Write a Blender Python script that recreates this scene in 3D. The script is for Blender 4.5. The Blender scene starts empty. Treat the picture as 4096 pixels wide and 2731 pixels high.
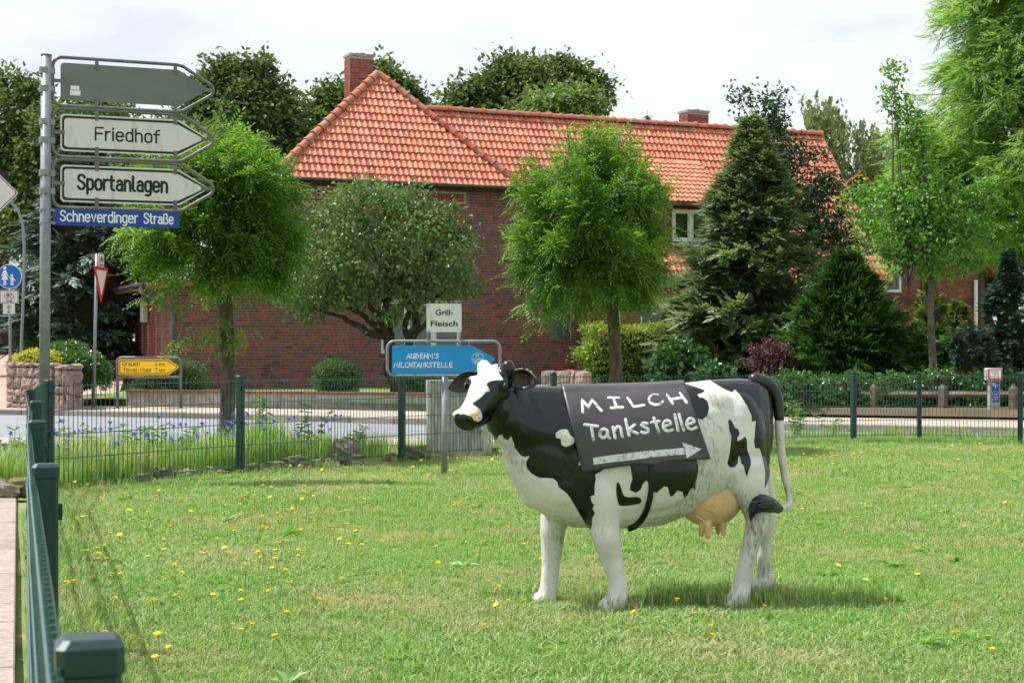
import bpy, math, random
import numpy as np
from mathutils import Matrix, Vector
from mathutils.bvhtree import BVHTree
random.seed(7); RNG = np.random.default_rng(7)
scene = bpy.context.scene
COL = scene.collection
# ------------------------------------------------------------------ camera, sky, sun, exposure
CAM_H = 1.22; F_PX = 6400.0; HOR = 1395.0
cam_d = bpy.data.cameras.new('camera'); cam = bpy.data.objects.new('camera', cam_d); COL.objects.link(cam)
cam.location = (0, 0, CAM_H); cam.rotation_euler = (math.radians(90), 0, 0)
cam_d.sensor_width = 36; cam_d.lens = 36*F_PX/4096; cam_d.shift_y = 29.5/4096
cam_d.clip_start = 0.05; cam_d.clip_end = 3000
cam_d.dof.use_dof = True; cam_d.dof.focus_distance = 8.2; cam_d.dof.aperture_fstop = 13.0
scene.camera = cam
SUN = Vector((-0.50, 0.13, 0.86)).normalized()
sun_d = bpy.data.lights.new('sun', 'SUN'); sun_d.energy = 4.9; sun_d.angle = math.radians(0.6); sun_d.color = (1.0, 0.965, 0.915)
sun_o = bpy.data.objects.new('sun', sun_d); COL.objects.link(sun_o)
sun_o.rotation_euler = (-SUN).to_track_quat('-Z', 'Y').to_euler(); sun_o.location = (-20, 5, 40)
world = bpy.data.worlds.new('World'); scene.world = world; world.use_nodes = True
wt = world.node_tree; wt.nodes.clear()
def WN(t, **k):
    n = wt.nodes.new(t)
    for a, v in k.items(): setattr(n, a, v)
    return n
sky = WN('ShaderNodeTexSky', sky_type='NISHITA', sun_disc=False)
sky.sun_elevation = math.asin(SUN.z); sky.sun_rotation = math.atan2(SUN.x, SUN.y); sky.altitude = 60; sky.dust_density = 2.0
tc = WN('ShaderNodeTexCoord'); mp = WN('ShaderNodeMapping'); mp.inputs['Scale'].default_value = (1, 1, 3.0)
nz = WN('ShaderNodeTexNoise'); nz.inputs['Scale'].default_value = 2.6; nz.inputs['Detail'].default_value = 6; nz.inputs['Roughness'].default_value = 0.55
rp = WN('ShaderNodeValToRGB'); rp.color_ramp.elements[0].position = 0.30; rp.color_ramp.elements[0].color = (0.72, 0.72, 0.72, 1); rp.color_ramp.elements[1].position = 0.52
nz2 = WN('ShaderNodeTexNoise'); nz2.inputs['Scale'].default_value = 5.0; nz2.inputs['Detail'].default_value = 5
rp2 = WN('ShaderNodeValToRGB'); rp2.color_ramp.elements[0].position = 0.36; rp2.color_ramp.elements[0].color = (0.78, 0.83, 0.91, 1)
rp2.color_ramp.elements[1].position = 0.50; rp2.color_ramp.elements[1].color = (0.93, 0.97, 1.0, 1)
b1 = WN('ShaderNodeBackground'); b1.inputs['Strength'].default_value = 0.11
b2 = WN('ShaderNodeBackground'); b2.inputs['Strength'].default_value = 0.80
mx = WN('ShaderNodeMixShader'); wo = WN('ShaderNodeOutputWorld'); L = wt.links.new
L(tc.outputs['Generated'], mp.inputs['Vector']); L(mp.outputs['Vector'], nz.inputs['Vector']); L(mp.outputs['Vector'], nz2.inputs['Vector'])
L(nz.outputs['Fac'], rp.inputs['Fac']); L(nz2.outputs['Fac'], rp2.inputs['Fac']); L(sky.outputs['Color'], b1.inputs['Color'])
L(rp2.outputs['Color'], b2.inputs['Color']); L(rp.outputs['Color'], mx.inputs['Fac']); L(b1.outputs[0], mx.inputs[1]); L(b2.outputs[0], mx.inputs[2]); L(mx.outputs[0], wo.inputs['Surface'])
vs = scene.view_settings; vs.view_transform = 'Standard'; vs.look = 'None'; vs.gamma = 1.0; vs.use_curve_mapping = False; vs.exposure = 0.45
scene.cycles.max_bounces = 7; scene.cycles.transparent_max_bounces = 6; scene.cycles.diffuse_bounces = 3; scene.cycles.glossy_bounces = 3
scene.cycles.transmission_bounces = 4; scene.cycles.caustics_reflective = False; scene.cycles.caustics_refractive = False
# ------------------------------------------------------------------ helpers
def at(px, py, d): return np.array(((px-2048)/F_PX*d, d, CAM_H+(HOR-py)/F_PX*d))
def proj(p): return np.array((2048+F_PX*p[0]/p[1], HOR-F_PX*(p[2]-CAM_H)/p[1]))
def nrm(v):
    v = np.asarray(v, float); return v/np.maximum(np.linalg.norm(v, axis=-1, keepdims=True), 1e-9)
def hexc(h):
    h = h.lstrip('#'); c = [int(h[i:i+2], 16)/255 for i in (0, 2, 4)]
    return tuple(x/12.92 if x <= 0.04045 else ((x+0.055)/1.055)**2.4 for x in c)
def new_mesh(name, V, Fs):
    V = np.asarray(V, np.float32).reshape(-1, 3)
    if isinstance(Fs, np.ndarray): Fs = [Fs]
    Fs = [np.asarray(f, np.int32) for f in Fs if len(f)]
    me = bpy.data.meshes.new(name)
    idx = np.concatenate([f.ravel() for f in Fs]); tot = np.concatenate([np.full(len(f), f.shape[1], np.int32) for f in Fs])
    st = np.concatenate(([0], np.cumsum(tot)[:-1])).astype(np.int32)
    me.vertices.add(len(V)); me.vertices.foreach_set('co', V.ravel())
    me.loops.add(len(idx)); me.loops.foreach_set('vertex_index', idx)
    me.polygons.add(len(tot)); me.polygons.foreach_set('loop_start', st)
    me.polygons.foreach_set('use_smooth', np.zeros(len(tot), bool)); me.update(calc_edges=True); me.validate()
    return me
class MB:
    def __init__(s): s.V = []; s.F = {}; s.n = 0
    def add(s, VF):
        V, Fs = VF
        if isinstance(Fs, np.ndarray): Fs = [Fs]
        for f in Fs:
            f = np.asarray(f, np.int32)
            if len(f): s.F.setdefault(f.shape[1], []).append(f+s.n)
        s.V.append(np.asarray(V, float).reshape(-1, 3)); s.n += len(s.V[-1]); return s
    def mesh(s, name): return new_mesh(name, np.concatenate(s.V), [np.concatenate(f) for f in s.F.values()])
    def vf(s): return np.concatenate(s.V), [np.concatenate(f) for f in s.F.values()]
WORLD_LOC = {}
def empty(name, loc, label, cat, group=None, rz=0):
    o = bpy.data.objects.new(name, None); COL.objects.link(o); o.location = [float(x) for x in loc]; o.rotation_euler = (0, 0, rz); o.empty_display_size = 0.1
    o['label'] = label; o['category'] = cat
    if group: o['group'] = group
    return o
def tag(o, label, cat=None, group=None, kind=None):
    o['label'] = label
    if cat: o['category'] = cat
    if group: o['group'] = group
    if kind: o['kind'] = kind
    return o
def obj(name, m, mat, parent=None, smooth=False, local=False):
    """m: MB, (V,F) or mesh. parent given: mesh is in world space unless local."""
    if isinstance(m, MB): m = m.mesh(name)
    elif isinstance(m, tuple): m = new_mesh(name, *m)
    if mat is not None and len(m.materials) == 0:
        for mm in (mat if isinstance(mat, (list, tuple)) else [mat]): m.materials.append(mm)
    if smooth: m.polygons.foreach_set('use_smooth', np.ones(len(m.polygons), bool))
    o = bpy.data.objects.new(name, m); COL.objects.link(o)
    if parent is not None:
        o.parent = parent
        if not local and parent.parent is None and parent.type == 'EMPTY':
            o.matrix_parent_inverse = (Matrix.Translation(parent.location) @ parent.rotation_euler.to_matrix().to_4x4()).inverted()
    return o
def box(c, s, rz=0.0, R=None):
    c = np.asarray(c, float); s = np.asarray(s, float)/2
    V = np.array([(x, y, z) for x in (-1, 1) for y in (-1, 1) for z in (-1, 1)], float)*s
    if R is None:
        a, b = math.cos(rz), math.sin(rz); R = np.array(((a, -b, 0), (b, a, 0), (0, 0, 1)))
    V = V@np.asarray(R).T+c
    return V, np.array([(0, 1, 3, 2), (4, 6, 7, 5), (0, 4, 5, 1), (2, 3, 7, 6), (0, 2, 6, 4), (1, 5, 7, 3)])
def bevbox(c, s, b=0.005, rz=0.0):
    """box with chamfered vertical edges and top"""
    x, y = s[0]/2, s[1]/2; P = [(-x+b, -y), (x-b, -y), (x, -y+b), (x, y-b), (x-b, y), (-x+b, y), (-x, y-b), (-x, -y+b)]
    q = np.array(P); q2 = q*np.array(((x-b)/x, (y-b)/y)); h = s[2]/2
    R = [np.c_[q, np.full(8, -h)], np.c_[q, np.full(8, h-b)], np.c_[q2, np.full(8, h)]]
    V = np.concatenate(R); a, bb = math.cos(rz), math.sin(rz); V = V@np.array(((a, -bb, 0), (bb, a, 0), (0, 0, 1))).T+np.asarray(c, float)
    F = [(k*8+i, k*8+(i+1) % 8, k*8+8+(i+1) % 8, k*8+8+i) for k in range(2) for i in range(8)]
    return V, [np.array(F), np.array([list(range(7, -1, -1)), list(range(16, 24))])]
def tube(path, r, seg=8, cap=True, ell=None, closed=False):
    P = np.asarray(path, float); n = len(P); r = np.broadcast_to(np.asarray(r, float), (n,))
    T = np.zeros_like(P)
    if closed: T = nrm(np.roll(P, -1, 0)-np.roll(P, 1, 0))
    else: T[1:-1] = nrm(nrm(P[2:]-P[1:-1])+nrm(P[1:-1]-P[:-2])); T[0] = nrm(P[1]-P[0]); T[-1] = nrm(P[-1]-P[-2])
    up = np.array((0, 0, 1.0)) if abs(T[0][2]) < 0.9 else np.array((0, 1.0, 0))
    N = nrm(np.cross(np.cross(T[0], up), T[0])); A = np.linspace(0, 2*math.pi, seg, endpoint=False); V = []
    for i in range(n):
        N = nrm(N-T[i]*N.dot(T[i])); B = np.cross(T[i], N); e = 1.0 if ell is None else ell
        V.append(P[i]+r[i]*(np.cos(A)[:, None]*N+e*np.sin(A)[:, None]*B))
    V = np.concatenate(V); m = n if closed else n-1; i = np.arange(seg); j = (i+1) % seg
    F = np.concatenate([np.c_[k*seg+i, k*seg+j, ((k+1) % n)*seg+j, ((k+1) % n)*seg+i] for k in range(m)])
    if cap and not closed: return V, [F, np.array([list(range(seg-1, -1, -1)), list(range((n-1)*seg, n*seg))])]
    return V, [F]
def capsule(path, r, seg=12):
    """tube with rounded ends"""
    P = [np.asarray(p, float) for p in path]; r = list(np.broadcast_to(np.asarray(r, float), (len(P),)))
    d0 = nrm(P[0]-P[1]); d1 = nrm(P[-1]-P[-2]); A = []; B = []
    for a in (80, 55, 28): A.append((P[0]+d0*r[0]*math.sin(math.radians(a)), r[0]*math.cos(math.radians(a))))
    for a in (28, 55, 80): B.append((P[-1]+d1*r[-1]*math.sin(math.radians(a)), r[-1]*math.cos(math.radians(a))))
    return tube([a[0] for a in A]+P+[b[0] for b in B], [a[1] for a in A]+r+[b[1] for b in B], seg)
def lathe(prof, seg=16, c=(0, 0, 0)):
    c = np.asarray(c, float); A = np.linspace(0, 2*math.pi, seg, endpoint=False); V = []
    for r, z in prof: V.append(np.c_[r*np.cos(A), r*np.sin(A), np.full(seg, z)])
    V = np.concatenate(V)+c; i = np.arange(seg); j = (i+1) % seg; n = len(prof)
    F = np.concatenate([np.c_[k*seg+i, k*seg+j, (k+1)*seg+j, (k+1)*seg+i] for k in range(n-1)])
    return V, [F, np.array([list(range(seg-1, -1, -1)), list(range((n-1)*seg, n*seg))])]
def prism(poly2, origin, ex, ey, t):
    """extrude a 2-D polygon (x,y) in plane origin+x*ex+y*ey by thickness t along ex x ey"""
    ex = np.asarray(ex, float); ey = np.asarray(ey, float); en = nrm(np.cross(ex, ey)); p = np.asarray(poly2, float); n = len(p)
    A = np.asarray(origin, float)+p[:, :1]*ex+p[:, 1:]*ey; V = np.concatenate((A, A+en*t)); i = np.arange(n); j = (i+1) % n
    return V, [np.c_[i, j, j+n, i+n], np.array([list(range(n-1, -1, -1)), list(range(n, 2*n))])]
def quadgrid(P):
    """P: (r,c,3) grid -> V,F"""
    r, c = P.shape[:2]; i = np.arange(r-1)[:, None]*c+np.arange(c-1)[None]; i = i.ravel()
    return P.reshape(-1, 3), np.c_[i, i+1, i+c+1, i+c]
def rrect(w, h, r, n=5, tip=None):
    """rounded rectangle centred; tip: arrow point length on the +x side"""
    pts = []
    def arc(cx, cy, a0, a1):
        for k in range(n+1):
            a = math.radians(a0+(a1-a0)*k/n); pts.append((cx+r*math.cos(a), cy+r*math.sin(a)))
    x, y = w/2, h/2
    arc(-x+r, y-r, 90, 180); arc(-x+r, -y+r, 180, 270)
    if tip is None: arc(x-r, -y+r, 270, 360); arc(x-r, y-r, 0, 90)
    else:
        b = x-tip; pts.extend([(b-r*0.3, -y), (b+r*0.35, -y+r*0.16)]); e = r*0.75
        for k in range(n+1):
            a = math.radians(-58+116*k/n); pts.append((x-e+e*math.cos(a), e*math.sin(a)))
        pts.extend([(b+r*0.35, y-r*0.16), (b-r*0.3, y)])
    return np.array(pts)
def ring_plate(pts, k_out, k_in): pass
def smoothpath(P, n=8):
    P = np.asarray(P, float); Q = np.vstack((2*P[0]-P[1], P, 2*P[-1]-P[-2])); out = []
    for i in range(1, len(Q)-2):
        for t in np.linspace(0, 1, n, endpoint=False):
            a, b, c, d = Q[i-1], Q[i], Q[i+1], Q[i+2]
            out.append(0.5*((2*b)+(-a+c)*t+(2*a-5*b+4*c-d)*t*t+(-a+3*b-3*c+d)*t**3))
    out.append(P[-1]); return np.array(out)
def scatter(tv, tf, pos, R, s):
    tv = np.asarray(tv, float); k = len(tv); n = len(pos); s = np.broadcast_to(np.asarray(s, float), (n,))
    V = np.einsum('nij,kj->nki', R, tv)*s[:, None, None]+np.asarray(pos)[:, None, :]
    Fs = [(np.asarray(f)[None]+(np.arange(n)*k)[:, None, None]).reshape(-1, np.asarray(f).shape[1]) for f in (tf if isinstance(tf, list) else [tf])]
    return V.reshape(-1, 3), Fs
def frames(d, up):
    """columns: x = d, z ~ up"""
    x = nrm(d); y = nrm(np.cross(up, x)); z = np.cross(x, y); return np.stack((x, y, z), axis=-1)
def rdir(n, g=RNG): return nrm(g.normal(size=(n, 3)))
def rz_mats(a):
    c, s = np.cos(a), np.sin(a); o = np.zeros_like(c); return np.stack((np.stack((c, -s, o), -1), np.stack((s, c, o), -1), np.stack((o, o, o+1), -1)), -2)
# ------------------------------------------------------------------ materials
def nodes(m):
    m.use_nodes = True; t = m.node_tree; t.nodes.clear(); return t
def N(t, ty, **k):
    n = t.nodes.new(ty)
    for a, v in k.items():
        if a in n.inputs: n.inputs[a].default_value = v
        else: setattr(n, a, v)
    return n
def ramp(t, stops):
    r = t.nodes.new('ShaderNodeValToRGB'); e = r.color_ramp.elements
    while len(e) < len(stops): e.new(0.5)
    for i, (p, c) in enumerate(stops): e[i].position = p; e[i].color = (*c, 1)
    return r
def mat(name, c, rough=0.6, c2=None, scale=8.0, bump=0.0, bscale=60.0, metal=0.0, spec=0.4, stretch=None, lo=0.35, hi=0.65, coat=0.0, detail=5):
    m = bpy.data.materials.new(name); t = nodes(m); l = t.links.new
    p = N(t, 'ShaderNodeBsdfPrincipled'); o = N(t, 'ShaderNodeOutputMaterial'); l(p.outputs[0], o.inputs[0])
    p.inputs['Roughness'].default_value = rough; p.inputs['Metallic'].default_value = metal; p.inputs['Specular IOR Level'].default_value = spec; p.inputs['Coat Weight'].default_value = coat
    p.inputs['Base Color'].default_value = (*c, 1)
    g = N(t, 'ShaderNodeTexCoord'); src = g.outputs['Object']
    if stretch:
        mp = N(t, 'ShaderNodeMapping'); mp.inputs['Scale'].default_value = stretch; l(src, mp.inputs[0]); src = mp.outputs[0]
    if c2 is not None:
        n = N(t, 'ShaderNodeTexNoise', Scale=scale, Detail=detail, Roughness=0.6); l(src, n.inputs['Vector'])
        r = ramp(t, [(lo, c), (hi, c2)]); l(n.outputs['Fac'], r.inputs[0]); l(r.outputs[0], p.inputs['Base Color'])
    if bump:
        n = N(t, 'ShaderNodeTexNoise', Scale=bscale, Detail=4); l(src, n.inputs['Vector'])
        b = N(t, 'ShaderNodeBump', Strength=bump, Distance=0.01); l(n.outputs['Fac'], b.inputs['Height']); l(b.outputs[0], p.inputs['Normal'])
    return m
def leafmat(name, cols, trans=0.35, rough=0.45, spec=0.4, obr=False, tcol=None, nscale=0.8):
    """leaf colours picked per island, with light passing through"""
    m = bpy.data.materials.new(name); t = nodes(m); l = t.links.new
    p = N(t, 'ShaderNodeBsdfPrincipled'); o = N(t, 'ShaderNodeOutputMaterial'); p.inputs['Roughness'].default_value = rough; p.inputs['Specular IOR Level'].default_value = spec
    g = N(t, 'ShaderNodeNewGeometry'); n = N(t, 'ShaderNodeTexNoise', Scale=nscale, Detail=3)
    l(g.outputs['Position'], n.inputs['Vector'])
    mm = N(t, 'ShaderNodeMath', operation='MULTIPLY'); mm.inputs[1].default_value = 0.5
    if obr:
        oi = N(t, 'ShaderNodeObjectInfo'); l(oi.outputs['Random'], mm.inputs[0])
    else: l(g.outputs['Random Per Island'], mm.inputs[0])
    a = N(t, 'ShaderNodeMath', operation='MULTIPLY_ADD'); a.inputs[1].default_value = 1.0; l(n.outputs['Fac'], a.inputs[0]); l(mm.outputs[0], a.inputs[2])
    s = N(t, 'ShaderNodeMath', operation='SUBTRACT'); s.inputs[1].default_value = 0.25; l(a.outputs[0], s.inputs[0])
    k = len(cols); r = ramp(t, [(0.15+0.7*i/max(1, k-1), c) for i, c in enumerate(cols)]); l(s.outputs[0], r.inputs[0]); l(r.outputs[0], p.inputs['Base Color'])
    tr = N(t, 'ShaderNodeBsdfTranslucent'); mu = N(t, 'ShaderNodeMixRGB', blend_type='MULTIPLY'); mu.inputs[0].default_value = 1; mu.inputs[2].default_value = (*(tcol or (1.4, 1.55, 0.7)), 1)
    l(r.outputs[0], mu.inputs[1]); l(mu.outputs[0], tr.inputs[0])
    x = N(t, 'ShaderNodeMixShader'); x.inputs[0].default_value = trans; l(p.outputs[0], x.inputs[1]); l(tr.outputs[0], x.inputs[2]); l(x.outputs[0], o.inputs[0])
    return m
def piecemat(name, cols, rough=0.8, bump=0.25, bscale=90, nscale=30, namt=0.25, spec=0.3, stain=None):
    """colour per piece: island random + object random, with fine mottling"""
    m = bpy.data.materials.new(name); t = nodes(m); l = t.links.new
    p = N(t, 'ShaderNodeBsdfPrincipled'); o = N(t, 'ShaderNodeOutputMaterial'); l(p.outputs[0], o.inputs[0]); p.inputs['Roughness'].default_value = rough; p.inputs['Specular IOR Level'].default_value = spec
    g = N(t, 'ShaderNodeNewGeometry'); oi = N(t, 'ShaderNodeObjectInfo')
    a = N(t, 'ShaderNodeMath', operation='ADD'); l(g.outputs['Random Per Island'], a.inputs[0]); l(oi.outputs['Random'], a.inputs[1])
    f = N(t, 'ShaderNodeMath', operation='FRACT'); l(a.outputs[0], f.inputs[0])
    k = len(cols); r = ramp(t, [(i/max(1, k-1), c) for i, c in enumerate(cols)]); l(f.outputs[0], r.inputs[0])
    n = N(t, 'ShaderNodeTexNoise', Scale=nscale, Detail=5); l(g.outputs['Position'], n.inputs['Vector'])
    hs = N(t, 'ShaderNodeHueSaturation'); mr = N(t, 'ShaderNodeMapRange'); mr.inputs[1].default_value = 0.3; mr.inputs[2].default_value = 0.7; mr.inputs[3].default_value = 1-namt; mr.inputs[4].default_value = 1+namt
    l(n.outputs['Fac'], mr.inputs[0]); l(mr.outputs[0], hs.inputs['Value']); l(r.outputs[0], hs.inputs['Color']); fin = hs.outputs[0]
    if stain:   # broad weathering: lichen-grey and soot patches lying over several pieces
        n5 = N(t, 'ShaderNodeTexNoise', Scale=stain[0], Detail=7, Roughness=.65); l(g.outputs['Position'], n5.inputs['Vector']); r5 = ramp(t, [(.50, (0, 0, 0)), (.68, (stain[2],)*3)]); l(n5.outputs['Fac'], r5.inputs[0]); x5 = N(t, 'ShaderNodeMixRGB'); l(r5.outputs[0], x5.inputs[0]); l(fin, x5.inputs[1]); x5.inputs[2].default_value = (*stain[1], 1); fin = x5.outputs[0]
    l(fin, p.inputs['Base Color'])
    if bump:
        n2 = N(t, 'ShaderNodeTexNoise', Scale=bscale, Detail=4); l(g.outputs['Position'], n2.inputs['Vector'])
        b = N(t, 'ShaderNodeBump', Strength=bump, Distance=0.01); l(n2.outputs['Fac'], b.inputs['Height']); l(b.outputs[0], p.inputs['Normal'])
    return m
M = {}
M['fence'] = mat('fence_green', hexc('#0f3634'), 0.34, hexc('#0c2d2b'), 6, spec=0.5)
M['wire'] = mat('fence_wire_green', hexc('#1a5550'), 0.3, hexc('#154843'), 6, spec=0.5)  # post green made lighter: sky reflection on the wires put into the colour
M['galv'] = mat('galvanised', hexc('#8d9096'), 0.5, hexc('#7b7e84'), 14, metal=0.35, bump=0.05)
M['galv_dull'] = mat('dull_steel', hexc('#77757a'), 0.5, hexc('#68605c'), 9, metal=0.3, bump=0.08)
M['white_plate'] = mat('white_plate', hexc('#d2cdcc'), 0.45, hexc('#a8a29d'), 7, bump=0.02, stretch=(2, 2, .5), lo=.5, hi=.85)
M['grey_plate'] = mat('grey_back', hexc('#6d7574'), 0.55, hexc('#636a69'), 3)
M['black_paint'] = mat('black_paint', hexc('#16161a'), 0.5)
M['blue_sign'] = mat('street_blue', hexc('#12429b'), 0.42, hexc('#0f3b8e'), 4)
M['sky_blue'] = mat('arrow_blue', hexc('#1592dc'), 0.45, hexc('#1b8bd0'), 5)
M['ped_blue'] = mat('round_blue', hexc('#1462b8'), 0.4)
M['yellow'] = mat('yellow_plate', hexc('#fcc60c'), 0.45)
M['red'] = mat('red_border', hexc('#c22026'), 0.45)
M['green_paint'] = mat('green_arrow', hexc('#2d8a62'), 0.5)
M['letter_white'] = mat('letter_white', hexc('#e2e4e6'), 0.5)
M['concrete'] = mat('concrete', hexc('#a7a69f'), 0.9, hexc('#7d7c74'), 6, bump=0.3, bscale=40)
M['concrete_rib'] = mat('ribbed_concrete', hexc('#c6c5bd'), 0.9, hexc('#8d8d86'), 9, bump=0.3, bscale=50, stretch=(3, 3, 0.5))
M['asphalt'] = mat('asphalt', hexc('#8b8d92'), 0.9, hexc('#7b7d83'), 3, bump=0.3, bscale=200)
M['kerb'] = piecemat('kerb_stone', [hexc('#8c8780'), hexc('#9c968c'), hexc('#7d7871')], 0.9, 0.3, 40)
M['soil'] = mat('soil', hexc('#6b5b47'), 0.95, hexc('#57503a'), 2, bump=0.5, bscale=20)
M['lawn'] = mat('lawn_ground', hexc('#587632'), 0.95, hexc('#8a8a55'), 1.3, bump=0.4, bscale=40)
M['grass_far'] = mat('far_grass', hexc('#5d7d38'), 0.95, hexc('#748c4a'), 2, bump=0.4, bscale=30)
M['gravel'] = mat('pale_gravel', hexc('#b3a58f'), 0.95, hexc('#9c8e7a'), 12, bump=0.4, bscale=60)
M['bark'] = mat('grey_bark', hexc('#6b5d4e'), 0.95, hexc('#3f372f'), 22, bump=0.9, bscale=30, stretch=(1, 1, 0.22))
M['bark_dark'] = mat('dark_bark', hexc('#4a3f36'), 0.95, hexc('#2d2621'), 8, bump=0.6, bscale=20, stretch=(1, 1, 0.3))
M['bark_smooth'] = mat('smooth_bark', hexc('#665f54'), 0.9, hexc('#3d3932'), 14, bump=0.3, bscale=30, stretch=(1, 1, 0.6))
M['mortar'] = mat('mortar', hexc('#b3aca6'), 0.95, hexc('#a0988f'), 20)
M['brick'] = piecemat('clinker_brick', [hexc('#5f4145'), hexc('#7d4d48'), hexc('#64505a'), hexc('#8a4c43'), hexc('#4f3b42'), hexc('#764f4d'), hexc('#6d5059'), hexc('#a34a38'), hexc('#6f4645')], 0.75, 0.2, stain=(.9, hexc('#5a4648'), .45))
M['brick_orange'] = piecemat('orange_brick', [hexc('#8a4430'), hexc('#964d35'), hexc('#7d3d2f'), hexc('#a05a3e')], 0.8, 0.2)
M['brick_red'] = piecemat('red_brick', [hexc('#7f463b'), hexc('#8a4f42'), hexc('#724039'), hexc('#945a4a'), hexc('#6d4440')], 0.8, 0.2)
M['brick_lit'] = piecemat('sunlit_side_brick', [hexc('#9a4a3c'), hexc('#8a4038'), hexc('#a35542'), hexc('#7d3b36')], 0.8, 0.2)  # redder, brighter house brick: sunlight on the side wall put into the colour
M['tile'] = piecemat('clay_tile', [hexc('#b9664a'), hexc('#c67657'), hexc('#bd6d55'), hexc('#cb8568'), hexc('#ae604a'), hexc('#c2775c'), hexc('#a45c4c')], 0.6, 0.3, 60, 9, 0.32, spec=0.35, stain=(1.6, hexc('#8d6a5a'), .55))
M['ridge'] = piecemat('ridge_tile', [hexc('#ad5b41'), hexc('#b8684c'), hexc('#a66a5a')], 0.7, 0.4, 50, 9, 0.25, stain=(3.0, hexc('#96887f'), .8))
M['tile_deck'] = mat('roof_deck', hexc('#8e4a35'), 0.9)
M['zinc'] = mat('zinc_gutter', hexc('#6a6d72'), 0.4, hexc('#575a5f'), 4, metal=0.5)
M['pvc'] = mat('white_frame', hexc('#dfe1e3'), 0.4)
M['old_white'] = mat('flaking_white_paint', hexc('#cfcfcd'), 0.7, hexc('#8d8983'), 26, stretch=(1, 1, 0.2), lo=0.5, hi=0.7)
M['glass'] = mat('window_glass', hexc('#1a1d20'), 0.06, spec=0.8)
M['glass_block'] = mat('glass_block', hexc('#5b6462'), 0.15, hexc('#3d4544'), 12, spec=0.8, bump=0.5, bscale=25)
M['curtain'] = mat('lace_curtain', hexc('#8f9096'), 0.9, hexc('#4f5054'), 40, stretch=(6, 6, 1))
M['wood_dark'] = piecemat('dark_boards', [hexc('#4b3a34'), hexc('#58443b'), hexc('#40322e')], 0.9, 0.4, 30)
M['wood_grey'] = mat('weathered_rail', hexc('#7a6a60'), 0.95, hexc('#55483f'), 10, bump=0.4, stretch=(0.3, 1, 1))
M['soffit'] = mat('brown_soffit', hexc('#a5714f'), 0.8, hexc('#8d5e41'), 8)
M['pipe_dark'] = mat('dark_pipe', hexc('#3d3740'), 0.4)
M['granite'] = piecemat('granite', [hexc('#8f7a72'), hexc('#9a837a'), hexc('#7b6a66'), hexc('#a08d80')], 0.9, 0.6, 25, 16, 0.3)
def rockmat():
    m = mat('mossy_rock', hexc('#8f8a80'), 0.95, hexc('#575148'), 7, bump=0.9, bscale=14); t = m.node_tree; l = t.links.new
    p = [n for n in t.nodes if n.type == 'BSDF_PRINCIPLED'][0]; base = p.inputs['Base Color'].links[0].from_socket
    g = N(t, 'ShaderNodeNewGeometry'); sx = N(t, 'ShaderNodeSeparateXYZ'); l(g.outputs['Normal'], sx.inputs[0]); n = N(t, 'ShaderNodeTexNoise', Scale=7.0, Detail=5); l(g.outputs['Position'], n.inputs['Vector'])
    a = N(t, 'ShaderNodeMath', operation='MULTIPLY'); l(sx.outputs[2], a.inputs[0]); l(n.outputs['Fac'], a.inputs[1])
    r = ramp(t, [(0.34, (0, 0, 0)), (0.44, (1, 1, 1))]); l(a.outputs[0], r.inputs[0]); x = N(t, 'ShaderNodeMixRGB'); l(r.outputs[0], x.inputs[0]); l(base, x.inputs[1]); x.inputs[2].default_value = (*hexc('#6b6420'), 1); l(x.outputs[0], p.inputs['Base Color'])
    return m
M['rock'] = rockmat()
M['rubber'] = mat('dark_tarp', hexc('#474447'), 0.42, hexc('#39373a'), 5, spec=0.5, bump=0.25, bscale=7)
M['tarp_paint'] = mat('worn_white_lettering', hexc('#d6d5d5'), 0.7, hexc('#6d6b72'), 45, lo=0.50, hi=0.72)
M['strap'] = mat('black_strap', hexc('#17171a'), 0.5)
M['udder'] = mat('udder_skin', hexc('#e2bd93'), 0.5, hexc('#cfa376'), 9, bump=0.15, bscale=18)
M['tail_dark'] = mat('tail_tuft_paint', hexc('#131317'), 0.35, hexc('#55555c'), 30, stretch=(1, 1, 5), lo=0.5, hi=0.62, bump=0.9, bscale=30)
# pavers: mortar joints from a brick pattern, for surfaces that recede too far for single stones
def pavemat(name, c1, c2, cm, scale):
    m = bpy.data.materials.new(name); t = nodes(m); l = t.links.new; p = N(t, 'ShaderNodeBsdfPrincipled', Roughness=0.9); o = N(t, 'ShaderNodeOutputMaterial'); l(p.outputs[0], o.inputs[0])
    g = N(t, 'ShaderNodeTexCoord'); b = N(t, 'ShaderNodeTexBrick', Scale=scale); b.inputs['Color1'].default_value = (*c1, 1); b.inputs['Color2'].default_value = (*c2, 1); b.inputs['Mortar'].default_value = (*cm, 1); b.inputs['Mortar Size'].default_value = 0.012
    l(g.outputs['Object'], b.inputs['Vector']); n = N(t, 'ShaderNodeTexNoise', Scale=1.2, Detail=6); l(g.outputs['Object'], n.inputs['Vector'])
    x = N(t, 'ShaderNodeMixRGB', blend_type='MULTIPLY'); x.inputs[0].default_value = 0.6; r = ramp(t, [(0.3, (0.75, 0.72, 0.7)), (0.6, (1, 1, 1))]); l(n.outputs['Fac'], r.inputs[0]); l(b.outputs[0], x.inputs[1]); l(r.outputs[0], x.inputs[2]); l(x.outputs[0], p.inputs['Base Color']); return m
M['pavers'] = pavemat('grey_pavers', hexc('#b8aa9c'), hexc('#a99a8e'), hexc('#8b7d70'), 2.5)
M['pavers_red'] = pavemat('reddish_pavers', hexc('#b99a8c'), hexc('#ab8b7e'), hexc('#8b7465'), 2.5)
M['slab'] = piecemat('paving_slab', [hexc('#998b86'), hexc('#a1938d'), hexc('#90827d')], 0.9, 0.2, 60)
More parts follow.
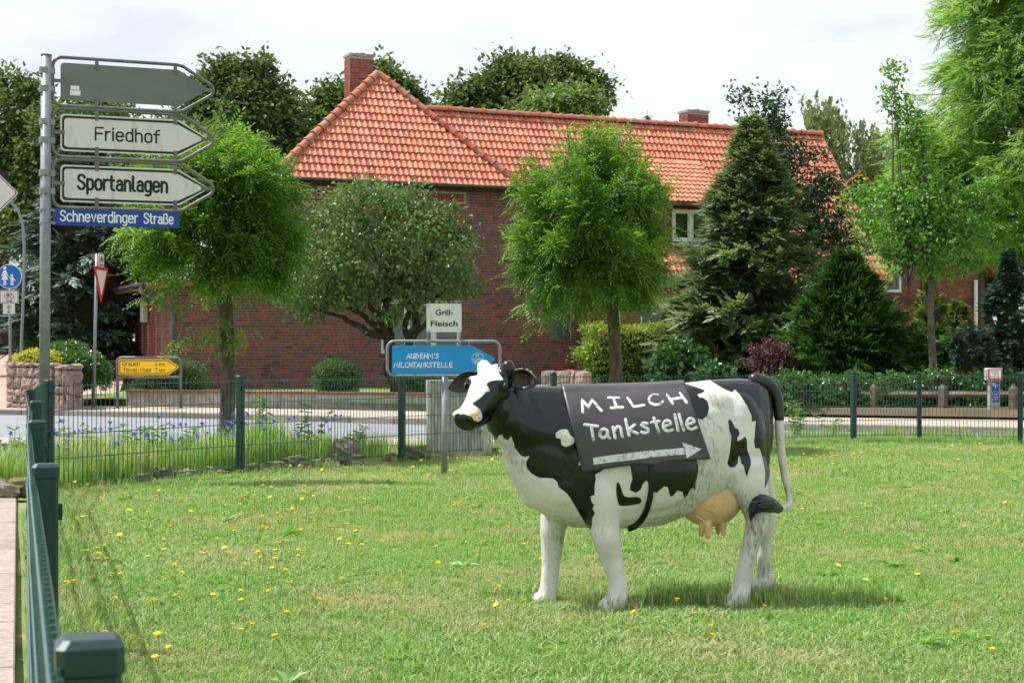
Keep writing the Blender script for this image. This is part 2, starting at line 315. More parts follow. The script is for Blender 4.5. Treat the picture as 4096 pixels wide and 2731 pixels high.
# ------------------------------------------------------------------ ground, road, pavements
def struct(name, VF, m, label, smooth=False): return tag(obj(name, VF, m, smooth=smooth), label, kind='structure')
FENCE = [(-3.82, 13.2), (-2.56, 15.06), (-1.18, 17.07), (0.49, 19.0), (2.50, 20.4), (4.61, 21.6), (5.62, 22.07), (6.86, 21.6)]
LEFTF = [(-0.42, 1.59), (-1.16, 3.98), (-1.90, 6.40), (-2.62, 8.81), (-3.38, 11.25)]
fx = np.array([p[0] for p in FENCE]); fy = np.array([p[1] for p in FENCE])
def fence_y(x): return np.interp(x, fx, fy, left=None, right=None)+np.where(x > fx[-1], 0.0*(x-fx[-1]), 0)+np.where(x < fx[0], 1.45*(x-fx[0]), 0)
def lawn_z(x, y):
    x = np.asarray(x, float); y = np.asarray(y, float); t = np.clip((y-fence_y(x)-0.3)/4.5, 0, 1); t = t*t*(3-2*t)
    base = -0.0135*np.clip(x, -9, 9)+0.012*np.sin(x*1.7+0.4)*np.sin(y*1.3)
    return base*(1-t)+(-0.19)*t
Nx = np.array([-60, -14, -8, -1.5, 5.6, 14, 60.]); Ny = np.array([30, 24.5, 24.6, 24.3, 23.2, 21.4, 8.])
Fx = np.array([-60, -14, -9.5, -5.8, -1.7, 4.55, 6.0, 14, 60.]); Fy = np.array([45, 34.6, 33, 31.4, 29.0, 27.0, 26.4, 23.6, 10.])
Bx = np.array([-60, -14, -8.7, -2.5, 2, 6.6, 14, 60.]); By = np.array([49, 37, 35.1, 32.4, 30.6, 29.0, 26.2, 12.6])
XS = np.concatenate((np.linspace(-60, -15, 10), np.linspace(-14, 14, 57), np.linspace(16, 60, 10)))
def band(y0, y1, z0, z1, nx=None):
    g = np.stack((np.c_[XS, y0(XS), np.full(len(XS), z0)], np.c_[XS, y1(XS), np.full(len(XS), z1)]))
    return quadgrid(g)
nearE = lambda x: np.interp(x, Nx, Ny); farE = lambda x: np.interp(x, Fx, Fy); backE = lambda x: np.interp(x, Bx, By)
gx = np.concatenate(([-900, -300, -100], np.linspace(-40, 40, 9), [100, 300, 900])); gy = np.concatenate(([-60], np.linspace(-10, 120, 9), [300, 900, 1500]))
X, Y = np.meshgrid(gx, gy); struct('ground', quadgrid(np.stack((X, Y, np.full_like(X, -0.26)), -1)), M['grass_far'], 'flat grassy ground reaching to the horizon')
lx = np.linspace(-11, 13, 121); ly = np.linspace(-4, 24.6, 144); X, Y = np.meshgrid(lx, ly)
Y = np.minimum(Y, nearE(X)-0.25+0.001*Y); Z = lawn_z(X, Y)
struct('lawn', quadgrid(np.stack((X, Y, Z), -1)), M['lawn'], 'dry summer lawn inside the green mesh fence', smooth=True)
struct('road', band(lambda x: nearE(x)-0.3, lambda x: farE(x)+0.1, -0.155, -0.155), M['asphalt'], 'grey asphalt street between the fence and the house')
struct('pavement', band(lambda x: farE(x)+0.14, lambda x: backE(x)+0.3, -0.055, -0.045), M['pavers'], 'pale paved footway in front of the garden walls')
# kerb stones along the far side of the street, each a stone
seg = np.array([(x, farE(x)) for x in np.linspace(-13, 13, 400)]); cs = np.concatenate(([0], np.cumsum(np.linalg.norm(np.diff(seg, axis=0), axis=1))))
kerb = tag(bpy.data.objects.new('kerb', None), 'row of grey kerb stones along the far footway', kind='structure'); COL.objects.link(kerb)
kmesh = new_mesh('kerb_stone', *bevbox((0, 0, 0), (0.985, 0.14, 0.22), 0.018)); kmesh.materials.append(M['kerb'])
for i in range(int(cs[-1])):
    a = np.array([np.interp(i, cs, seg[:, 0]), np.interp(i, cs, seg[:, 1])]); b = np.array([np.interp(i+1, cs, seg[:, 0]), np.interp(i+1, cs, seg[:, 1])]); c = (a+b)/2; d = b-a
    o = bpy.data.objects.new('kerb_stone', kmesh); COL.objects.link(o); o.parent = kerb; o.location = (c[0], c[1]+0.07, -0.14+random.uniform(-0.008, 0.006)); o.rotation_euler = (0, random.uniform(-.004, .004), math.atan2(d[1], d[0])+random.uniform(-.006, .006))
# near footway strip beyond the fence
struct('near_footway', band(lambda x: nearE(x)-1.6, lambda x: nearE(x)-0.25, -0.135, -0.125), M['pavers'], 'narrow paved strip on the near side of the street')
# paved path left of the side fence, slabs each with edges
path = tag(bpy.data.objects.new('footpath', None), 'footpath of pale concrete slabs outside the side fence', kind='structure'); COL.objects.link(path)
obj('path_bed', box((-4.75, 7.0, -0.02), (2.3, 10.6, 0.06)), M['soil'], path)
sm = new_mesh('paving_slab', *bevbox((0, 0, 0), (0.49, 0.49, 0.06), 0.006)); sm.materials.append(M['slab'])
ax = np.array((-0.295, 0.955)); nx_ = np.array((-0.955, -0.295))
for i in range(16):
    for j in range(3):
        c = np.array((-1.55, 5.0))+ax*(i*0.5)+nx_*(0.25+j*0.5)
        o = bpy.data.objects.new('paving_slab', sm); COL.objects.link(o); o.parent = path; o.location = (c[0], c[1], 0.058-0.004*random.random()); o.rotation_euler = (random.uniform(-.004, .004), random.uniform(-.004, .004), math.atan2(ax[1], ax[0]))
# rising side street and its grass strip at the far left
g = np.array([[(-14.0, 37.0, -0.05), (-9.0, 36.3, -0.05)], [(-16.5, 48, 0.45), (-11.6, 48, 0.45)], [(-24, 66, 1.02), (-15.0, 66, 1.02)]])
struct('side_pavement', quadgrid(g), M['pavers_red'], 'reddish paved forecourt rising past the stone planter')
g = np.array([[(-45, 66, 1.0), (-14.0, 66, 1.0)], [(-48, 84, 1.28), (-15, 84, 1.28)]]); struct('side_street', quadgrid(g), M['asphalt'], 'grey street crossing far behind the round blue sign')
g = np.array([[(-60, 84, 1.27), (60, 84, 1.27)], [(-70, 130, 1.9), (70, 130, 1.9)]]); struct('far_bank', quadgrid(g), M['grass_far'], 'green bank below the far hedge and trees')
# garden ground around the house
gd = lambda x: np.interp(x, [-60, -12, -8.7, -2.5, 2, 6.6, 14, 60], [60, 38, 35.55, 32.9, 31.3, 29.7, 26.8, 13])
XG = np.linspace(-10.2, 40, 60); g = np.stack([np.c_[XG, gd(XG)+o*np.ones_like(XG), np.full(len(XG), z)] for o, z in ((0, 0.10), (2, 0.12), (40, 0.12))])
struct('garden', quadgrid(g), M['grass_far'], 'garden lawn between the low wall and the house')
XB = np.linspace(2.0, 20, 40); struct('flower_bed', quadgrid(np.stack([np.c_[XB, gd(XB)-.25+o_, np.full(len(XB), .0+z_)] for o_, z_ in ((0, 0.0), (.12, .128), (3.4, .135))])), M['soil'], 'dark planting bed under the rose hedge and shrubs')
# ------------------------------------------------------------------ green double-rod mesh fence
fence = empty('mesh_fence', (-3.82, 13.2, 0), 'dark green steel mesh fence running round the lawn with capped square posts', 'fence')
TOPZ = [CAM_H-t for t in (0.254, 0.25, 0.264, 0.28, 0.30, 0.307, 0.32, 0.325)]
LTOP = [CAM_H-t for t in (0.285, 0.285, 0.285, 0.285, 0.28)]
def add_post(x, y, zt, rz, lab=None):
    zb = lawn_z(x, y)-0.1
    p = obj('post', bevbox((x, y, (zb+zt-0.03)/2), (0.06, 0.06, zt-0.03-zb), 0.006, rz), M['fence'], fence)
    c = obj('post_cap', bevbox((x, y, zt-0.017), (0.066, 0.066, 0.034), 0.008, rz), M['fence'], p)
    n = np.array((math.sin(rz), -math.cos(rz)))
    for k in range(3): obj('panel_clamp', box((x+n[0]*0.034, y+n[1]*0.034, zt-0.12-0.33*k), (0.03, 0.012, 0.04), rz), M['fence'], p)
def mesh_panel(a, b, za, zb_, rows=5, sag=0.0):
    a = np.array(a); b = np.array(b); d = b-a; Lg = np.linalg.norm(d); d = d/Lg; n = np.array((d[1], -d[0])); mb = MB(); nv = int(round((Lg-0.06)/0.05)); r1 = 0.0036; r2 = 0.0037
    P = lambda s, z, o: np.array((*(a+d*s+n*o), z)); z0 = lambda s: za-0.055+(zb_-za)*s/Lg
    for k in range(rows):
        for o in (-0.0065, 0.0065):
            off = 0.03+o; mb.add(tube([P(0.0, z0(0)-0.2*k, off), P(Lg, z0(Lg)-0.2*k, off)], r2, 5))
    for i in range(nv+1):
        s = 0.03+i*(Lg-0.06)/nv; mb.add(tube([P(s, z0(s)+0.03, 0.03), P(s, z0(s)-0.2*(rows-1)-0.02, 0.03)], r1, 5))
    return obj('mesh_panel', mb, M['wire'], fence)
allp = LEFTF+FENCE; allz = LTOP+TOPZ
for i, (x, y) in enumerate(allp):
    if i+1 < len(allp): d = np.array(allp[i+1])-np.array((x, y))
    add_post(x, y, allz[i], math.atan2(d[1], d[0]))
for i in range(len(allp)-1):
    if i < len(LEFTF):   # the side run: mats on the outer side, facing the path
        mesh_panel(allp[i+1], allp[i], allz[i+1], allz[i], 5)
    else: mesh_panel(allp[i], allp[i+1], allz[i], allz[i+1], 5)
e0 = np.array(LEFTF[0]); d0 = nrm(e0-np.array(LEFTF[1])); mesh_panel(LEFTF[0], e0+d0*2.4, LTOP[0], LTOP[0]); mesh_panel(FENCE[-1], (9.3, 21.2), TOPZ[-1], TOPZ[-1]); add_post(9.3, 21.2, TOPZ[-1], -0.1)
# ------------------------------------------------------------------ rocks at the foot of the fence
def rock_mesh(seed, flat=0.7):
    g = np.random.default_rng(seed); n, m = 20, 14; V = []
    ph = g.uniform(0, 6.28, (9, 3)); fr = g.normal(0, 1, (9, 3))*np.linspace(1.5, 7, 9)[:, None]; am = np.linspace(.16, .035, 9)*g.uniform(.6, 1.2, 9)
    for j in range(m+1):
        th = math.pi*j/m
        for i in range(n):
            a = 2*math.pi*i/n; p = np.array((math.sin(th)*math.cos(a), math.sin(th)*math.sin(a), math.cos(th)))
            k = 1+sum(am[q]*math.sin(fr[q]@p+ph[q, 0])*1.4 for q in range(9)); k = max(k, 0.55); V.append(np.sign(p)*np.abs(p)**0.85*k*np.array((1, 0.8, flat)))
    i = np.arange(n); F = np.concatenate([np.c_[j*n+i, (j+1)*n+i, (j+1)*n+(i+1) % n, j*n+(i+1) % n] for j in range(m)])
    return np.array(V), F
ROCKS = [(658, 1913, 60, 62, 'upright pale grey rock with a sharp top behind the fence'), (560, 1945, 80, 25, 'low flat grey rock half hidden in meadow grass'), (740, 1925, 60, 36, 'small rounded grey rock beside the sharp pale rock'),
         (880, 1915, 70, 42, 'weathered grey rock beside the near trunk foot'), (1090, 1880, 62, 48, 'rock capped with golden moss by the fence post'), (1010, 1900, 45, 30, 'small dark rock between post and mossy rock'), (1180, 1870, 75, 62, 'broad grey rock in the middle of the rock row'),
         (1265, 1885, 60, 50, 'squat grey rock under the big mossy boulder'), (1395, 1850, 100, 115, 'tallest mossy boulder in the rock row'), (1320, 1880, 50, 45, 'yellow mossed rock leaning on the tall boulder'), (1655, 1845, 80, 78, 'round mossy rock right of the middle fence post'), (1570, 1865, 55, 30, 'low mossy rock left of the middle fence post'),
         (35, 2000, 110, 120, 'large rough rock with orange lichen by the slab path'), (1960, 1850, 40, 20, 'small flat rock beside the ribbed cabinet')]
for i, (px, py, w, h, lab) in enumerate(ROCKS):
    if px < 100: Fdep = 12.3
    else:
        dq = np.linspace(12, 24, 600); Fdep = float(dq[np.argmin(np.abs(fence_y((px-2048)/F_PX*dq)-dq))])+.15
    c = at(px, py, Fdep); s = Fdep/F_PX; V, F = rock_mesh(20+i, 1.0); V = V*np.array((w*0.68, w*0.6, 1))*np.array((s, s, 1)); zg = float(lawn_z(c[0], c[1])); zt = at(px, py-h*.85, Fdep)[2]; zt = max(zt, zg+.09); V[:, 2] = (V[:, 2]-V[:, 2].min())/np.ptp(V[:, 2])*(zt-zg+.06)+zg-.06; V = V+np.array((c[0], c[1], 0)); tag(obj('rock', (V, F), M['rock']), lab, 'rock', 'rocks along the fence')
# ------------------------------------------------------------------ the brick house
U = np.array((0.9135, 0.4067)); Vd = np.array((-0.4067, 0.9135)); HO = np.array((0.244, 47.3)); TAN = 1.3
def hp(u, v, z): return np.array((HO[0]+U[0]*u+Vd[0]*v, HO[1]+U[1]*u+Vd[1]*v, z))
def wall_u(px, v): k = (px-2048)/F_PX; return (k*(HO[1]+Vd[1]*v)-HO[0]-Vd[0]*v)/(U[0]-U[1]*k)
def wall_z(px, py, v): d = hp(wall_u(px, v), v, 0)[1]; return CAM_H+(HOR-py)/F_PX*d
E3 = np.array((0, 0, 1.0)); U3 = np.array((*U, 0)); V3 = np.array((*Vd, 0)); GZ = 0.05; EZ = 6.02
house = empty('brick_house', hp(0, 3, 0), 'two storey brick house with orange clay tiled hipped roof across the street', 'house')
def bricks(length, height, holes, top=None, bl=0.25, ch=0.0833, joint=0.011, x0=0.0):
    out = []
    for r in range(int(height/ch)):
        z = r*ch; zc = z+ch/2; x = -(bl/2 if r % 2 else 0)-random.choice((0, 0.0625, 0)); 
        while x < length:
            w = bl if random.random() < 0.78 else bl/2; a, b = max(x, 0), min(x+w, length); x += w
            if b-a < 0.04: continue
            segs = [(a, b)]
            for (h0, h1, g0, g1) in holes:
                if g0-0.02 < zc < g1+0.02:
                    ns = []
                    for (p, q) in segs:
                        if q <= h0 or p >= h1: ns.append((p, q)); continue
                        if p < h0-0.03: ns.append((p, h0))
                        if q > h1+0.03: ns.append((h1, q))
                    segs = ns
            for (p, q) in segs:
                if top is not None and zc > top((p+q)/2): continue
                out.append((p+joint/2, q-joint/2, z+joint/2, z+ch-joint/2))
    return out
def brick_vf(lst, O, uu, nn, depth=0.009):
    n = len(lst); A = np.array(lst); V = np.zeros((n, 8, 3)); dj = depth*RNG.uniform(0.75, 1.25, n)
    for k, (xi, zi, f) in enumerate([(0, 2, 0), (1, 2, 0), (1, 3, 0), (0, 3, 0), (0, 2, 1), (1, 2, 1), (1, 3, 1), (0, 3, 1)]):
        V[:, k] = np.asarray(O)+A[:, xi, None]*uu+A[:, zi, None]*E3+(f*(dj[:, None]+0.02)-0.02)*nn
    t = np.array([(4, 5, 6, 7), (0, 1, 5, 4), (1, 2, 6, 5), (2, 3, 7, 6), (3, 0, 4, 7)])
    return V.reshape(-1, 3), (t[None]+(np.arange(n)*8)[:, None, None]).reshape(-1, 4)
def wall_core(O, uu, nn, length, height, holes, thick=0.18, top=None):
    """mortar body with real openings: split to strips between holes"""
    mb = MB(); xs = sorted(set([0, length]+[h for q in holes for h in q[:2]])); zs = sorted(set([0, height]+[h for q in holes for h in q[2:]]))
    xs = [x for x in xs if 0 <= x <= length]; zs = [z for z in zs if 0 <= z <= height]
    for i in range(len(xs)-1):
        j = 0
        while j < len(zs)-1:
            def inh(jj): return any(q[0] <= xs[i]+1e-6 and xs[i+1] <= q[1]+1e-6 and q[2] <= zs[jj]+1e-6 and zs[jj+1] <= q[3]+1e-6 for q in holes)
            if inh(j): j += 1; continue
            k = j
            while k+1 < len(zs)-1 and not inh(k+1): k += 1
            P = np.array([(xs[i], zs[j]), (xs[i+1], zs[j]), (xs[i+1], zs[k+1]), (xs[i], zs[k+1])]); mb.add(prism(P, np.asarray(O)-nn*thick, uu, E3, thick) if np.dot(np.cross(uu, E3), nn) > 0 else prism(P, np.asarray(O), uu, E3, thick)); j = k+1
    return mb
SHARED = {}
def single_bricks(lst, O, uu, nn, parent, m, name='brick'):
    for (a, b, z0, z1) in lst:
        key = (round(b-a, 3), round(z1-z0, 3), m.name)
        if key not in SHARED:
            V, F = box(((b-a)/2, 0, (z1-z0)/2), (b-a, 0.03, z1-z0)); me = new_mesh('brick', V, F); me.materials.append(m); SHARED[key] = me
        o = bpy.data.objects.new(name, SHARED[key]); COL.objects.link(o); o.parent = parent
        p = np.asarray(O)+a*uu+z0*E3-nn*(0.006+random.uniform(-.002, .002)); o.matrix_basis = Matrix(((uu[0], -nn[0], 0, p[0]), (uu[1], -nn[1], 0, p[1]), (0, 0, 1, p[2]), (0, 0, 0, 1)))
wv = 0.35; uL = -10.26; uR = 2.24; Lw = uR-uL; O1 = hp(uL, wv, GZ); nF = -V3
X1 = lambda px: wall_u(px, wv)-uL; Z1 = lambda px, py: wall_z(px, py, wv)-GZ
win1 = (X1(1525), X1(1842), Z1(1680, 1412), Z1(1680, 1208)); gb = (X1(2196), X1(2283), Z1(2240, 1360), Z1(2240, 1165)); pan = (X1(1268), X1(1866), Z1(1600, 955), Z1(1600, 765)); pan2 = (X1(1085), X1(1190), Z1(1150, 1250), Z1(1150, 1050))
wtop = lambda x: 2.95 if x+uL < -7.15 else 5.93
holes1 = [win1, gb, pan]
walls = obj('wall', wall_core(hp(-7.1, wv, GZ), U3, nF, uR+7.1, 5.95, [(h[0]-3.16, h[1]-3.16, h[2], h[3]) for h in holes1]), M['mortar'], house)
obj('wall', wall_core(O1, U3, nF, 3.155, 3.0, []), M['mortar'], house)
bl = bricks(Lw, 5.9, holes1, wtop)
def score(b):
    p = O1+(b[0]+b[1])/2*U3+b[2]*E3; q = proj(p); vis = (690 < q[0] < 860 and 1290 < q[1] < 1440) or (950 < q[0] < 1250 and 1200 < q[1] < 1440) or (1880 < q[0] < 2060 and 800 < q[1] < 1460) or (1850 < q[0] < 2190 and 1330 < q[1] < 1470)
    return (0 if vis else 1, p[1])
order = sorted(range(len(bl)), key=lambda i: score(bl[i])); sel = set(order[:300])
single_bricks([bl[i] for i in order[:300] if bl[i][1]-bl[i][0] > 0.05], O1, U3, nF, walls, M['brick'])
o = obj('brickwork', brick_vf([bl[i] for i in range(len(bl)) if i not in sel], O1, U3, nF), M['brick'], walls); o['kind'] = 'stuff'
# recessed orange infill under the eaves, with soldier course
Op = hp(pan[0]+uL, wv+0.05, GZ+pan[2]); obj('infill_panel', wall_core(Op, U3, nF, pan[1]-pan[0], pan[3]-pan[2], [], 0.1), M['mortar'], house)
pb = bricks(pan[1]-pan[0], pan[3]-pan[2]-0.24, []); nb = int((pan[1]-pan[0])/0.0833)
pb += [(i*0.0833+.005, (i+1)*0.0833-.005, pan[3]-pan[2]-0.24, pan[3]-pan[2]-.01) for i in range(nb)]
o = obj('infill_brickwork', brick_vf(pb, Op, U3, nF), M['brick_orange'], house); o['kind'] = 'stuff'
def window(O, uu, nn, w, h, parts, frame_m, parent, curtain=False, fw=0.07, inset=0.09, sill=True):
    """frame, mullions, sash glass set back in the reveal; O lower left on the wall face"""
    O = np.asarray(O)-nn*inset; f = MB(); bx = lambda x0, x1, z0, z1, d0, d1: prism([(x0, z0), (x1, z0), (x1, z1), (x0, z1)], O+nn*(d1 if np.dot(np.cross(uu, E3), nn) < 0 else d0), uu, E3, d1-d0)
    f.add(bx(0, fw, 0, h, -0.03, 0.03)); f.add(bx(w-fw, w, 0, h, -0.03, 0.03)); f.add(bx(fw, w-fw, 0, fw, -0.03, 0.028)); f.add(bx(fw, w-fw, h-fw, h, -0.03, 0.028))
    W = obj('window', f, frame_m, parent); xs = np.linspace(0, w, parts+1)
    for k in range(1, parts): obj('mullion', bx(xs[k]-fw*0.55, xs[k]+fw*0.55, fw, h-fw, -0.028, 0.034), frame_m, W)
    for k in range(parts):
        a, b = xs[k]+fw*0.7, xs[k+1]-fw*0.7; obj('pane', bx(a, b, fw*0.9, h-fw*0.9, -0.012, 0.0), M['glass'] if not curtain else M['curtain'], W)
        s = MB(); q = 0.035
        for r in ((a, a+q, fw, h-fw), (b-q, b, fw, h-fw), (a+q, b-q, fw, fw+q), (a+q, b-q, h-fw-q, h-fw)): s.add(bx(*r, 0.0005, 0.02))
        obj('sash', s, frame_m, W)
    if sill: obj('sill', prism([(-0.05, -0.07), (w+0.05, -0.07), (w+0.05, -0.004), (-0.05, -0.004)], O+nn*((inset+0.05) if np.dot(np.cross(uu, E3), nn) < 0 else -0.02), uu, E3, inset+0.07), M['brick_red'], W)
    return W
window(O1+win1[0]*U3+win1[2]*E3, U3, nF, win1[1]-win1[0], win1[3]-win1[2], 3, M['pvc'], house, curtain=True)
# soldier course lintel above the ground floor window
# glass block window: each block
gO = O1+gb[0]*U3+gb[2]*E3-nF*0.05; gbw = obj('glass_block_window', prism([(0, 0), (gb[1]-gb[0], 0), (gb[1]-gb[0], gb[3]-gb[2]), (0, gb[3]-gb[2])], gO-nF*0.06, U3, E3, 0.05), M['concrete'], house)
cw = (gb[1]-gb[0])/3; rows = int((gb[3]-gb[2])/0.18); rh = (gb[3]-gb[2])/rows
for i in range(3):
    for j in range(rows): obj('glass_block', bevbox(gO+(i+.5)*cw*U3+(j+.5)*rh*E3+nF*0.012, (cw-0.022, 0.03, rh-0.022), 0.012, math.atan2(U[1], U[0])), M['glass_block'], gbw)
obj('sill', prism([(-.06, -.06), (cw*3+.06, -.06), (cw*3+.06, -.003), (-.06, -.003)], gO-nF*0.0, U3, E3, 0.1), M['brick_red'], gbw)
# the lower front wing to the right: return wall and front wall
v2 = -1.65; O2 = hp(uR, v2, GZ); L2 = 9.45; X2 = lambda px: wall_u(px, v2)-uR; Z2 = lambda px, py: wall_z(px, py, v2)-GZ
w2a = (X2(2562), X2(2703), Z2(2630, 1400), Z2(2630, 1212)); w2b = (X2(2735), X2(2880), Z2(2800, 1400), Z2(2800, 1212)); h2 = [w2a, w2b]
ww = obj('wall', wall_core(O2, U3, nF, L2, 3.1, h2), M['mortar'], house); b2l = bricks(L2, 3.08, h2)
o = obj('brickwork', brick_vf(b2l, O2, U3, nF), M['brick_red'], ww); o['kind'] = 'stuff'
for w_ in h2: window(O2+w_[0]*U3+w_[2]*E3, U3, nF, w_[1]-w_[0], w_[3]-w_[2], 1, M['pvc'], house, fw=0.09)
O3 = hp(uR, wv-0.003, GZ); uret = -V3; nret = -U3; Lr = wv-v2-0.003
rw = obj('wall', wall_core(O3, uret, nret, Lr, 5.0, []), M['mortar'], house); o = obj('brickwork', brick_vf(bricks(Lr, 4.9, [], lambda x: EZ+TAN*(wv-x)-0.2-GZ), O3, uret, nret), M['brick_red'], rw); o['kind'] = 'stuff'
# gable end right
ue = 11.7; g = MB(); P = np.array([hp(ue, v2, GZ), hp(ue, 5.6, GZ), hp(ue, 5.6, 3.2), hp(ue, 1.96, 8.3), hp(ue, v2, 3.6)]); g.add((np.concatenate((P, P-U3*0.2)), [np.array([(0, 1, 2, 3, 4)]), np.array([(9, 8, 7, 6, 5)]), np.array([(i, (i+1) % 5+0, (i+1) % 5+5, i+5) for i in range(5)])])); obj('gable_wall', g, M['brick_red'], house)
# left side wall of the low extension: lit piers and slots with sills
LS = 5.05; O4 = hp(uL, wv+LS, GZ); u4 = -V3; n4 = -U3   # runs towards the camera corner
slots = [(1.0, 1.32, 0.95, 2.75), (1.85, 2.2, 0.95, 2.85), (3.0, 3.3, -0.02, 2.92), (3.75, 4.35, 0.95, 2.95)]
sw = obj('wall', wall_core(O4, u4, n4, LS-0.004, 3.0, slots, 0.25), M['mortar'], house); o = obj('brickwork', brick_vf(bricks(LS, 2.99, slots), O4, u4, n4), M['brick_lit'], sw); o['kind'] = 'stuff'
for (a, b, z0, z1) in slots:
    q = prism([(a, max(z0, 0)), (b, max(z0, 0)), (b, z1), (a, z1)], O4-n4*0.24, u4, E3, 0.05); obj('slot_window', q, M['glass'], house)
    if z0 > 0: obj('sill', prism([(a-.03, z0-.05), (b+.03, z0-.05), (b+.03, z0), (a-.03, z0)], O4-n4*0.15, u4, E3, 0.2), M['brick_lit'], house)
lampw = obj('wall_lamp', bevbox(O4+u4*2.03+E3*2.25+n4*0.12, (0.2, 0.3, 0.62), 0.04, math.atan2(U[1], U[0])), M['old_white'], house)
# low roof over the extension: brown soffit, gutter, tiles
lowr = MB(); zl = 3.1; A = [hp(uL-0.75, wv+LS+0.5, zl-0.28), hp(uL-0.75, wv-0.45, zl-0.28), hp(-7.0, wv-0.45, zl+0.1), hp(-7.0, wv+LS+.5, zl+0.1)]
T = np.array((0, 0, 0.16)); lowr.add((np.array(A+[a+T for a in A]), np.array([(3, 2, 1, 0), (4, 5, 6, 7), (0, 1, 5, 4), (1, 2, 6, 5), (2, 3, 7, 6), (3, 0, 4, 7)]))); obj('low_roof', lowr, M['soffit'], house)
obj('low_gutter', tube([hp(uL-0.83, wv+LS+0.5, zl-0.17), hp(uL-0.83, wv-0.5, zl-0.17)], 0.07, 10), M['pipe_dark'], house)
obj('downpipe', tube(smoothpath([hp(uL-0.83, wv+LS+.35, zl-0.2), hp(uL-0.83, wv+LS+.35, zl-0.45), hp(uL-0.4, wv+LS+.2, zl-0.7), hp(uL-0.12, wv+LS+.1, zl-0.95), hp(uL-0.1, wv+LS+.1, 1.6), hp(uL-0.1, wv+LS+.1, 0.1)], 5), 0.05, 10), M['pipe_dark'], house)
obj('downpipe', tube(smoothpath([hp(uL-0.83, wv-0.3, zl-0.2), hp(uL-0.8, wv-0.3, zl-0.4), hp(uL-0.3, wv-0.15, zl-0.62), hp(uL+0.02, wv-0.1, zl-0.9), hp(uL+0.02, wv-0.09, 1.6), hp(uL+0.02, wv-0.09, 0.1)], 5), 0.065, 10), M['zinc'], house)
obj('downpipe', tube(smoothpath([hp(uR+.1, v2-.35, 3.2), hp(uR+.12, v2-.1, 2.95), hp(uR+.12, v2-.09, 1.6), hp(uR+.12, v2-.09, 0.1)], 5), 0.055, 10), mat('pale_pipe', hexc('#9fb0c0'), 0.4, metal=0.2), house)
# ---- roof
SL = math.sqrt(1+TAN*TAN); UPS = (V3+TAN*E3)/SL; RN = np.cross(U3, UPS)
RN = RN if RN[2] > 0 else -RN
def rp_(u, v, off=0.0): return hp(u, v, EZ+TAN*v)+RN*off
HW = 7.47; HA = 2.70; RV = 1.84; UE = 11.9; VB = -2.04
deck = MB()
def face(pts): deck.add((np.array(pts), np.array([list(range(len(pts)))])))
AU = -HW/2+.22
face([rp_(-HW, 0, -.05), rp_(0, 0, -.05), rp_(AU, HA, -.05)]); rR = rp_(AU*RV/HA, RV, -.05)
face([rp_(0, 0, -.05), rp_(2.0, 0, -.05), rp_(2.0, RV, -.05), rR]); face([rp_(2.0, VB, -.05), rp_(UE, VB, -.05), rp_(UE, RV, -.05), rp_(2.0, RV, -.05)])
# back slopes, wing flanks (not in view from the lawn)
BL_ = hp(-HW+2.0, 6.4, EZ-.05); face([hp(-HW, 0, EZ-.05), hp(AU, HA, EZ+TAN*HA-.05), BL_]); face([hp(0, 0, EZ-.06), hp(AU, HA, EZ+TAN*HA-.06), hp(0, 6.4, EZ-.06)])
zr = EZ+TAN*RV; face([hp(-2.5, RV, zr-.05), hp(UE, RV, zr-.05), hp(UE, RV+4, zr-4*TAN), hp(-2.5, RV+4, zr-4*TAN)])
face([hp(AU, HA, EZ+TAN*HA-.05), BL_, hp(0, 6.4, EZ-.05)])
roof = obj('roof', deck, M['tile_deck'], house)
TW, TE = 0.175, 0.31
def tile_mesh():
    xs = np.array([-.5, -.36, -.30, -.20, -.05, 0.10, 0.20, 0.27, .40, .5])*TW; zs = np.array([.010, .008, .000, .000, .002, .018, .034, .038, .030, .012]); n = len(xs)
    lo = np.c_[xs, np.full(n, -.02), zs+.046]; hi = np.c_[xs, np.full(n, TE+.02), zs+.002]; bt = np.c_[xs, np.full(n, -.02), zs+.006]
    i = np.arange(n-1); return np.concatenate((lo, hi, bt)), np.concatenate((np.c_[i, i+1, n+i+1, n+i], np.c_[2*n+i, 2*n+i+1, i+1, i]))
TV, TF = tile_mesh(); tme = new_mesh('roof_tile', TV, TF); tme.materials.append(M['tile'])
RT = np.stack((U3, UPS, RN), axis=-1)
rows = []
def field(inside, u0, v0, nr, nc, off, shift=0.0, e=TE):
    L_ = []
    for r in range(nr):
        s = r*e
        for c in range(nc):
            u = u0+(c+.5)*TW+shift*(r % 2); v = v0+s/SL
            if inside(u, v+0.5*e/SL): L_.append((rp_(u, v, off), u, v))
    return L_
hipin = lambda u, v: 0 < v < HA and -HW+(AU+HW)*v/HA+.02 < u < AU*v/HA-.02
hipT = field(hipin, -HW, -0.06, 16, 44, 0.0)
dorm = lambda u, v: (4.05 < u < 6.6 and -1.55 < v < 0.78)
mainT = field(lambda u, v: v > 0 and v < RV-.02 and u > AU*v/HA+.05 and u < UE and not dorm(u, v), -2.8, 0.0-0.02, 12, 86, -0.02)+field(lambda u, v: 2.0 < u < UE and v < 0.0 and not dorm(u, v), -2.8, -0.02-11*TE/SL, 11, 86, -0.02)
tiles = sorted(hipT, key=lambda t: t[0][1])+mainT; nsingle = 300
for (p, u, v) in tiles[:nsingle]:
    o = bpy.data.objects.new('roof_tile', tme); COL.objects.link(o); o.parent = roof; a = RNG.normal(0, .006, 3)
    Mx = Matrix.Translation(Vector(p))@Matrix(RT.tolist()).to_4x4()@Matrix.Rotation(a[0], 4, 'Z')@Matrix.Rotation(a[1], 4, 'X'); o.matrix_basis = Mx
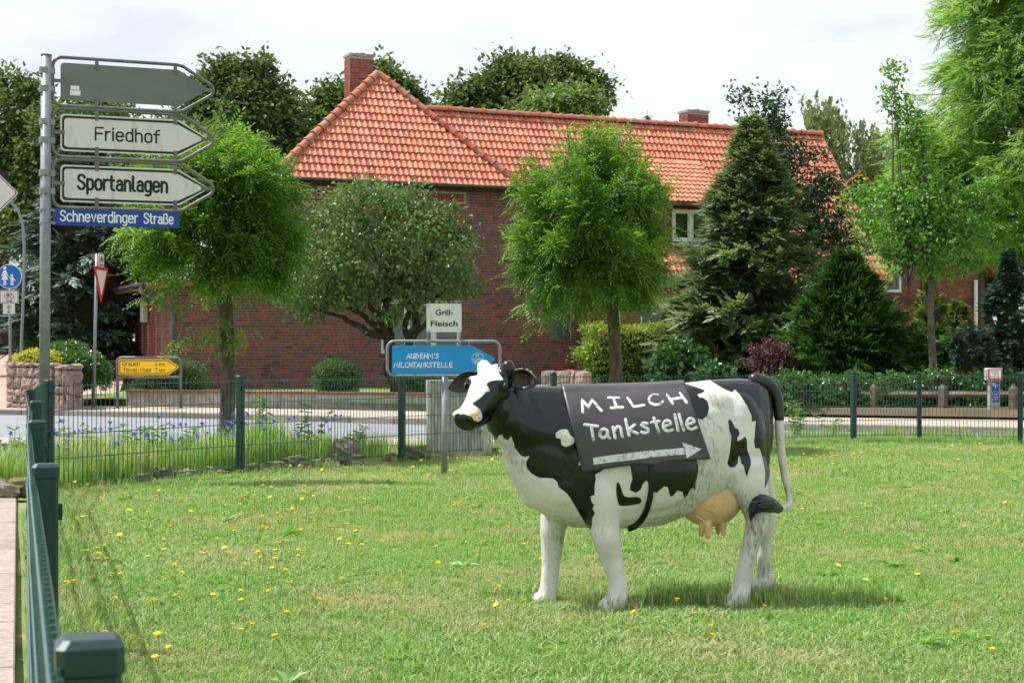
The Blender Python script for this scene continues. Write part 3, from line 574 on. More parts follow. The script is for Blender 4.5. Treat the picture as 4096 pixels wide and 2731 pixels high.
rest = tiles[nsingle:]; ps = np.array([t[0] for t in rest]); ja = RNG.normal(0, .006, len(ps)); Rm = np.einsum('ij,njk->nik', RT, rz_mats(ja)); ps = ps+RN*RNG.normal(0, .002, len(ps))[:, None]
o = obj('tile_courses', scatter(TV, TF, ps, Rm, 1.0), M['tile'], roof); o['kind'] = 'stuff'
# ridge and hip caps, each one
def cap_mesh(Lc=0.42, r=0.13):
    mb = MB(); A = np.linspace(-.1, math.pi+.1, 11)
    for k, (x0, x1, r0, r1) in enumerate([(0, Lc-.07, r*.9, r), (Lc-.075, Lc, r*1.16, r*1.2)]):
        a = np.c_[np.full(11, x0), r0*np.cos(A), r0*np.sin(A)]; b = np.c_[np.full(11, x1), r1*np.cos(A), r1*np.sin(A)]; i = np.arange(10); V = np.concatenate((a, b)); mb.add((V, np.c_[i, i+1, i+12, i+11]))
        for rr, x in ((r1, x1), (r0, x0)):
            c = np.c_[np.full(11, x), rr*np.cos(A), rr*np.sin(A)]; d = np.c_[np.full(11, x), (rr-.03)*np.cos(A), (rr-.03)*np.sin(A)]; mb.add((np.concatenate((c, d)), np.c_[i, i+1, i+12, i+11]))
    return mb.mesh('ridge_cap')
cme = cap_mesh(); cme.materials.append(M['ridge'])
def caps(a, b, up, off=0.0):
    a = np.asarray(a, float); b = np.asarray(b, float); Lg = np.linalg.norm(b-a); d = (b-a)/Lg; n = int(Lg/0.37); Fm = frames(d[None], nrm(up)[None])[0]
    for i in range(n):
        p = a+d*(i*Lg/n)+np.asarray(nrm(up))*off; o = bpy.data.objects.new('ridge_cap', cme); COL.objects.link(o); o.parent = roof
        o.matrix_basis = Matrix.Translation(Vector(p))@Matrix(Fm.tolist()).to_4x4()@Matrix.Rotation(random.gauss(0, .012), 4, 'Z')@Matrix.Rotation(random.gauss(0, .015), 4, 'Y')
upL = nrm(RN+np.array((-.6, .1, .6))); upR = nrm(RN+np.array((.6, .3, .6)))
caps(rp_(AU, HA, .0), rp_(-HW-.05, -.02, .0), upL); caps(rp_(AU, HA, 0), rp_(.05, -.02, 0), upR)
caps(rp_(AU*RV/HA+.1, RV, 0), rp_(UE, RV, 0), E3)
obj('verge', prism([(0, 0), (0.06, 0), (0.06, 0.14), (0, 0.14)], rp_(UE, VB, -.1), U3, RN, (RV-VB)*SL) if False else tube([rp_(UE+.02, VB, .0), rp_(UE+.02, RV, .0)], 0.05, 8), M['ridge'], roof)
# gutters under the eaves
def gutter(u0, u1, v, z, m, par):
    A = np.linspace(math.pi, 2*math.pi, 9); G = []
    for u in (u0, u1): G.append([hp(u, v+0.085*math.cos(a), z+0.085*math.sin(a)) for a in A])
    G = np.array(G); o = obj('gutter', quadgrid(G), m, par); sm = o.modifiers.new('t', 'SOLIDIFY'); sm.thickness = 0.012
    mb = MB()
    for u in np.arange(u0+.4, u1, 0.92): mb.add(tube([hp(u, v+0.09*math.cos(a), z+0.09*math.sin(a)) for a in np.linspace(math.pi*.95, 2.05*math.pi, 9)], 0.009, 5))
    obj('gutter_bracket', mb, m, o)
gutter(-HW-.05, 2.05, -0.10, EZ-.03, M['zinc'], house); gutter(2.0, UE, VB-.1, EZ+TAN*VB-.03, M['zinc'], house)
fas = MB(); fas.add(prism([(-HW, EZ-.16), (2.0, EZ-.16), (2.0, EZ-.06), (-HW, EZ-.06)], hp(0, wv-.003, 0), U3, E3, wv-.02)); fas.add(prism([(2.0, EZ+TAN*VB-.16), (UE, EZ+TAN*VB-.16), (UE, EZ+TAN*VB-.06), (2.0, EZ+TAN*VB-.06)], hp(0, v2+.1, 0), U3, E3, v2+.1-VB-.02)); obj('eaves_board', fas, M['wood_dark'], house)
# dormer
du0, du1, dvf, dve = 4.08, 6.58, -1.3, -1.62; ze = CAM_H+4.36; zt = EZ+TAN*0.86; dw = MB()
zb = EZ+TAN*dvf; dormer = obj('dormer', prism([(du0+.12, zb-.1), (du1-.12, zb-.1), (du1-.12, ze), (du0+.12, ze)], hp(0, dvf+.1, 0), U3, E3, 0.1), mat('dormer_red', hexc('#7c3a2c'), 0.9, hexc('#6a2f25'), 6), house)
ck = MB()
for uu_ in (du0+.06, du1-.12):
    P = np.array([hp(uu_, dvf+.1, zb-.1), hp(uu_, .86, zt-.1), hp(uu_, dvf+.1, ze+.1)]); ck.add((np.concatenate((P, P+U3*.06)), [np.array([(0, 1, 2), (5, 4, 3)]), np.array([(0, 1, 4, 3), (1, 2, 5, 4), (2, 0, 3, 5)])]))
obj('dormer_cheek', ck, M['zinc'], dormer)
wD = window(hp(du0+.32, dvf, zb+.1), U3, nF, 1.85, ze-zb-.28, 3, M['old_white'], house, fw=0.09, inset=-0.02, sill=False)
obj('lead_apron', prism([(du0+.2, zb-.06), (du1-.2, zb-.06), (du1-.2, zb+.07), (du0+.2, zb+.07)], hp(0, dvf-.02, 0), U3, E3, 0.05), M['zinc'], dormer)
sl2 = (zt-ze)/(0.86-dve); SL2 = math.sqrt(1+sl2*sl2); UP2 = (V3+sl2*E3)/SL2; RN2 = np.cross(U3, UP2); RT2 = np.stack((U3, UP2, RN2), -1)
dp = lambda u, v, off=0: hp(u, v, ze+sl2*(v-dve))+RN2*off
obj('dormer_roof', (np.array([dp(du0, dve, .0), dp(du1, dve, .0), dp(du1, .86, .0), dp(du0, .86, 0), dp(du0, dve, -.08), dp(du1, dve, -.08), dp(du1, .86, -.08), dp(du0, .86, -.08)]), np.array([(0, 1, 2, 3), (7, 6, 5, 4), (0, 4, 5, 1), (1, 5, 6, 2), (3, 2, 6, 7), (0, 3, 7, 4)])), M['tile_deck'], dormer)
TE2 = 0.29; nr2 = int((0.86-dve)*SL2/TE2); nc2 = int((du1-du0)/TW)
ps = np.array([dp(du0+(c+.5)*TW, dve+r*TE2/SL2, .012) for r in range(nr2) for c in range(nc2)]); o = obj('dormer_tiles', scatter(TV, TF, ps, np.einsum('ij,njk->nik', RT2, rz_mats(RNG.normal(0, .008, len(ps)))), 1.0), M['tile'], dormer); o['kind'] = 'stuff'
gutter(du0-.02, du1+.02, dve-.08, ze-.02, M['zinc'], house)
obj('barge_board', tube([dp(du0-.02, dve, .03), dp(du0-.02, .86, .03)], 0.035, 6), M['zinc'], dormer)
# chimneys built of bricks
def chimney(c, w, d, z0, z1, rz, parent):
    uu = np.array((math.cos(rz), math.sin(rz), 0)); vv = np.array((-math.sin(rz), math.cos(rz), 0)); c = np.array((c[0], c[1], 0))
    core = obj('chimney', box((c[0], c[1], (z0+z1)/2), (w-.02, d-.02, z1-z0), rz), M['mortar'], parent)
    for (O, ud, nd, Ln) in ((c-uu*w/2-vv*d/2+vv*.01, uu, -vv, w), (c-uu*w/2+vv*d/2+uu*.01, -vv, -uu, d), (c+uu*w/2-vv*d/2-uu*.01, vv, uu, d)):
        single_bricks(bricks(Ln, z1-z0-.09, []), O+E3*z0, ud, nd, core, M['brick_red'])
    obj('chimney_cap', box((c[0], c[1], z1-.04), (w+.05, d+.05, .08), rz), M['concrete'], core); obj('flue', tube([(c[0]+.1, c[1], z1-.05), (c[0]+.1, c[1], z1+.06)], .1, 10), M['concrete'], core)
ry = math.atan2(U[1], U[0]); q = at(1436, 300, 50.2); chimney((q[0], q[1]), 0.78, 0.6, 7.6, CAM_H+(HOR-222)/F_PX*50.2, ry, house)
q = at(2775, 470, 53.0); chimney((q[0], q[1]), 0.80, 0.6, 7.6, CAM_H+(HOR-446)/F_PX*53, ry, house)
# ------------------------------------------------------------------ timber and brick barn behind
bz = at(3430, 695, 58.0); barn = empty('barn', (bz[0]+2.2, 58, 0), 'old half timbered brick barn with dark board gable behind the house', 'barn')
bx0, bx1, by = bz[0]-4.0, bz[0]+4.6, 58.0; br = bz[2]; beave = br-3.3; zbt = CAM_H+(HOR-1010)/F_PX*58
BU = np.array((1., 0, 0)); BN = np.array((0, -1., 0))
bw = obj('wall', box(((bx0+bx1)/2, by+.2, zbt/2), (bx1-bx0-.02, .38, zbt)), M['mortar'], barn); o = obj('brickwork', brick_vf(bricks(bx1-bx0, zbt, [(4.95, 5.6, 3.25, 4.2)]), (bx0, by, 0), BU, BN), M['brick_red'], bw); o['kind'] = 'stuff'
for x in np.arange(bx0+.05, bx1, 0.19):
    t = br-.35-abs(x-bz[0])*0.72
    if t > zbt: obj('gable_board', box((x, by+.05, (zbt+t)/2), (.18, .03, t-zbt), random.uniform(-.02, .02)), M['wood_dark'], barn)
for x in (bx0+3.0, bx0+4.75, bx0+6.4, bx1-.1): obj('timber_post', box((x, by-.02, zbt/2), (.16, .1, zbt)), M['wood_dark'], barn)
for z in (zbt, 1.75, 2.95): obj('timber_rail', box(((bx0+bx1)/2, by-.015, z), (bx1-bx0, .08, .14)), M['wood_dark'], barn)
window((bx0+4.97, by, 3.27), BU, BN, .6, .9, 1, M['pvc'], barn, fw=.06, inset=-.02, sill=False)
rf = MB()
for sgn, e in ((-1, bx0-.4), (1, bx1+.4)):
    ez = br-abs(e-bz[0])*0.72; A = [np.array((bz[0], by-.5, br)), np.array((e, by-.5, ez)), np.array((e, by+8, ez)), np.array((bz[0], by+8, br))]; T = np.array((0, 0, -.12)); rf.add((np.array(A+[a+T for a in A]), np.array([(0, 1, 2, 3), (7, 6, 5, 4), (0, 4, 5, 1), (1, 5, 6, 2), (2, 6, 7, 3)])))
br_ = obj('roof', rf, M['tile_deck'], barn)
ps = []; Rs = []
for sgn in (-1, 1):
    up_ = nrm(np.array((-sgn, 0, .72))); ac = np.array((0, -sgn*1., 0)) if sgn < 0 else np.array((0, 1., 0)); nn_ = np.cross(ac, up_); Rb = np.stack((ac, up_, nn_), -1)
    e = bx0-.4 if sgn < 0 else bx1+.4; Ln = abs(e-bz[0])*math.sqrt(1+.72**2)
    for r in range(int(Ln/.31)):
        for c in range(16):
            ps.append(np.array((e, by-.45+c*.19, br-abs(e-bz[0])*.72))+up_*r*.31+nn_*.0); Rs.append(Rb)
o = obj('tile_courses', scatter(TV, TF, np.array(ps), np.array(Rs), 1.08), M['tile'], br_); o['kind'] = 'stuff'
obj('downpipe', tube([(bx1-.35, by-.13, .1), (bx1-.35, by-.13, 3.7)], .07, 8), M['pvc'], barn)
# ------------------------------------------------------------------ low garden wall with brick cap, stone planters
gwall = empty('garden_wall', (-5, 34.5, 0), 'low concrete garden wall with a red brick capping', 'wall')
wx = np.linspace(-8.5, -1.2, 30); wy = np.interp(wx, [-8.7, -2.45, 2], [35.3, 33.0, 31.3]); 
gA = np.array([[(x, y, -.08), (x, y, .27), (x+.06, y+.2, .27), (x+.06, y+.2, -.08)] for x, y in zip(wx, wy)]); obj('wall_body', quadgrid(gA), M['concrete'], gwall)
cm = new_mesh('cap_brick', *bevbox((0, 0, 0), (.118, .26, .05), .006)); cm.materials.append(M['brick_red']); Lg = math.hypot(wx[-1]-wx[0], wy[-1]-wy[0])
for i in range(int(Lg/.125)):
    t = (i+.5)*.125/Lg; x = wx[0]+(wx[-1]-wx[0])*t; o = bpy.data.objects.new('cap_brick', cm); COL.objects.link(o); o.parent = gwall; o.matrix_parent_inverse = Matrix.Translation(-gwall.location); o.location = (x+.03, np.interp(x, wx, wy)+.1, .297); o.rotation_euler = (0, 0, math.atan2(wy[-1]-wy[0], wx[-1]-wx[0])+random.gauss(0, .01))
def stone_vf(w, h, d, seed):
    g = np.random.default_rng(seed); V, F = [], []; n = 4
    def pt(x, y, z): return np.array((x*w/2, y*d/2, z*h/2))
    V, F = box((0, 0, 0), (w, d, h)); mb = MB()
    X = np.linspace(-1, 1, n); 
    fr = []
    for j in range(n):
        for i in range(n):
            e = (abs(X[i]) == 1)+(abs(X[j]) == 1); fr.append((X[i]*w/2*(1-.02*e), -d/2-(.0 if e else g.uniform(.01, .05))+(.02 if e == 2 else 0)*1+g.normal(0, .006), X[j]*h/2*(1-.02*e)))
    fr = np.array(fr); fr[:, 0] += g.normal(0, .012, 16)*(w > .1); fr[:, 2] += g.normal(0, .01, 16)
    bkp = fr.copy(); bkp[:, 1] = d/2; Vv = np.concatenate((fr, bkp)); i = np.array([j*n+k for j in range(n-1) for k in range(n-1)]); Fs = [np.c_[i, i+1, i+n+1, i+n]]
    ring = [0, 1, 2, 3, 7, 11, 15, 14, 13, 12, 8, 4]; Fs.append(np.array([(ring[(k+1) % 12], ring[k], ring[k]+16, ring[(k+1) % 12]+16) for k in range(12)])); return Vv, np.concatenate(Fs)
def stone_face(parent, a, b, z0, z1, seed, rowh=.19):
    g = np.random.default_rng(seed); a = np.asarray(a, float); b = np.asarray(b, float); L_ = np.linalg.norm(b-a); d = (b-a)/L_; z = z0; k = 0; rzz = math.atan2(d[1], d[0])
    while z < z1-.05:
        h = min(g.uniform(.65, 1.4)*rowh, z1-z); h = z1-z if z1-z-h < .08 else h; x = 0
        while x < L_-.04:
            w = min(g.uniform(.12, .42), L_-x); w = L_-x if L_-x-w < .1 else w; V, F = stone_vf(w-.018, h-.016, .2, seed*100+k); k += 1
            c, s = math.cos(rzz), math.sin(rzz); V = V@np.array(((c, -s, 0), (s, c, 0), (0, 0, 1))).T+np.array((*(a+d*(x+w/2)), z+h/2)); obj('stone', (V, F), M['granite'], parent); x += w
        z += h
pl = empty('stone_planter', (-10, 34.2, 0), 'raised planter of rough granite stones at the street corner', 'planter')
pA = at(42, 1620, 34.8)[:2]; pB = at(225, 1634, 33.6)[:2]; pC = at(292, 1634, 33.4)[:2]; ztop = CAM_H+(HOR-1450)/F_PX*34
stone_face(pl, pA, pB, -.08, ztop, 3); stone_face(pl, pB+np.array((.02, .02)), pC+np.array((.0, .06)), -.08, ztop-.03, 4, .26)
P = [np.array((*p, 0)) for p in (pA+(.05, .12), pB+(0, .12), pC+(-.06, .2), pC+(-.62, 2.1), pA+(.1, 2.2))]; stone_face(pl, pC+np.array((.04, .1)), pC+np.array((-.5, 2.1)), -.08, ztop-.03, 5, .24); obj('planter_body', (np.array([p+E3*-.1 for p in P]+[p+E3*(ztop-.06) for p in P]), [np.array([(0, 1, 2, 3, 4)]), np.array([(5, 6, 7, 8, 9)]), np.array([(i, (i+1) % 5, (i+1) % 5+5, i+5) for i in range(5)])]), M['soil'], pl)
sr = empty('stone_wall_end', (1.2, 31.6, 0), 'short wall of big reddish granite blocks by the hedge', 'wall')
a = at(2178, 1555, 32.2)[:2]; b = at(2352, 1560, 31.4)[:2]; stone_face(sr, a, b, -.05, CAM_H+(HOR-1482)/F_PX*31.8, 9, .4); obj('wall_core', box((*(a+b)/2+np.array((0, .17)), .33), (np.linalg.norm(b-a)-.06, .14, .66), math.atan2(*(b-a)[::-1])), M['mortar'], sr)
# ------------------------------------------------------------------ plants
LEAF = np.array([(0, 0, 0), (.42, .30, .05), (1, 0, -.06), (.42, -.30, .05)]); LEAFF = np.array([(0, 1, 2), (0, 2, 3)])
LEAF6 = np.array([(0, 0, 0), (.25, .26, .05), (.65, .24, .05), (1, 0, -.1), (.65, -.24, .05), (.25, -.26, .05)]); LEAF6F = np.array([(0, 1, 2, 3), (0, 3, 4, 5)])
def pinnate(np_=6, L_=1.0, w=.26, lw=.11, droop=.35):
    V, F = [], []
    for k in range(np_+1):
        t = (k+.6)/(np_+.6); x = t*L_; z = -droop*t*t*L_
        for s in ((-1, 1) if k < np_ else (0,)):
            b = len(V); ll = w*(1-.25*abs(t-.5))
            if s: c = [(x, s*.01, z), (x+.35*lw+ll*.15, s*ll*.5, z-.02-lw*.25), (x+.14, s*ll, z-.05), (x-.35*lw+ll*.15, s*ll*.5, z-.02+lw*.25)]
            else: c = [(x, 0, z), (x+.12, lw*.5, z-.03), (x+ll, 0, z-.09), (x+.12, -lw*.5, z-.03)]
            # widen leaflets along the rachis direction
            if s: c[1] = (x+.05+lw*.55, s*ll*.5, z-.03); c[3] = (x+.05-lw*.45, s*ll*.5, z-.03); c[2] = (x+.12, s*ll, z-.06)
            V += c; F += [(b, b+1, b+2), (b, b+2, b+3)]
    return np.array(V), np.array(F)
PIN, PINF = pinnate()
def spray(n=7, L_=1.0, w=.13, spread=.55, seed=1, sub=True):
    """fan of narrow pointed shoots: conifer spray"""
    g = np.random.default_rng(seed); V, F = [], []
    for k in range(n):
        t = k/(n-1); x0 = .75*t; s = (-1)**k; a = s*(spread*(1-.5*t))+g.normal(0, .12); ln = L_*(.55-.25*t)*g.uniform(.8, 1.2)
        if k == n-1: a = 0; ln = .35
        d = np.array((math.cos(a), math.sin(a), g.normal(-.05, .12))); p = np.array((x0, 0, -.12*x0*x0)); nn = np.array((-d[1], d[0], 0))*w*.5; b = len(V)
        V += [p, p+d*ln*.45+nn, p+d*ln, p+d*ln*.45-nn]; F += [(b, b+1, b+2), (b, b+2, b+3)]
    b = len(V); V += [np.array((0, .02, 0)), np.array((.8, .01, -.07)), np.array((.8, -.01, -.07)), np.array((0, -.02, 0))]; F += [(b, b+1, b+2), (b, b+2, b+3)]
    return np.array(V), np.array(F)
SPR, SPRF = spray(); SPR2, SPR2F = spray(9, 1.0, .07, .8, 3)
LM = {}
LM['robinia'] = leafmat('robinia_leaf', [hexc('#3c5d25'), hexc('#4e732e'), hexc('#688b3b'), hexc('#90a94e')], .45, .5)
LM['lilac'] = leafmat('lilac_leaf', [hexc('#445c39'), hexc('#536e42'), hexc('#65804b'), hexc('#82975f')], .3, .34, .5)
LM['seed'] = leafmat('withered_flowers', [hexc('#5d4b2a'), hexc('#6f5a35')], .1, .8)
LM['oak'] = leafmat('oak_leaf', [hexc('#42532f'), hexc('#546839'), hexc('#6b7d48')], .34, .55, .3, nscale=.35)
LM['oak2'] = leafmat('oak_leaf_pale', [hexc('#556d38'), hexc('#657d42'), hexc('#768c4e')], .3, .5, nscale=.35)
LM['thuja'] = leafmat('grey_green_conifer', [hexc('#50664a'), hexc('#667b58'), hexc('#7f9069'), hexc('#9a9b78')], .25, .6)
LM['yew'] = leafmat('dark_yew', [hexc('#223c1c'), hexc('#2f4f23'), hexc('#436a2d'), hexc('#688f40')], .16, .5)
LM['blue'] = leafmat('blue_conifer', [hexc('#3a4d47'), hexc('#506660'), hexc('#6d827a'), hexc('#88998d')], .1, .6)
LM['bluedark'] = leafmat('dark_blue_spruce', [hexc('#2c3f3a'), hexc('#3d544b'), hexc('#587065')], .1, .6)
LM['holly'] = leafmat('holly_leaf', [hexc('#1c3a1d'), hexc('#274a25'), hexc('#35602c')], .12, .2, .7)
LM['hornbeam'] = leafmat('hornbeam_leaf', [hexc('#3d6327'), hexc('#507c31'), hexc('#67933d'), hexc('#88ab4e')], .4, .4, .45)
LM['taxo'] = leafmat('feathery_needles', [hexc('#5c7f3b'), hexc('#709247'), hexc('#87a757'), hexc('#a0b96c')], .45, .6)
LM['birch'] = leafmat('birch_leaf', [hexc('#5f6e4a'), hexc('#74835c'), hexc('#8b9870')], .35, .5)
LM['beech'] = leafmat('beech_hedge_leaf', [hexc('#557326'), hexc('#6f8a33'), hexc('#91a148'), hexc('#a79350')], .35, .4)
LM['box'] = leafmat('clipped_box', [hexc('#35561a'), hexc('#496e22'), hexc('#5d832c')], .25, .5)
LM['boxdark'] = leafmat('clipped_yew', [hexc('#2a471a'), hexc('#3a5c20'), hexc('#527a2a')], .2, .5)
LM['goldball'] = leafmat('golden_cushion', [hexc('#8f9a1f'), hexc('#b0b02a'), hexc('#c7c03c')], .3, .6)
LM['laurel'] = leafmat('laurel_leaf', [hexc('#24461f'), hexc('#315a28'), hexc('#447034')], .2, .18, .8)
LM['purple'] = leafmat('barberry_leaf', [hexc('#41242d'), hexc('#523038'), hexc('#634048')], .25, .5)
LM['shrub'] = leafmat('shrub_leaf', [hexc('#2f5220'), hexc('#416a2a'), hexc('#5a8436')], .3, .3, .6)
LM['goldthuja'] = leafmat('golden_tipped', [hexc('#35561a'), hexc('#5f7d26'), hexc('#93a036')], .2, .6)
LM['farhedge'] = leafmat('far_hedge', [hexc('#22351a'), hexc('#2c4320')], .15, .6)
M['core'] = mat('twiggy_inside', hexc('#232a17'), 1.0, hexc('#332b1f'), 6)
def branchy(mb, base, top, r0, r1, n=10, wob=.05, seg=10, seed=0):
    g = np.random.default_rng(seed); t = np.linspace(0, 1, n)[:, None]; P = np.asarray(base)*(1-t)+np.asarray(top)*t; P[1:-1] += g.normal(0, wob, (n-2, 3))*np.array((1, 1, .3)); P = smoothpath(P, 3); mb.add(tube(P, np.linspace(r0, r1, len(P)), seg)); return P
def leaf_rot(n, out, upb=.6, g=RNG):
    """leaf frames: tip pointing outward/down, face roughly to the sky"""
    d = nrm(out*.8+rdir(n, g)*.9+np.array((0, 0, -.25))); up = nrm(rdir(n, g)*.7+np.array((0, 0, upb))+out*.35); return frames(d, up)
def lump_crown(c, rad, nl, per, spread, g, fill=.55):
    """cluster centres on an uneven ellipsoid, gaussian leaves round each"""
    d = rdir(nl, g); r = g.uniform(fill, 1.0, nl)**.6; cen = np.asarray(c)+d*np.asarray(rad)*r[:, None]
    pos = (cen[:, None]+g.normal(0, 1, (nl, per, 3))*np.asarray(spread)).reshape(-1, 3); out = np.repeat(d, per, 0); return pos, out, cen
def crown_obj(name, parts, m, parent): 
    mb = MB()
    for p in parts: mb.add(p)
    return obj(name, mb, m, parent)
# --- two globe robinias
def robinia(px, d, crown_c, rx, rz, trunk_w, base_z, label, seed, lean=0.0, fringe=()):
    g = np.random.default_rng(seed); s = d/F_PX; x = (px-2048)*s; T = empty('robinia_tree', (x, d, base_z), label, 'tree', 'globe trees along the fence')
    cc = at(crown_c[0], crown_c[1], d); rx *= s; rz *= s; tr = MB(); top = cc+np.array((0, 0, -.25*rz)); rt = trunk_w*s/2
    P = np.array([(x, d, base_z-.05), (x+.01, d, base_z+.4), (x+.02, d, base_z+1.0), (x+.3*(top[0]-x)*.3, d, (top[2]+base_z+1)/2), (x*.6+top[0]*.4, d, top[2]-.1), top]); P = smoothpath(P, 5); tr.add(tube(P, np.linspace(rt*1.08, rt*.85, len(P)), 14))
    tk = obj('trunk', tr, M['bark'], T, smooth=True); br = MB(); lp, ld = [], []
    ns = 560; lob = rdir(44, g); lobr = g.uniform(.90, 1.07, 44)
    for k in range(ns):
        th = g.uniform(0, 6.283); ph = math.acos(g.uniform(-.82, 1)); li = int(g.integers(44)); dv = nrm(lob[li]+g.normal(0, .3, 3)); dv = dv if dv[2] > -.75 else dv*np.array((1, 1, -.3)); th = math.atan2(dv[1], dv[0]); ph = math.acos(max(-1, min(1, dv[2])))
        bump = 1+.10*math.sin(3*th+seed)*math.sin(2*ph)+.07*math.sin(7*th+2*ph+seed)+g.normal(0, .05); bump *= lobr[li]; R = np.array((rx, rx*.95, rz))*bump*((np.abs(dv)**2.3).sum()**(-1/2.3))*.97
        end = cc+dv*R; drop = .15*rx if dv[2] < .25 else .03; end = end-np.array((0, 0, drop*g.uniform(.3, 1.1)*(.25-min(dv[2], .25)+.25)))
        if dv[2] > .3 and g.random() < .12: end = end+dv*R*g.uniform(.05, .2)
        st = top+dv*.1*rx; mid = (st+end)/2+np.array((0, 0, .12*rx))*max(0, .8-abs(dv[2])); pts = smoothpath(np.array([st, mid, end]), 6)
        if k % 4 == 0: br.add(tube(pts, np.linspace(.012, .003, len(pts)), 4, cap=False))
        for j in range(16):
            t = g.uniform(.30, 1.0)**.6*(len(pts)-1.01); i = int(t); p = pts[i]*(1-t+i)+pts[i+1]*(t-i); tg = nrm(pts[i+1]-pts[i]); lp.append(p); ld.append(nrm(tg*.35+dv*.35+rdir(1, g)[0]*.95+np.array((0, 0, -.08))))
    for (fx_, fy_, n_) in fringe:
        c0 = at(fx_, fy_, d-.1)
        for j in range(n_): lp.append(c0+g.normal(0, 1, 3)*np.array((.11, .12, .07))); ld.append(nrm(g.normal(0, 1, 3)*np.array((1, .8, .3))+np.array((0, 0, -.35))))
    lp = np.array(lp); ld = np.array(ld); up = nrm(rdir(len(lp), g)*.55+np.array((0, 0, 1.0))); obj('branches', br, M['bark_dark'], T)
    sc = g.uniform(.15, .25, len(lp)); obj('crown', scatter(PIN, PINF, lp, frames(ld, up), sc), LM['robinia'], T)
robinia(905, 17.9, (850, 865), 345, 318, 60, 0.03, 'globe robinia with feathery leaves beside the yellow direction sign', 11, fringe=((880, 1330, 26), (790, 1345, 14), (960, 1335, 14), (980, 1180, 14), (700, 1210, 14)))
robinia(2458, 19.9, (2352, 905), 305, 365, 52, -0.05, 'globe robinia in front of the beech hedge and dormer', 12, fringe=((2130, 1210, 22), (2200, 1270, 20), (2480, 1270, 14), (2650, 1100, 10), (2150, 1060, 16)))
# --- lilac tree
def lilac():
    g = np.random.default_rng(31); d = 37.6; T = empty('lilac_tree', at(1585, 1560, d), 'old lilac tree with heart shaped leaves against the brick wall', 'tree'); s = d/F_PX
    tb = MB(); b = at(1590, 1580, d); f = at(1555, 1330, d); branchy(tb, b, f, .17, .13, 6, .05, 10, 2)
    for i, (x, y, dz) in enumerate([(1430, 1100, -.2), (1500, 950, .3), (1330, 1180, -.5), (1560, 1000, .1), (1250, 1230, .2)]): branchy(tb, f+np.array((0, 0, -.1)), at(x, y, d+dz), .1, .03, 7, .09, 7, i+4)
    f2 = at(1640, 1370, d); branchy(tb, b+np.array((.05, 0, .1)), f2, .12, .1, 5, .04, 8, 20)
    for i, (x, y, dz) in enumerate([(1700, 1150, -.2), (1620, 1000, .4), (1800, 1120, -.3), (1740, 980, .1)]): branchy(tb, f2, at(x, y, d+dz), .08, .025, 7, .09, 7, i+40)
    obj('trunk', tb, M['bark_dark'], T, smooth=True); pos, out = [], []
    lobes = [((1530, 960), (1.9, 1.5, 1.35), 240), ((1370, 1080), (1.3, 1.2, .85), 130), ((1700, 1010), (1.25, 1.2, 1.0), 120), ((1480, 830), (1.25, 1.1, .65), 90), ((1260, 1190), (.8, .8, .42), 50), ((1560, 1200), (1.2, 1.0, .55), 70), ((1820, 1130), (.6, .7, .5), 34)]
    for (c, r, n) in lobes: p, o, _ = lump_crown(at(c[0], c[1], d), r, int(n*.55), 42, (.17, .17, .12), g, .4); pos.append(p); out.append(o)
    pos = np.concatenate(pos); out = np.concatenate(out); obj('crown', scatter(LEAF6, LEAF6F, pos, leaf_rot(len(pos), out, .5, g), g.uniform(.08, .14, len(pos))), LM['lilac'], T)
    k = g.choice(len(pos), 1500); k = k[(pos[k, 2] > 2.0)]; obj('seed_heads', scatter(SPR2*np.array((1, .5, 1)), SPR2F, pos[k]+out[k]*.12, frames(nrm(out[k]*.5+np.array((0, 0, .8))+g.normal(0, .2, (len(k), 3))), rdir(len(k), g)), g.uniform(.12, .24, len(k))), LM['seed'], T)
lilac()
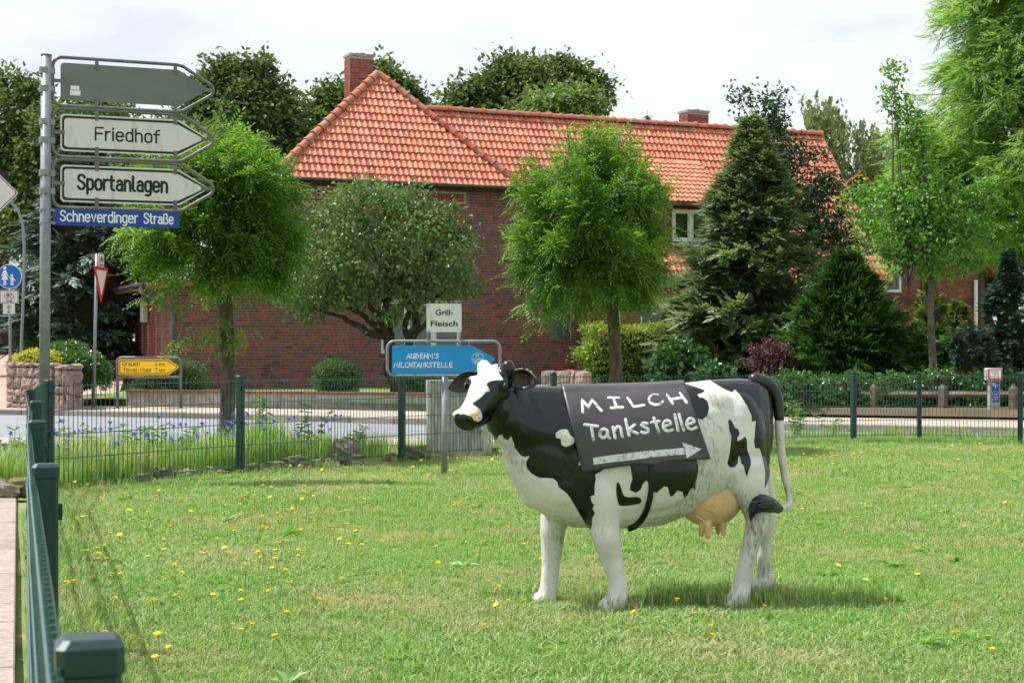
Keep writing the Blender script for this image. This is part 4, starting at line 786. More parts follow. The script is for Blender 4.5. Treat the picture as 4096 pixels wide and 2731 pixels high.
# --- conifers
def conifer(name, px, base_py, d, top_py, rad_px, label, m, seed, profile, n=5000, sc=(.18, .34), droop=.35, tpl=(SPR, SPRF), rise=.0, trunk=.12, cat='tree', brown=None, zbase=None, low=.05, group=None, core=.0):
    g = np.random.default_rng(seed); s = d/F_PX; b = at(px, base_py, d)
    if zbase is not None: b[2] = zbase
    top = at(px, top_py, d); H = top[2]-b[2]; R = rad_px*s; T = empty(name, b, label, cat, group)
    obj('trunk', tube([b-np.array((0, 0, .1)), b+np.array((0, 0, H*.5)), top-np.array((0, 0, .1))], [trunk, trunk*.6, .01], 8), M['bark_dark'], T)
    nb = max(40, n//26); hb = g.uniform(low, .99, nb); az = g.uniform(0, 6.283, nb); Lb = R*profile(hb)*g.uniform(.62, 1.2, nb)
    k = g.integers(0, nb, n); t = g.uniform(.25, 1, n)**.55; o = np.c_[np.cos(az[k]), np.sin(az[k]), np.zeros(n)]; lat = np.c_[-np.sin(az[k]), np.cos(az[k]), np.zeros(n)]
    rr = t*Lb[k]; wl = g.normal(0, .16, n)*np.minimum(.55*R, .35+.3*Lb[k])*(1.1-.5*t)
    pos = b+o*rr[:, None]+lat*wl[:, None]; pos[:, 2] = b[2]+hb[k]*H+rise*rr-droop*rr*rr/np.maximum(R, .1)+g.normal(0, .05, n); pos[:, 2] = np.maximum(pos[:, 2], b[2]+.05)
    dirn = nrm(o+lat*g.normal(0, .55, n)[:, None]+np.c_[np.zeros((n, 2)), rise-droop*1.2*t+g.normal(0, .3, n)]); up = nrm(np.array((0, 0, 1.))+rdir(n, g)*.45)
    obj('foliage', scatter(tpl[0], tpl[1], pos, frames(dirn, up), g.uniform(sc[0], sc[1], n)*(1.15-.65*hb[k]**2)), m, T)
    if brown is not None:
        q = g.choice(n, n//14); obj('dead_needles', scatter(tpl[0], tpl[1], pos[q]-o[q]*.1, frames(dirn[q], up[q]), .22), brown, T)
    if core:
        hh = np.linspace(low, .93, 9); pr = [(max(.03, R*float(profile(np.array(h_)))*core), h_*H) for h_ in hh]; obj('inner_twigs', lathe(pr, 14, b), M['core'], T, smooth=True)
    return T
brownm = leafmat('dead_needles', [hexc('#5a3520'), hexc('#74452a')], .1, .8)
cone = lambda h: np.clip(1.0-h, 0, 1)**.85; cone2 = lambda h: np.clip(np.minimum(1.0, (1.0-h)*1.25+.0), .02, 1)*np.clip(.72+h*1.4, 0, 1)
col = lambda h: np.clip(np.minimum(1, (1-h)*3.2), .05, 1)*np.clip(.8+h, 0, 1)
conifer('conifer_tree', 3005, 1490, 36.5, 470, 355, 'tall grey green conifer in front of the roof beside the dormer', LM['thuja'], 41, lambda h: np.clip((1.02-h)*1.2, .03, 1)*np.clip(.75+h*.9, 0, 1), 12500, (.29, .56), .12, rise=.25, brown=brownm, zbase=.1, core=.42)
conifer('conifer_shrub', 3390, 1500, 33.2, 1010, 285, 'broad dark green yew with drooping layered boughs', LM['yew'], 42, lambda h: np.clip((1.03-h)*1.05, .05, 1), 8500, (.3, .58), .1, tpl=(SPR2, SPR2F), rise=.32, zbase=.1, cat='shrub', core=.4)
conifer('conifer_tree', 330, 1440, 48.0, 560, 290, 'big blue grey conifer behind the give way sign', LM['blue'], 43, lambda h: np.clip((1.1-h)*1.5, .05, 1)*np.clip(.85+h, 0, 1), 8500, (.4, .68), .15, rise=.1, zbase=.3, core=.62)
conifer('spruce_tree', 4035, 1500, 33.4, 1000, 195, 'small blue green spruce at the garden edge by the hydrant post', LM['bluedark'], 44, lambda h: np.clip((1.02-h)*1.0, .04, 1), 6500, (.13, .27), .15, rise=.2, zbase=.05, core=.5)
conifer('spruce_shrub', 3880, 1500, 32.4, 1300, 120, 'low blue spruce cushion between column thuja and spruce', LM['bluedark'], 45, col, 2600, (.12, .24), .1, rise=.2, zbase=.05, cat='shrub', core=.6)
conifer('column_thuja', 3715, 1500, 34.0, 1105, 58, 'narrow columnar thuja behind the young hornbeam trunk', LM['goldthuja'], 46, col, 3200, (.10, .2), -.2, rise=.5, zbase=.05, cat='shrub', core=.7)
conifer('small_pine', 3830, 1430, 35.5, 1205, 62, 'small flat topped bright green garden conifer', LM['goldthuja'], 47, lambda h: np.where(h > .45, np.clip((1.05-h)*1.9, 0, 1), .05), 900, (.12, .25), .1, rise=.1, cat='shrub', low=.4)
for (x, y0, rad, seed, lb_) in ((2590, 430, 30, 48, 'lone distant spruce tip just left of the low chimney'), (1965, 380, 40, 49, 'bluish distant spruce tip left of its twin behind the ridge'), (2025, 400, 36, 50, 'bluish distant spruce tip right of its twin behind the ridge')):
    conifer('far_spruce', x, 900, 78, y0, rad, lb_, LM['bluedark'] if x < 2100 else LM['oak'], seed, lambda h: np.clip((1.02-h)*2.2, .04, 1), 900, (.4, .8), .2, group='distant spruces behind the house', zbase=4.0)
# --- broadleaf crowns
def broadleaf(name, px, d, base_py, lobes, label, m, seed, per=24, spread=.35, size=(.2, .34), trunk=.3, cat='tree', tpl=(LEAF, LEAFF), group=None, fill=.45, bark='bark_dark', zbase=None, limbs=5, trunk_top=None):
    g = np.random.default_rng(seed); s = d/F_PX; b = at(px, base_py, d)
    if zbase is not None: b[2] = zbase
    T = empty(name, b, label, cat, group); pos, out = [], []; tb = MB(); cen0 = at(lobes[0][0], lobes[0][1], d); branchy(tb, b-np.array((0, 0, .1)), cen0 if trunk_top is None else at(*trunk_top, d), trunk, trunk*.45, 7, trunk*.5, 9, seed)
    for (x, y, rx, ry, n) in lobes:
        c = at(x, y, d); rad = np.array((rx*s, rx*s*.9, ry*s)); c[1] += g.normal(0, .15)*rad[0]
        p, o, cen = lump_crown(c, rad, n, per, np.array((spread, spread, spread*.75)), g, fill); pos.append(p); out.append(o); st = b+(cen0-b)*g.uniform(.55, .95)
        for q in cen[:limbs]: branchy(tb, st, q, trunk*.28, trunk*.05, 6, .12*rad[0], 5, int(g.integers(1e6)))
    obj('trunk', tb, M[bark], T, smooth=True); pos = np.concatenate(pos); out = np.concatenate(out)
    obj('crown', scatter(tpl[0], tpl[1], pos, leaf_rot(len(pos), out, .6, g), g.uniform(size[0], size[1], len(pos))), m, T); return T
OK = [('large oak behind the blank direction arrow', 900, 1000, 74, [(960, 480, 180, 150, 70), (1130, 540, 110, 130, 40), (820, 430, 80, 100, 26), (1010, 320, 66, 60, 20), (880, 280, 36, 34, 9), (760, 600, 110, 130, 30), (1090, 400, 60, 50, 14)], 1, 'oak'),
      ('oak showing left of the tall chimney behind the roof', 1330, 1000, 76, [(1340, 420, 34, 70, 22), (1310, 540, 80, 100, 30)], 2, 'oak'),
      ('oak behind the roof apex, right of the chimney', 1600, 900, 77, [(1515, 310, 26, 36, 10), (1575, 390, 60, 56, 22), (1635, 440, 50, 40, 16)], 3, 'oak'),
      ('widest oak rising behind the long roof ridge', 2130, 900, 75, [(2130, 330, 130, 66, 50), (1960, 380, 84, 52, 26), (2330, 370, 76, 66, 26), (2030, 285, 44, 30, 12), (2240, 300, 60, 34, 16), (1830, 410, 46, 36, 12), (2130, 450, 230, 50, 44)], 4, 'oak'),
      ('dark oak with tall trunk at the left edge of the wood', 30, 1330, 70, [(20, 480, 160, 190, 62), (90, 640, 130, 150, 44), (-60, 760, 160, 160, 40), (110, 850, 90, 90, 20)], 5, 'oak'),
      ('oak standing between the sign post and the blue conifer', 210, 1330, 68, [(230, 640, 140, 200, 44), (150, 900, 110, 120, 26), (330, 520, 150, 150, 34), (420, 640, 150, 150, 34)], 6, 'oak'),
      ('pale leaved tree peeping over the ridge by the wide oak', 2270, 800, 70, [(2240, 440, 110, 60, 20), (2330, 430, 60, 50, 10)], 7, 'oak2'),
      ('dark tree behind the street name plate', 560, 1200, 66, [(600, 760, 220, 190, 60), (520, 950, 200, 170, 50), (700, 640, 150, 150, 30)], 8, 'oak'),
      ('dark tree behind the birch and the barn', 3640, 1200, 72, [(3620, 760, 170, 120, 36), (3720, 640, 120, 140, 28), (3500, 820, 140, 120, 26)], 9, 'oak'),
      ('dark tree filling the gap behind the feathery conifer', 3950, 1250, 62, [(3960, 900, 240, 260, 70), (3800, 1050, 160, 200, 40), (4050, 600, 200, 260, 44)], 10, 'oak')]
for (lab, px, bpy_, d, lobes, sd, mk) in OK: broadleaf('oak_tree', px, d, bpy_, lobes, lab, LM[mk], 60+sd, 110, .42, (.2, .36), .38, group='oaks in the background wood', zbase=1.0, fill=.6)
# young hornbeam with leader
broadleaf('hornbeam_tree', 3738, 31.2, 1500, [(3560, 830, 190, 100, 52), (3700, 780, 150, 110, 44), (3830, 860, 140, 110, 40), (3700, 960, 190, 110, 50), (3830, 1010, 140, 90, 30), (3560, 960, 130, 80, 24), (3680, 620, 60, 90, 16), (3640, 500, 40, 80, 10), (3900, 780, 70, 60, 12), (3580, 390, 28, 70, 7), (3560, 290, 16, 60, 4), (3740, 1090, 60, 40, 8)], 'young hornbeam with pale trunk and upright leader shoot', LM['hornbeam'], 81, 30, .12, (.07, .12), .085, tpl=(LEAF6, LEAF6F), bark='bark_smooth', zbase=.05, limbs=3, trunk_top=(3690, 560))
broadleaf('holly_tree', 3160, 38.5, 1450, [(3120, 560, 110, 120, 34), (3200, 720, 150, 150, 50), (3290, 850, 110, 130, 36), (3230, 960, 160, 140, 50), (3350, 1010, 110, 90, 26), (3110, 420, 36, 60, 8), (2975, 400, 60, 40, 6), (3060, 470, 60, 60, 9)], 'glossy dark holly behind the tall conifer', LM['holly'], 82, 30, .17, (.08, .14), .12, tpl=(LEAF6, LEAF6F), zbase=.1)
# weeping birch: hanging strands
def birch():
    g = np.random.default_rng(91); d = 60.; T = empty('birch_tree', at(3400, 1300, d), 'weeping silver birch behind the end of the roof', 'tree'); tb = MB(); s = d/F_PX; tp = at(3330, 470, d); branchy(tb, at(3400, 1300, d), tp, .25, .03, 9, .2, 8, 3); obj('trunk', tb, M['bark_smooth'], T)
    pos = []; dr = []
    for k in range(330):
        c = [(3290, 420, 70, 60), (3400, 500, 110, 70), (3510, 560, 110, 70), (3230, 560, 80, 70), (3380, 640, 150, 80), (3560, 640, 60, 60), (3420, 760, 140, 70)][k % 7]; p = at(c[0]+g.normal(0, .6)*c[2], c[1]+g.normal(0, .5)*c[3], d+g.normal(0, .9)); L_ = g.uniform(.6, 1.7); n = int(L_*17)
        for j in range(n): pos.append(p+np.array((g.normal(0, .05)+.12*math.sin(j*.2+k), g.normal(0, .05), -L_*j/n))); dr.append((g.normal(0, .4), g.normal(0, .4), -1))
    pos = np.array(pos); obj('crown', scatter(LEAF, LEAFF, pos, frames(nrm(np.array(dr)), rdir(len(pos), g)), g.uniform(.14, .26, len(pos))), LM['birch'], T)
birch()
# big feathery conifer right: trunk at the frame edge, upswept boughs with hanging light sprays
def taxodium():
    g = np.random.default_rng(95); d = 41.; b = at(4180, 1440, d); T = empty('swamp_cypress', b, 'huge light green feathery swamp cypress at the garden corner', 'tree'); top = at(4200, -900, d); H = top[2]-b[2]; tb = MB(); tb.add(tube([b, b+np.array((0, 0, H*.5)), top], [.32, .2, .03], 10)); pos, dr = [], []
    for k in range(210):
        h = g.uniform(.22, .97); az = g.uniform(2.0, 5.4); Lb = 5.2*(1.05-h)**.7*g.uniform(.5, 1.05)*(.55 if h < .2 else 1); o = np.array((math.cos(az), math.sin(az), 0)); p0 = b+np.array((0, 0, h*H)); rise = g.uniform(.05, .35)
        pts = np.array([p0+o*Lb*t+np.array((0, 0, rise*Lb*t-.25*Lb*t*t)) for t in np.linspace(0, 1, 7)])+np.vstack((np.zeros(3), g.normal(0, .10, (6, 3)))); tb.add(tube(pts, np.linspace(.045, .008, 7), 4, cap=False))
        n = int(48*Lb)
        for j in range(n):
            t = g.uniform(.18, 1)**.7*5.99; i = int(t); p = pts[i]*(1-t+i)+pts[i+1]*(t-i); lat = np.cross(o, (0, 0, 1))*g.normal(0, .38)*(.4+.15*Lb); pos.append(p+lat+np.array((0, 0, g.normal(0, .1)-abs(g.normal(0, .16))))); dr.append(nrm(o*.7+lat*.9+np.array((0, 0, -.35))+g.normal(0, .3, 3)))
    pos = np.array(pos); obj('trunk', tb, M['bark_dark'], T); obj('crown', scatter(SPR2*np.array((1, .7, 1)), SPR2F, pos, frames(np.array(dr), nrm(rdir(len(pos), g)*.6+np.array((0, 0, 1)))), g.uniform(.4, .7, len(pos))), LM['taxo'], T)
taxodium()
# --- clipped and loose shrubs
def bush(name, c, rad, label, m, seed, n=2500, size=(.03, .06), power=2.0, cat='shrub', shell=.88, tpl=(LEAF, LEAFF), lumpy=.06, group=None, core=.84, bx=False, tilt=0.0):
    g = np.random.default_rng(seed); c = np.asarray(c, float); rad = np.asarray(rad, float); T = empty(name, (c[0], c[1], c[2]-rad[2]), label, cat, group); d = rdir(n, g)
    if bx: k = 1/np.max(np.abs(d), axis=1); k = np.minimum(k, 1.45); d2 = d*k[:, None]; d2 = np.clip(d2, -1, 1)
    else: k = (np.abs(d)**power).sum(1)**(-1/power); d2 = d*k[:, None]
    ph = g.uniform(0, 6, 4); w = 1+lumpy*(np.sin(5*d[:, 0]+ph[0])*np.sin(4*d[:, 1]+ph[1])+np.sin(9*d[:, 2]+6*d[:, 0]+ph[2])+g.normal(0, .6, n)); pos = c+d2*rad*(w*g.uniform(shell, 1.04, n))[:, None]; ca, sa = math.cos(tilt), math.sin(tilt); q = pos-c; pos = c+np.c_[q[:, 0]*ca-q[:, 1]*sa, q[:, 0]*sa+q[:, 1]*ca, q[:, 2]]
    obj('leaves', scatter(tpl[0], tpl[1], pos, leaf_rot(n, d, .5, g), g.uniform(size[0], size[1], n)), m, T)
    if core:
        V, F = rock_mesh(seed, 1.0); V = nrm(V); kk = (np.abs(V)**(6 if bx else power)).sum(1)**(-1/(6 if bx else power)); V = V*kk[:, None]*rad*core; V = np.c_[V[:, 0]*ca-V[:, 1]*sa, V[:, 0]*sa+V[:, 1]*ca, V[:, 2]]+c; obj('twigs', (V, F), M['core'], T, smooth=True)
    return T
def bushpx(name, x0, x1, y0, y1, d, label, m, seed, depth=None, **k):
    s = d/F_PX; c = at((x0+x1)/2, (y0+y1)/2, d); r = ((x1-x0)/2*s, (depth or (x1-x0)*s)/2, (y1-y0)/2*s); return bush(name, c, r, label, m, seed, **k)
bushpx('clipped_bush', 1258, 1434, 1440, 1585, 36.4, 'clipped round box bush alone on the garden lawn', LM['box'], 1, n=6500, size=(.025, .05), power=2.8)
bushpx('clipped_hedge', 548, 815, 1442, 1590, 38.5, 'clipped rounded hedge behind the yellow sign', LM['boxdark'], 2, n=8000, size=(.03, .055), power=3.4)
bushpx('clipped_bush', 1600, 1750, 1470, 1590, 35.5, 'clipped dark bush half hidden behind the concrete cabinet', LM['boxdark'], 22, n=3500, size=(.03, .055), power=3.0)
bushpx('golden_bush', 2040, 2138, 1478, 1560, 35.0, 'small golden green cushion bush behind the cow head', LM['goldball'], 3, n=2200, size=(.03, .05), power=2.3)
bushpx('golden_bush', 60, 262, 1398, 1500, 35.2, 'golden dome bush on top of the stone planter', LM['goldball'], 4, n=4500, size=(.03, .06), power=2.4)
bushpx('green_bush', 190, 340, 1370, 1480, 38.5, 'flat topped green bush behind the golden dome', LM['shrub'], 5, n=3000, size=(.05, .09), power=2.6)
bushpx('green_bush', 195, 420, 1408, 1545, 35.6, 'green bush spilling over the corner of the stone planter', LM['shrub'], 6, n=5500, size=(.05, .1), power=2.6, tpl=(LEAF6, LEAF6F))
bushpx('rose_bush', 385, 450, 1440, 1560, 36.6, 'loose rose bush beside the give way sign', LM['shrub'], 7, n=700, size=(.05, .09), shell=.3, core=0, lumpy=.1)
hc = (at(2298, 1400, 36.8)+at(2800, 1400, 39.0))/2
bush('beech_hedge', (hc[0]+.1, hc[1]-.6, .88), (1.52, .5, .83), 'yellow green beech hedge trimmed square in front of the house', LM['beech'], 8, n=11000, size=(.06, .1), bx=True, shell=.9, tpl=(LEAF6, LEAF6F), core=.86, tilt=.42)
bushpx('laurel_bush', 2595, 2830, 1368, 1560, 33.6, 'cherry laurel bush with glossy leaves before the beech hedge', LM['laurel'], 9, n=1500, size=(.11, .19), shell=.45, tpl=(LEAF6, LEAF6F), lumpy=.1, core=.5)
bushpx('laurel_bush', 2780, 2950, 1450, 1580, 32.6, 'low glossy laurel under the tall conifer', LM['laurel'], 10, n=700, size=(.1, .16), shell=.4, tpl=(LEAF6, LEAF6F), core=.5)
bushpx('barberry_bush', 2990, 3200, 1355, 1540, 32.6, 'purple barberry bush between conifer and yew', LM['purple'], 11, n=5000, size=(.04, .08), shell=.4, lumpy=.12, core=.5)
bushpx('rhododendron', 3600, 3720, 1300, 1520, 33.0, 'bright leaved rhododendron left of the column thuja', LM['shrub'], 12, n=900, size=(.1, .17), shell=.4, tpl=(LEAF6, LEAF6F), lumpy=.1, core=.5)
bushpx('rhododendron', 3740, 3870, 1340, 1530, 32.6, 'rhododendron right of the young hornbeam trunk', LM['shrub'], 13, n=1000, size=(.1, .17), shell=.4, tpl=(LEAF6, LEAF6F), lumpy=.1, core=.5)
for i, (x0, x1, y0, y1, lab) in enumerate([(3050, 3280, 1490, 1690, 'rose hedge bush behind the cow rump'), (3260, 3480, 1500, 1690, 'rose hedge bush under the dark yew'), (3470, 3680, 1500, 1690, 'rose hedge bush left of the hornbeam'), (3660, 3860, 1480, 1690, 'rose hedge bush with orange hips by the wooden post'), (3840, 3960, 1500, 1690, 'rose hedge bush left of the hydrant post'), (3985, 4150, 1500, 1690, 'rose hedge bush right of the hydrant post')]):
    bushpx('rose_hedge', x0, x1, y0, y1, 30.3+.1*(i % 2), lab, LM['shrub'], 30+i, depth=.9, n=3000, size=(.06, .11), shell=.35, tpl=(LEAF6, LEAF6F), lumpy=.1, core=.75, power=4.0, group='rose hedge along the footway')
hipm = mat('rose_hip', hexc('#c8401e'), .4)
bush('far_hedge', at(60, 1340, 80), (5.2, .8, 1.1), 'dark clipped hedge beyond the far street', LM['farhedge'], 40, n=3500, size=(.2, .35), bx=True, core=.9)
# ------------------------------------------------------------------ signs
def plane_basis(yaw): return np.array((math.cos(yaw), math.sin(yaw), 0)), np.array((0, 0, 1.0)), np.array((math.sin(yaw), -math.cos(yaw), 0))
def lettering(body, org, ex, ey, x0, x1, y0, y1, m, parent, bold=0.0, name='lettering'):
    """built-in font, fitted into the rectangle x0..x1, y0..y1 of a plane"""
    cu = bpy.data.curves.new('txt', 'FONT'); cu.body = body; cu.size = 1; cu.offset = bold; cu.extrude = 0.02; cu.resolution_u = 3; o = bpy.data.objects.new('txt', cu); COL.objects.link(o); bpy.context.view_layer.update()
    me = bpy.data.meshes.new_from_object(o.evaluated_get(bpy.context.evaluated_depsgraph_get())); bpy.data.objects.remove(o); bpy.data.curves.remove(cu)
    n = len(me.vertices); co = np.zeros(n*3, np.float32); me.vertices.foreach_get('co', co); co = co.reshape(-1, 3).astype(float); lo, hi = co.min(0), co.max(0)
    x = x0+(co[:, 0]-lo[0])/(hi[0]-lo[0])*(x1-x0); y = y0+(co[:, 1]-lo[1])/(hi[1]-lo[1])*(y1-y0); en = np.cross(ex, ey); z = (co[:, 2] > 0)*.0018
    P = np.asarray(org)+x[:, None]*ex+y[:, None]*ey+(z[:, None]+.0004)*en; me.vertices.foreach_set('co', P.astype(np.float32).ravel()); me.materials.clear(); me.update(); me.name = name; return obj(name, me, m, parent)
def stroke_vf(paths, r, fmap, seg=8, flat=.18):
    """round ended flattened strokes; fmap maps (x,y,h) arrays to world"""
    mb = MB()
    for p in paths:
        p = np.asarray(p, float); P = np.c_[p, np.zeros(len(p))]; V, F = capsule(P, r, seg); V[:, 2] *= flat; mb.add((fmap(V), F))
    return mb
def pmap(org, ex, ey): en = np.cross(ex, ey); return lambda V: np.asarray(org)+V[:, :1]*ex+V[:, 1:2]*ey+(V[:, 2:3]+.0006)*en
def AR(cx, cy, rx, ry, a0, a1, n=7): return [(cx+rx*math.cos(math.radians(a0+(a1-a0)*k/n)), cy+ry*math.sin(math.radians(a0+(a1-a0)*k/n))) for k in range(n+1)]
def stad(w=.48, h=.7, r=.2): return AR(w-r, h-r, r, r, 0, 90)+AR(r, h-r, r, r, 90, 180)+AR(r, r, r, r, 180, 270)+AR(w-r, r, r, r, 270, 360)+[(w, h-r)]
ARCH = [(0, .5)]+AR(.23, .46, .23, .24, 160, 0)+[(.46, 0)]
DG = {'o': (.48, [stad()]), 'e': (.48, [[(0, .36), (.48, .36)], [(.48, .36)]+AR(.28, .5, .2, .2, 0, 90)+AR(.2, .5, .2, .2, 90, 180)+AR(.2, .2, .2, .2, 180, 270)+AR(.28, .2, .2, .2, 270, 330)]), 'c': (.45, [AR(.26, .5, .2, .2, 25, 90)+AR(.2, .5, .2, .2, 90, 180)+AR(.2, .2, .2, .2, 180, 270)+AR(.26, .2, .2, .2, 270, 335)]),
      'a': (.46, [AR(.24, .5, .2, .2, 150, 0)+[(.45, 0)], [(.45, .41), (.18, .41)]+AR(.18, .21, .18, .2, 90, 270)+[(.28, 0), (.45, .14)]]), 'n': (.46, [[(0, 0), (0, .7)], ARCH]), 'h': (.46, [[(0, 0), (0, 1)], ARCH]), 'm': (.8, [[(0, 0), (0, .7)], [(x*.87, y) for x, y in ARCH], [(.4+x*.87, y) for x, y in ARCH]]), 'r': (.3, [[(0, 0), (0, .7)], [(0, .48), (.08, .64), (.2, .7), (.3, .69)]]), 'i': (.02, [[(0, 0), (0, .7)], [(0, .92), (0, .97)]]), 'l': (.14, [[(0, 1), (0, .14), (.05, .03), (.16, 0)]]), 'd': (.46, [stad(.46), [(.46, 0), (.46, 1)]]), 'p': (.46, [stad(.46), [(0, .7), (0, -.28)]]), 'g': (.46, [stad(.46), [(.46, .7), (.46, -.1), (.4, -.23), (.28, -.28), (.06, -.27)]]), 't': (.32, [[(.1, .95), (.1, .14), (.16, .03), (.3, 0)], [(-.06, .68), (.3, .68)]]), 'f': (.32, [[(.1, 0), (.1, .84), (.17, .97), (.34, 1)], [(-.06, .66), (.32, .66)]]), 'v': (.48, [[(0, .7), (.24, 0), (.48, .7)]]), 'w': (.72, [[(0, .7), (.17, 0), (.36, .62), (.55, 0), (.72, .7)]]), 'u': (.46, [[(0, .7), (0, .2)]+AR(.2, .2, .2, .2, 180, 270)+[(.34, .03), (.46, .16)], [(.46, .7), (.46, 0)]]), 'k': (.44, [[(0, 0), (0, 1)], [(.42, .7), (0, .26)], [(.15, .42), (.46, 0)]]),
      'F': (.5, [[(0, 0), (0, 1), (.52, 1)], [(0, .52), (.46, .52)]]), 'S': (.54, [[(.53, .82), (.46, .96), (.28, 1), (.1, .96), (.02, .8), (.05, .64), (.2, .55), (.38, .47), (.52, .36), (.55, .2), (.46, .05), (.28, 0), (.1, .03), (0, .16)]]), 'G': (.56, [[(.55, .82), (.46, .96), (.28, 1), (.08, .94), (0, .78), (0, .22), (.08, .06), (.28, 0), (.48, .06), (.56, .22), (.56, .46), (.3, .46)]]), 'T': (.58, [[(0, 1), (.6, 1)], [(.3, 1), (.3, 0)]]), 'M': (.68, [[(0, 0), (0, 1), (.34, .4), (.68, 1), (.68, 0)]]), 'ß': (.5, [[(0, 0), (0, .8), (.08, .95), (.24, 1), (.4, .95), (.46, .8), (.42, .64), (.28, .54), (.44, .46), (.52, .3), (.48, .1), (.34, 0), (.18, .01)]]), '-': (.4, [[(.04, .38), (.36, .38)]]), '4': (.52, [[(.3, 1), (0, .24), (.52, .24)], [(.38, .46), (.38, 0)]]), '2': (.52, [[(.02, .8), (.1, .95), (.27, 1), (.45, .95), (.52, .78), (.44, .56), (0, 0), (.54, 0)]]), ' ': (.3, [])}
def din(txt, org, ex, ey, x0, x1, base, cap, m, parent, wgt=.14, name='lettering', gap=.24):
    """traffic-sign lettering drawn as strokes: baseline and capital height given"""
    tot = sum(DG[c][0]+gap for c in txt)-gap; k = (x1-x0)/tot; x = 0; P = []
    for c in txt:
        for p in DG[c][1]: P.append([(x0+(x+a)*k, base+b*cap) for a, b in p])
        x += DG[c][0]+gap
    return obj(name, stroke_vf(P, wgt*cap/2, pmap(org, ex, ey), 6, .12), m, parent)
def outline(pts, inset): c = pts.mean(0); w = np.ptp(pts, axis=0)/2; return c+(pts-c)*((w-inset)/w)
def border(pts, ins, wd, org, ex, ey, h=.0012):
    a = outline(pts, ins); b = outline(pts, ins+wd); n = len(a); en = np.cross(ex, ey); A = np.asarray(org)+a[:, :1]*ex+a[:, 1:]*ey+en*h; B = np.asarray(org)+b[:, :1]*ex+b[:, 1:]*ey+en*h; i = np.arange(n); j = (i+1) % n; return np.concatenate((A, B)), np.c_[i, j, j+n, i+n][:, ::-1]
# finger post with three arrow signs and street name
D = 14.0; s = D/F_PX; yaw = math.radians(22); ex, ey, en = plane_basis(yaw); px0 = at(180, 1395, D)
fp = empty('direction_signpost', (px0[0], D, -.02), 'tall grey signpost carrying three arrow signs and a blue street name plate', 'signpost')
zb_ = -.05; ztop_ = CAM_H+(HOR-224)*s; pole = obj('pole', tube([(px0[0]-.01, D, zb_), (px0[0]+.012, D, ztop_)], .046, 18), M['galv'], fp, smooth=True); obj('pole_top', tube([(px0[0]+.012, D, ztop_-.002), (px0[0]+.012, D, ztop_+.012)], .048, 18), M['galv_dull'], pole)
def arrow_sign(yc, txt, plate_m, fit, label, first=False):
    c0 = np.array((px0[0]+.0, D, CAM_H+(HOR-yc)*s)); W = 1.30; H = .325; fr = rrect(W+.11, H+.10, .085, 6, tip=.30); org = c0+ex*(.065+(W+.11)/2)
    F3 = np.array([org+p[0]*ex+p[1]*ey for p in fr]); a = obj('arrow_sign', prism(rrect(W-.02, H, .035, 4, tip=.25), org+en*.006, ex, ey, .012), plate_m, fp); a['label'] = label
    obj('sign_frame', tube(F3, .0155, 10, closed=True), M['galv_dull'], a, smooth=True)
    def clip(x0, x1, y0, y1, bx_, by_): obj('clip', MB().add(prism([(x0, y0), (x1, y0), (x1, y1), (x0, y1)], org+en*.0185, ex, ey, .005)).add(tube([org+ex*bx_+ey*by_+en*.0225, org+ex*bx_+ey*by_+en*.034], .009, 8)), M['galv_dull'], a)
    for x in (-.33, .36):
        clip(x-.016, x+.016, H/2-.045, H/2+.04, x, H/2-.015); clip(x-.016, x+.016, -H/2-.04, -H/2+.045, x, -H/2+.015)
    clip(-W/2-.05, -W/2+.045, -.016, .016, -W/2+.025, 0); clip(W/2-.055, W/2+.045, -.016, .016, W/2-.035, 0)
    cl = MB()
    for dz in (.085, -.075):
        p = c0+ey*dz; cl.add(tube([p-ey*.028, p+ey*.028], .052, 18)); cl.add(prism([(.03, -.026), (.085, -.026), (.085, .026), (.03, .026)], p+en*.0, ex, ey, .02)); cl.add(box(p+en*.055, (.03, .03, .045), yaw))
    obj('bracket', cl, M['galv'], a)
    if txt:
        obj('border_line', border(rrect(W-.02, H, .035, 4, tip=.25), .014, .020, org+en*.0185, ex, ey), M['black_paint'], a)
        x0, x1, y0, y1 = fit; din(txt, org+en*.0185, ex, ey, x0, x1, y0, y1-y0, M['black_paint'], a, .175 if txt[0] == 'F' else .21)
    else:
        obj('sticker', prism([(-.56, -.12), (-.47, -.12), (-.47, -.075), (-.56, -.075)], org+en*.0185, ex, ey, .001), M['letter_white'], a); obj('sticker', prism([(-.555, -.07), (-.48, -.07), (-.48, -.035), (-.555, -.035)], org+en*.0185, ex, ey, .001), M['letter_white'], a)
arrow_sign(322, None, M['grey_plate'], None, 'blank grey back of an arrow sign with a small sticker'); arrow_sign(527, 'Friedhof', M['white_plate'], (-.34, .215, -.052, .056), 'white arrow sign reading Friedhof'); arrow_sign(731, 'Sportanlagen', M['white_plate'], (-.49, .285, -.046, .080), 'white arrow sign reading Sportanlagen')
c0 = np.array((px0[0], D, CAM_H+(HOR-866)*s)); org = c0+ex*(.07+.54); nm = obj('street_name_plate', prism([(-.54, -.072), (.56, -.072), (.56, .074), (-.54, .074)], org, ex, ey, .01), M['blue_sign'], fp); din('Schneverdinger', org+en*.01, ex, ey, -.48, .185, -.034, .088, M['letter_white'], nm, .17); din('Straße', org+en*.01, ex, ey, .245, .50, -.034, .088, M['letter_white'], nm, .17)
cl = MB()
for dz in (.055, -.055): cl.add(tube([c0+ey*(dz-.008), c0+ey*(dz+.008)], .05, 18)); cl.add(prism([(.03, dz-.01), (.085, dz-.01), (.085, dz+.01), (.03, dz+.01)], c0+en*.012, ex, ey, .008))
obj('bracket', cl, M['galv'], nm)
